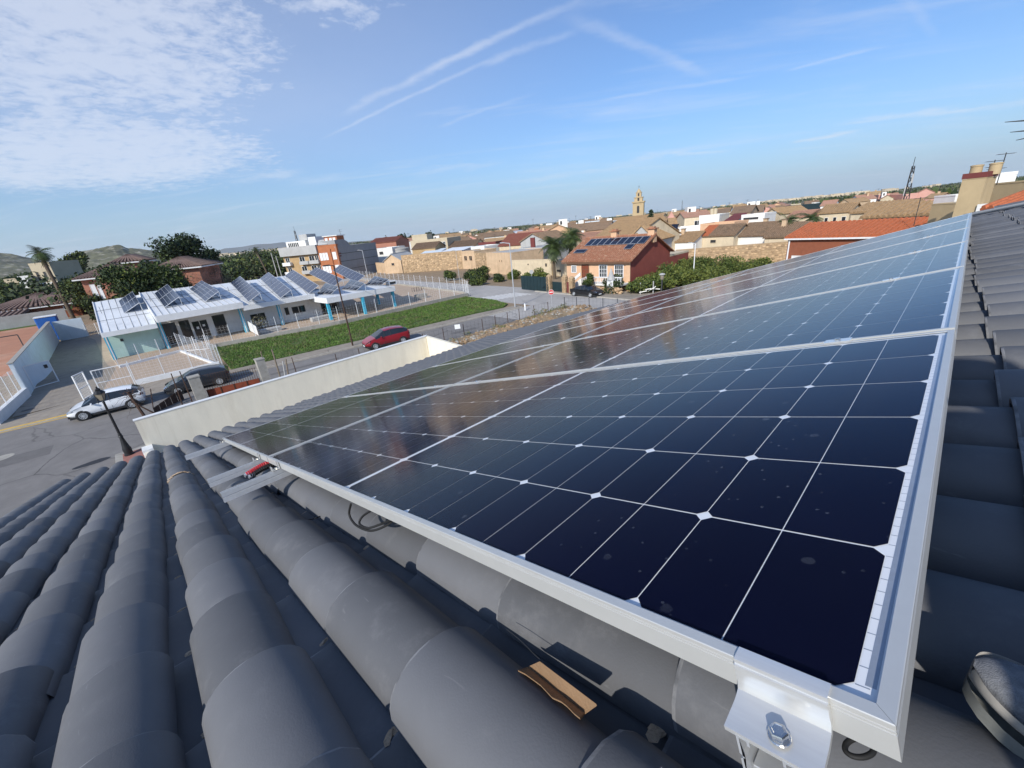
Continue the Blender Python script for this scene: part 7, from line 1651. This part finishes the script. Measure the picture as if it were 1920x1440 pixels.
def mast_pole(label, p0, p1, dist):
    a, b_ = D(*p0, dist), D(*p1, dist); t = thing('utility_pole', label, 'pole', Vector((a.x, a.y, 0))); b = MB(); b.tube((a.x, a.y, 0), (a.x, a.y, b_.z), .16, .11, 7); obj('shaft', b, MAT['lightgrey'], t); b = MB(); b.box((a.x, a.y, b_.z - .5), (1.4, .1, .12)); obj('cross_arm', b, MAT['darksteel'], t)
mast_pole('grey utility pole left of the ochre apartment block', (520, 515), (510, 474), 140); mast_pole('grey utility pole nearer to the dead palm', (528, 517), (517, 480), 150)
# dark conifer beside the church, tree row behind the town
p, h = at(1221, 389, 185); tree('norfolk_pine', 'dark tiered pine beside the church tower', p, h, 2.1, 1500, .3, *PN, z0=.25, lobes=18, shape='cone')
TR = 'dark pines in a row behind the town'
for px, py, wpx, lab in ((722, 441, 26, 'leftmost dark pine of the row behind the brick house'), (748, 438, 34, 'second dark pine of the row behind the brick house'), (775, 440, 22, 'low dark pine of the row behind the beige stair block'), (806, 431, 22, 'right dark pine of the row beside the beige stair block')):
    T('skyline_pine', lab, px, py, 300, wpx, 1500, .7, PN, z0=.15, lobes=8, group=TR)
# far wood on the left that reads as one mass
lob = []; rw_ = random.Random(15)
for k in range(420):
    px = rw_.uniform(-60, 560); dist = rw_.choice((rw_.uniform(125, 190), rw_.uniform(170, 330), rw_.uniform(300, 520)))
    if px > 440 and dist < 165: dist = rw_.uniform(165, 300)
    if px < 110 and dist < 190 and not (px < 60 and dist > 150): dist = rw_.uniform(200, 420)
    hh = rw_.uniform(4.5, 8.5) + (1.2 if dist > 250 else 0); g = D(px, 500, dist); r = rw_.uniform(3, 5.5) * (1 + dist / 600)
    lob.append(((g.x, g.y, hh * .55), (r, r, hh * .52)))
me = leaf_mesh('wood', lob, 110000, .50, ['leaf_dark', 'leaf_mid', 'leaf_lite', 'leaf_olive'], [.56, .28, .08, .08]); o = link('wood', me); o['kind'] = 'stuff'
# hedgerows and trees of the plain towards the horizon
lob = []
for k in range(420):
    px = rw_.uniform(560, 1960); dist = rw_.choice((rw_.uniform(420, 900), rw_.uniform(800, 2000), rw_.uniform(1500, 4000))); g = D(px, 440, dist); r = rw_.uniform(5, 14) * (1 + dist / 1500); hh = rw_.uniform(2, 5) * (1 + dist / 2200)
    lob.append(((g.x, g.y, hh * .4), (r * 1.6, r, hh * .6)))
me = leaf_mesh('plain_hedgerows', lob, 26000, 2.6, ['leaf_dark', 'leaf_mid', 'leaf_olive'], [.3, .3, .4]); o = link('plain_hedgerows', me); o['kind'] = 'stuff'
fv = MB()
for k in range(170):
    px, dist = (rw_.gauss(1500, 60), rw_.uniform(2500, 4200)) if rw_.random() < .5 else (rw_.uniform(820, 1850), rw_.uniform(1400, 4000)) if rw_.random() < .5 else (rw_.uniform(380, 640), rw_.uniform(2600, 4200))
    g = D(px, 430, dist); s = dist / 1000; fv.box((g.x, g.y, 2.0 * s), (rw_.uniform(4, 16) * s, rw_.uniform(4, 10) * s, rw_.uniform(3, 5) * s), Matrix.Rotation(rw_.random() * 3, 3, 'Z'))
struct('distant_white_village', fv, MAT['cream_wall'], None, 'stuff')
# ------------------------------------------------------------------ hills
def ridge(name, prof, dist, depth, m, seed, rough=1.0, sub=140):
    """prof: (px, py) of the crest seen from the phone"""
    mb = MB(); xs = [p[0] for p in prof]
    def crest(px):
        for i in range(len(prof) - 1):
            if prof[i][0] <= px <= prof[i + 1][0]: t = (px - prof[i][0]) / (prof[i + 1][0] - prof[i][0]); return prof[i][1] * (1 - t) + prof[i + 1][1] * t
        return prof[-1][1]
    def f(a, b):
        px = xs[0] + (xs[-1] - xs[0]) * a; d = dist + depth * (b - .5) * 2; g = D(px, crest(px), dist); z = g.z; h = D(px, crest(px), d)
        fall = max(0.0, 1 - abs(b - .5) * 2) ** .8; edge = min(1, a * 9, (1 - a) * 9)
        q = 1.0 / (dist * .07); no = noise.noise(Vector((h.x * q, h.y * q, seed))) * .22 + noise.noise(Vector((h.x * q * 3.1, h.y * q * 3.1, seed))) * .12 + noise.noise(Vector((h.x * q * 9, h.y * q * 9, seed))) * .06
        return Vector((h.x, h.y, -3 + (z + 3) * max(0, fall * (1 + no * rough * (1 if abs(b - .5) > .02 else .35))) * edge))
    mb.grid(sub, 40, f); o = struct(name, mb, MAT[m], None); return o
ridge('rocky_hill', [(95, 500), (125, 482), (150, 470), (178, 466), (198, 462), (212, 460), (228, 462), (240, 466), (262, 467), (285, 470), (305, 477), (340, 490)], 1500, 330, 'hill', 3)
ridge('left_hill', [(-120, 474), (-60, 466), (0, 473), (20, 475), (45, 481), (66, 486), (90, 495), (110, 506)], 2300, 500, 'hill', 9)
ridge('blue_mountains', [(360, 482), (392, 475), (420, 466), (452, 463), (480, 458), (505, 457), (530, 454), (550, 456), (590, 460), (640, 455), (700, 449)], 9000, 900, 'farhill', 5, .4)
# ------------------------------------------------------------------ the person whose shoe shows, crouching on the roof beside the phone
def crest_z(x, n=-.43): return H0 + (n + .27397308619591487 * x) / .9617373591788382
pe = thing('person', 'person crouching on the tiles at the lower right, only one grey shoe in the picture', 'person', (.45, .0, crest_z(.45)))
toe = pix(1806, 1283, .432); hd = (pix(1940, 1335, .432) - toe); hd = Vector((hd.x, hd.y, 0)).normalized(); hd.z = .02
side = Vector((0, 0, 1)).cross(hd).normalized(); upv = hd.cross(side).normalized()
if upv.z < 0: upv = -upv
def shoe(base, hd, side, par):
    secs = [(0.0, .006, .030), (.004, .018, .036), (.012, .030, .045), (.025, .040, .053), (.045, .047, .060), (.08, .052, .068), (.13, .050, .082), (.17, .046, .100), (.21, .042, .107), (.255, .037, .099), (.285, .025, .076), (.292, .010, .05)]
    secs = [(x, hw * .70, .020 + (h - .020) * .68) for x, hw, h in secs]; up, ms, os_ = MB(), MB(), MB(); U = Vector((0, 0, 1)); n = 12
    ru, rm, ro = [], [], []
    for x, hw, h in secs:
        c = base + hd * x; rise = .016 * max(0, 1 - x / .07) ** 2
        k = min(1.0, hw / .03)
        ru.append([c + side * (hw * .97 * math.cos(math.pi * j / n)) + U * (.026 + rise + (h - .026) * max(0, math.sin(math.pi * j / n)) ** .75) for j in range(n + 1)])
        rm.append([c + side * s * (hw + .004) + U * (z + rise) for s, z in ((1, .030), (1.0, .010), (-1.0, .010), (-1, .030))])
        ro.append([c + side * s * (hw + .003) + U * (z + rise) for s, z in ((1, .0105), (.96, -.004), (-.96, -.004), (-1, .0105))])
    for mb, rr_ in ((up, ru), (ms, rm), (os_, ro)):
        q = len(rr_[0]); mb.add([p for r_ in rr_ for p in r_], [(i * q + j, (i + 1) * q + j, (i + 1) * q + j + 1, i * q + j + 1) for i in range(len(rr_) - 1) for j in range(q - 1)])
        mb.add(rr_[0], [tuple(range(q))]); mb.add(rr_[-1], [tuple(range(q))[::-1]])
    o = obj('shoe', up, MAT['shoe'], par, 60); a = obj('midsole', ms, MAT['midsole'], o, 40); b = obj('outsole', os_, MAT['outsole'], o, 40)
    for q in (o, a): sm = q.modifiers.new('sub', 'SUBSURF'); sm.levels = 2; sm.render_levels = 2
    return base + hd * .235 + Vector((0, 0, .11))
ank1 = shoe(toe + Vector((0, 0, -.012)), hd, side, pe)
t2 = Vector((.56, .13, crest_z(.56) - .005)); h2 = Vector((.5, -.86, .06)).normalized(); ank2 = shoe(t2, h2, Vector((0, 0, 1)).cross(h2).normalized(), pe)
J = {}; E_ = []
def jn(k, p, r, par=None):
    J[k] = (len(J), Vector(p), r)
    if par: E_.append((J[par][0], J[k][0]))
jn('pelvis', (.46, -.28, 9.37), .165); jn('belly', (.50, -.28, 9.51), .165, 'pelvis'); jn('chest', (.56, -.27, 9.67), .18, 'belly'); jn('upper', (.61, -.26, 9.79), .13, 'chest'); jn('neck', (.64, -.25, 9.87), .055, 'upper'); jn('chin', (.65, -.24, 9.93), .075, 'neck'); jn('head', (.66, -.23, 10.0), .098, 'chin'); jn('crown', (.665, -.235, 10.07), .07, 'head')
jn('hipl', (.42, -.17, 9.31), .10, 'pelvis'); jn('kneel', (.36, .06, 9.40), .068, 'hipl'); jn('shinl', (.34, .08, 9.26), .060, 'kneel'); jn('anklel', ank1, .042, 'shinl')
jn('hipr', (.56, -.22, 9.31), .10, 'pelvis'); jn('kneer', (.74, .06, 9.46), .068, 'hipr'); jn('shinr', (.72, -.02, 9.30), .060, 'kneer'); jn('ankler', ank2, .042, 'shinr')
jn('shr', (.75, -.33, 9.76), .065, 'upper'); jn('elr', (.76, -.13, 9.58), .046, 'shr'); jn('wrr', (.68, -.01, 9.54), .031, 'elr'); jn('palmr', (.63, .02, 9.525), .032, 'wrr')
jn('shl', (.49, -.15, 9.76), .065, 'upper'); jn('ell', (.50, .02, 9.60), .046, 'shl'); jn('wrl', (.42, .07, 9.50), .031, 'ell'); jn('palml', (.38, .08, 9.485), .032, 'wrl')
for s, base, d0, d1, lat in (('r', Vector((.63, .02, 9.525)), Vector((-.8, .5, .1)).normalized(), Vector((-.3, .7, -.6)).normalized(), Vector((.1, .2, 1)).normalized()), ('l', Vector((.38, .08, 9.485)), Vector((-.9, .1, -.35)).normalized(), Vector((-.5, .1, -.9)).normalized(), Vector((0, 1, 0)))):
    for k, (off, ln_) in enumerate(((-.024, .036), (-.008, .041), (.008, .039), (.024, .030))):
        p = base + lat * off + d0 * .035; jn('f%s%d0' % (s, k), p, .0095, 'palm' + s); jn('f%s%d1' % (s, k), p + d0 * ln_, .0088, 'f%s%d0' % (s, k)); jn('f%s%d2' % (s, k), p + d0 * ln_ + d1 * ln_ * .8, .0075, 'f%s%d1' % (s, k))
    p = base - lat * .036 + d0 * .005; jn('t%s0' % s, p, .011, 'palm' + s); jn('t%s1' % s, p + (d0 - lat * .6).normalized() * .034, .0098, 't%s0' % s); jn('t%s2' % s, p + (d0 - lat * .6).normalized() * .034 + (d1 + d0).normalized() * .026, .0085, 't%s1' % s)
me = bpy.data.meshes.new('body'); me.from_pydata([j[1] - pe.location for j in J.values()], E_, []); bo = link('body', me, pe)
md = bo.modifiers.new('skin', 'SKIN'); md.use_smooth_shade = True
for i, j in enumerate(J.values()): me.skin_vertices[0].data[i].radius = (j[2], j[2]); me.skin_vertices[0].data[i].use_root = i == 0
bo.modifiers.new('sub', 'SUBSURF').levels = 2
bpy.context.view_layer.update(); dg = bpy.context.evaluated_depsgraph_get(); bm_ = bpy.data.meshes.new_from_object(bo.evaluated_get(dg)); bo.modifiers.clear(); bo.data = bm_
bm_.materials.clear()
for q in ('trousers', 'jacket', 'skin'): bm_.materials.append(MAT[q])
ks = list(J.items()); zone = {}
for k, j in ks:
    zone[k] = 0 if k in ('pelvis', 'hipl', 'kneel', 'shinl', 'anklel', 'hipr', 'kneer', 'shinr', 'ankler') else 1 if k in ('belly', 'chest', 'upper', 'shr', 'elr', 'shl', 'ell') else 2
segs = [(ks[a], ks[b]) for a, b in E_]
for p in bm_.polygons:
    c = p.center + pe.location; best = min(((c - a[1][1].lerp(b[1][1], t)).length - a[1][2] * .5, (a if t < .6 else b)[0]) for a, b in segs for t in (0, .5, 1)); p.material_index = zone[best[1]]; p.use_smooth = True
hr = MB(); hc = Vector((.675, -.24, 10.025)); hr.grid(14, 8, lambda a, b: hc + Vector((.112 * math.cos(6.283 * a) * math.sin(1.75 * b), .108 * math.sin(6.283 * a) * math.sin(1.75 * b), .115 * math.cos(1.75 * b)))); obj('hair', hr, MAT['hair'], pe, 60)
fc = MB(); fwd = Vector((-.86, .40, -.3)).normalized(); sd2 = Vector((0, 0, 1)).cross(fwd).normalized(); upf = fwd.cross(sd2); hb = Vector((.66, -.23, 9.985))
fc.add([hb + fwd * .098 + upf * .025 + sd2 * .010, hb + fwd * .098 + upf * .025 - sd2 * .010, hb + fwd * .128 - upf * .012, hb + fwd * .096 - upf * .018 + sd2 * .018, hb + fwd * .096 - upf * .018 - sd2 * .018], [(0, 1, 2), (0, 2, 3), (1, 4, 2), (3, 2, 4)]); obj('nose', fc, MAT['skin'], pe, 60)
for s in (1, -1):
    ey = MB(); ey.lathe(hb + fwd * .088 + sd2 * s * .034 + upf * .024, [(.004, -.011), (.012, -.006), (.014, 0), (.012, .006), (.004, .011)], 8); obj('eye', ey, MAT['white_paint'], pe, 80)
    er = MB(); er.lathe(hb + sd2 * s * .098 - fwd * .005, [(.008, -.03), (.017, -.012), (.020, .008), (.012, .028)], 8); obj('ear', er, MAT['skin'], pe, 80)
mo = MB(); mo.box(hb + fwd * .092 - upf * .045, (.02, .044, .008), Matrix((fwd, sd2, upf)).transposed()); obj('mouth', mo, MAT['maroon'], pe)
# ------------------------------------------------------------------ the air: faint haze over the whole plain
hb_ = MB(); hb_.bx(-15500, 7500, -10500, 15500, -1.5, 420)
hm = bpy.data.materials.new('haze'); hm.use_nodes = True; ht_ = hm.node_tree; ht_.nodes.clear()
pvn = ht_.nodes.new('ShaderNodeVolumePrincipled'); pvn.inputs['Color'].default_value = (.94, .97, 1.0, 1); pvn.inputs['Density'].default_value = .00005; pvn.inputs['Anisotropy'].default_value = .2
on = ht_.nodes.new('ShaderNodeOutputMaterial'); ht_.links.new(pvn.outputs[0], on.inputs['Volume'])
struct('haze', hb_, hm, None, 'stuff')
S.cycles.volume_bounces = 2
bpy.context.view_layer.update()
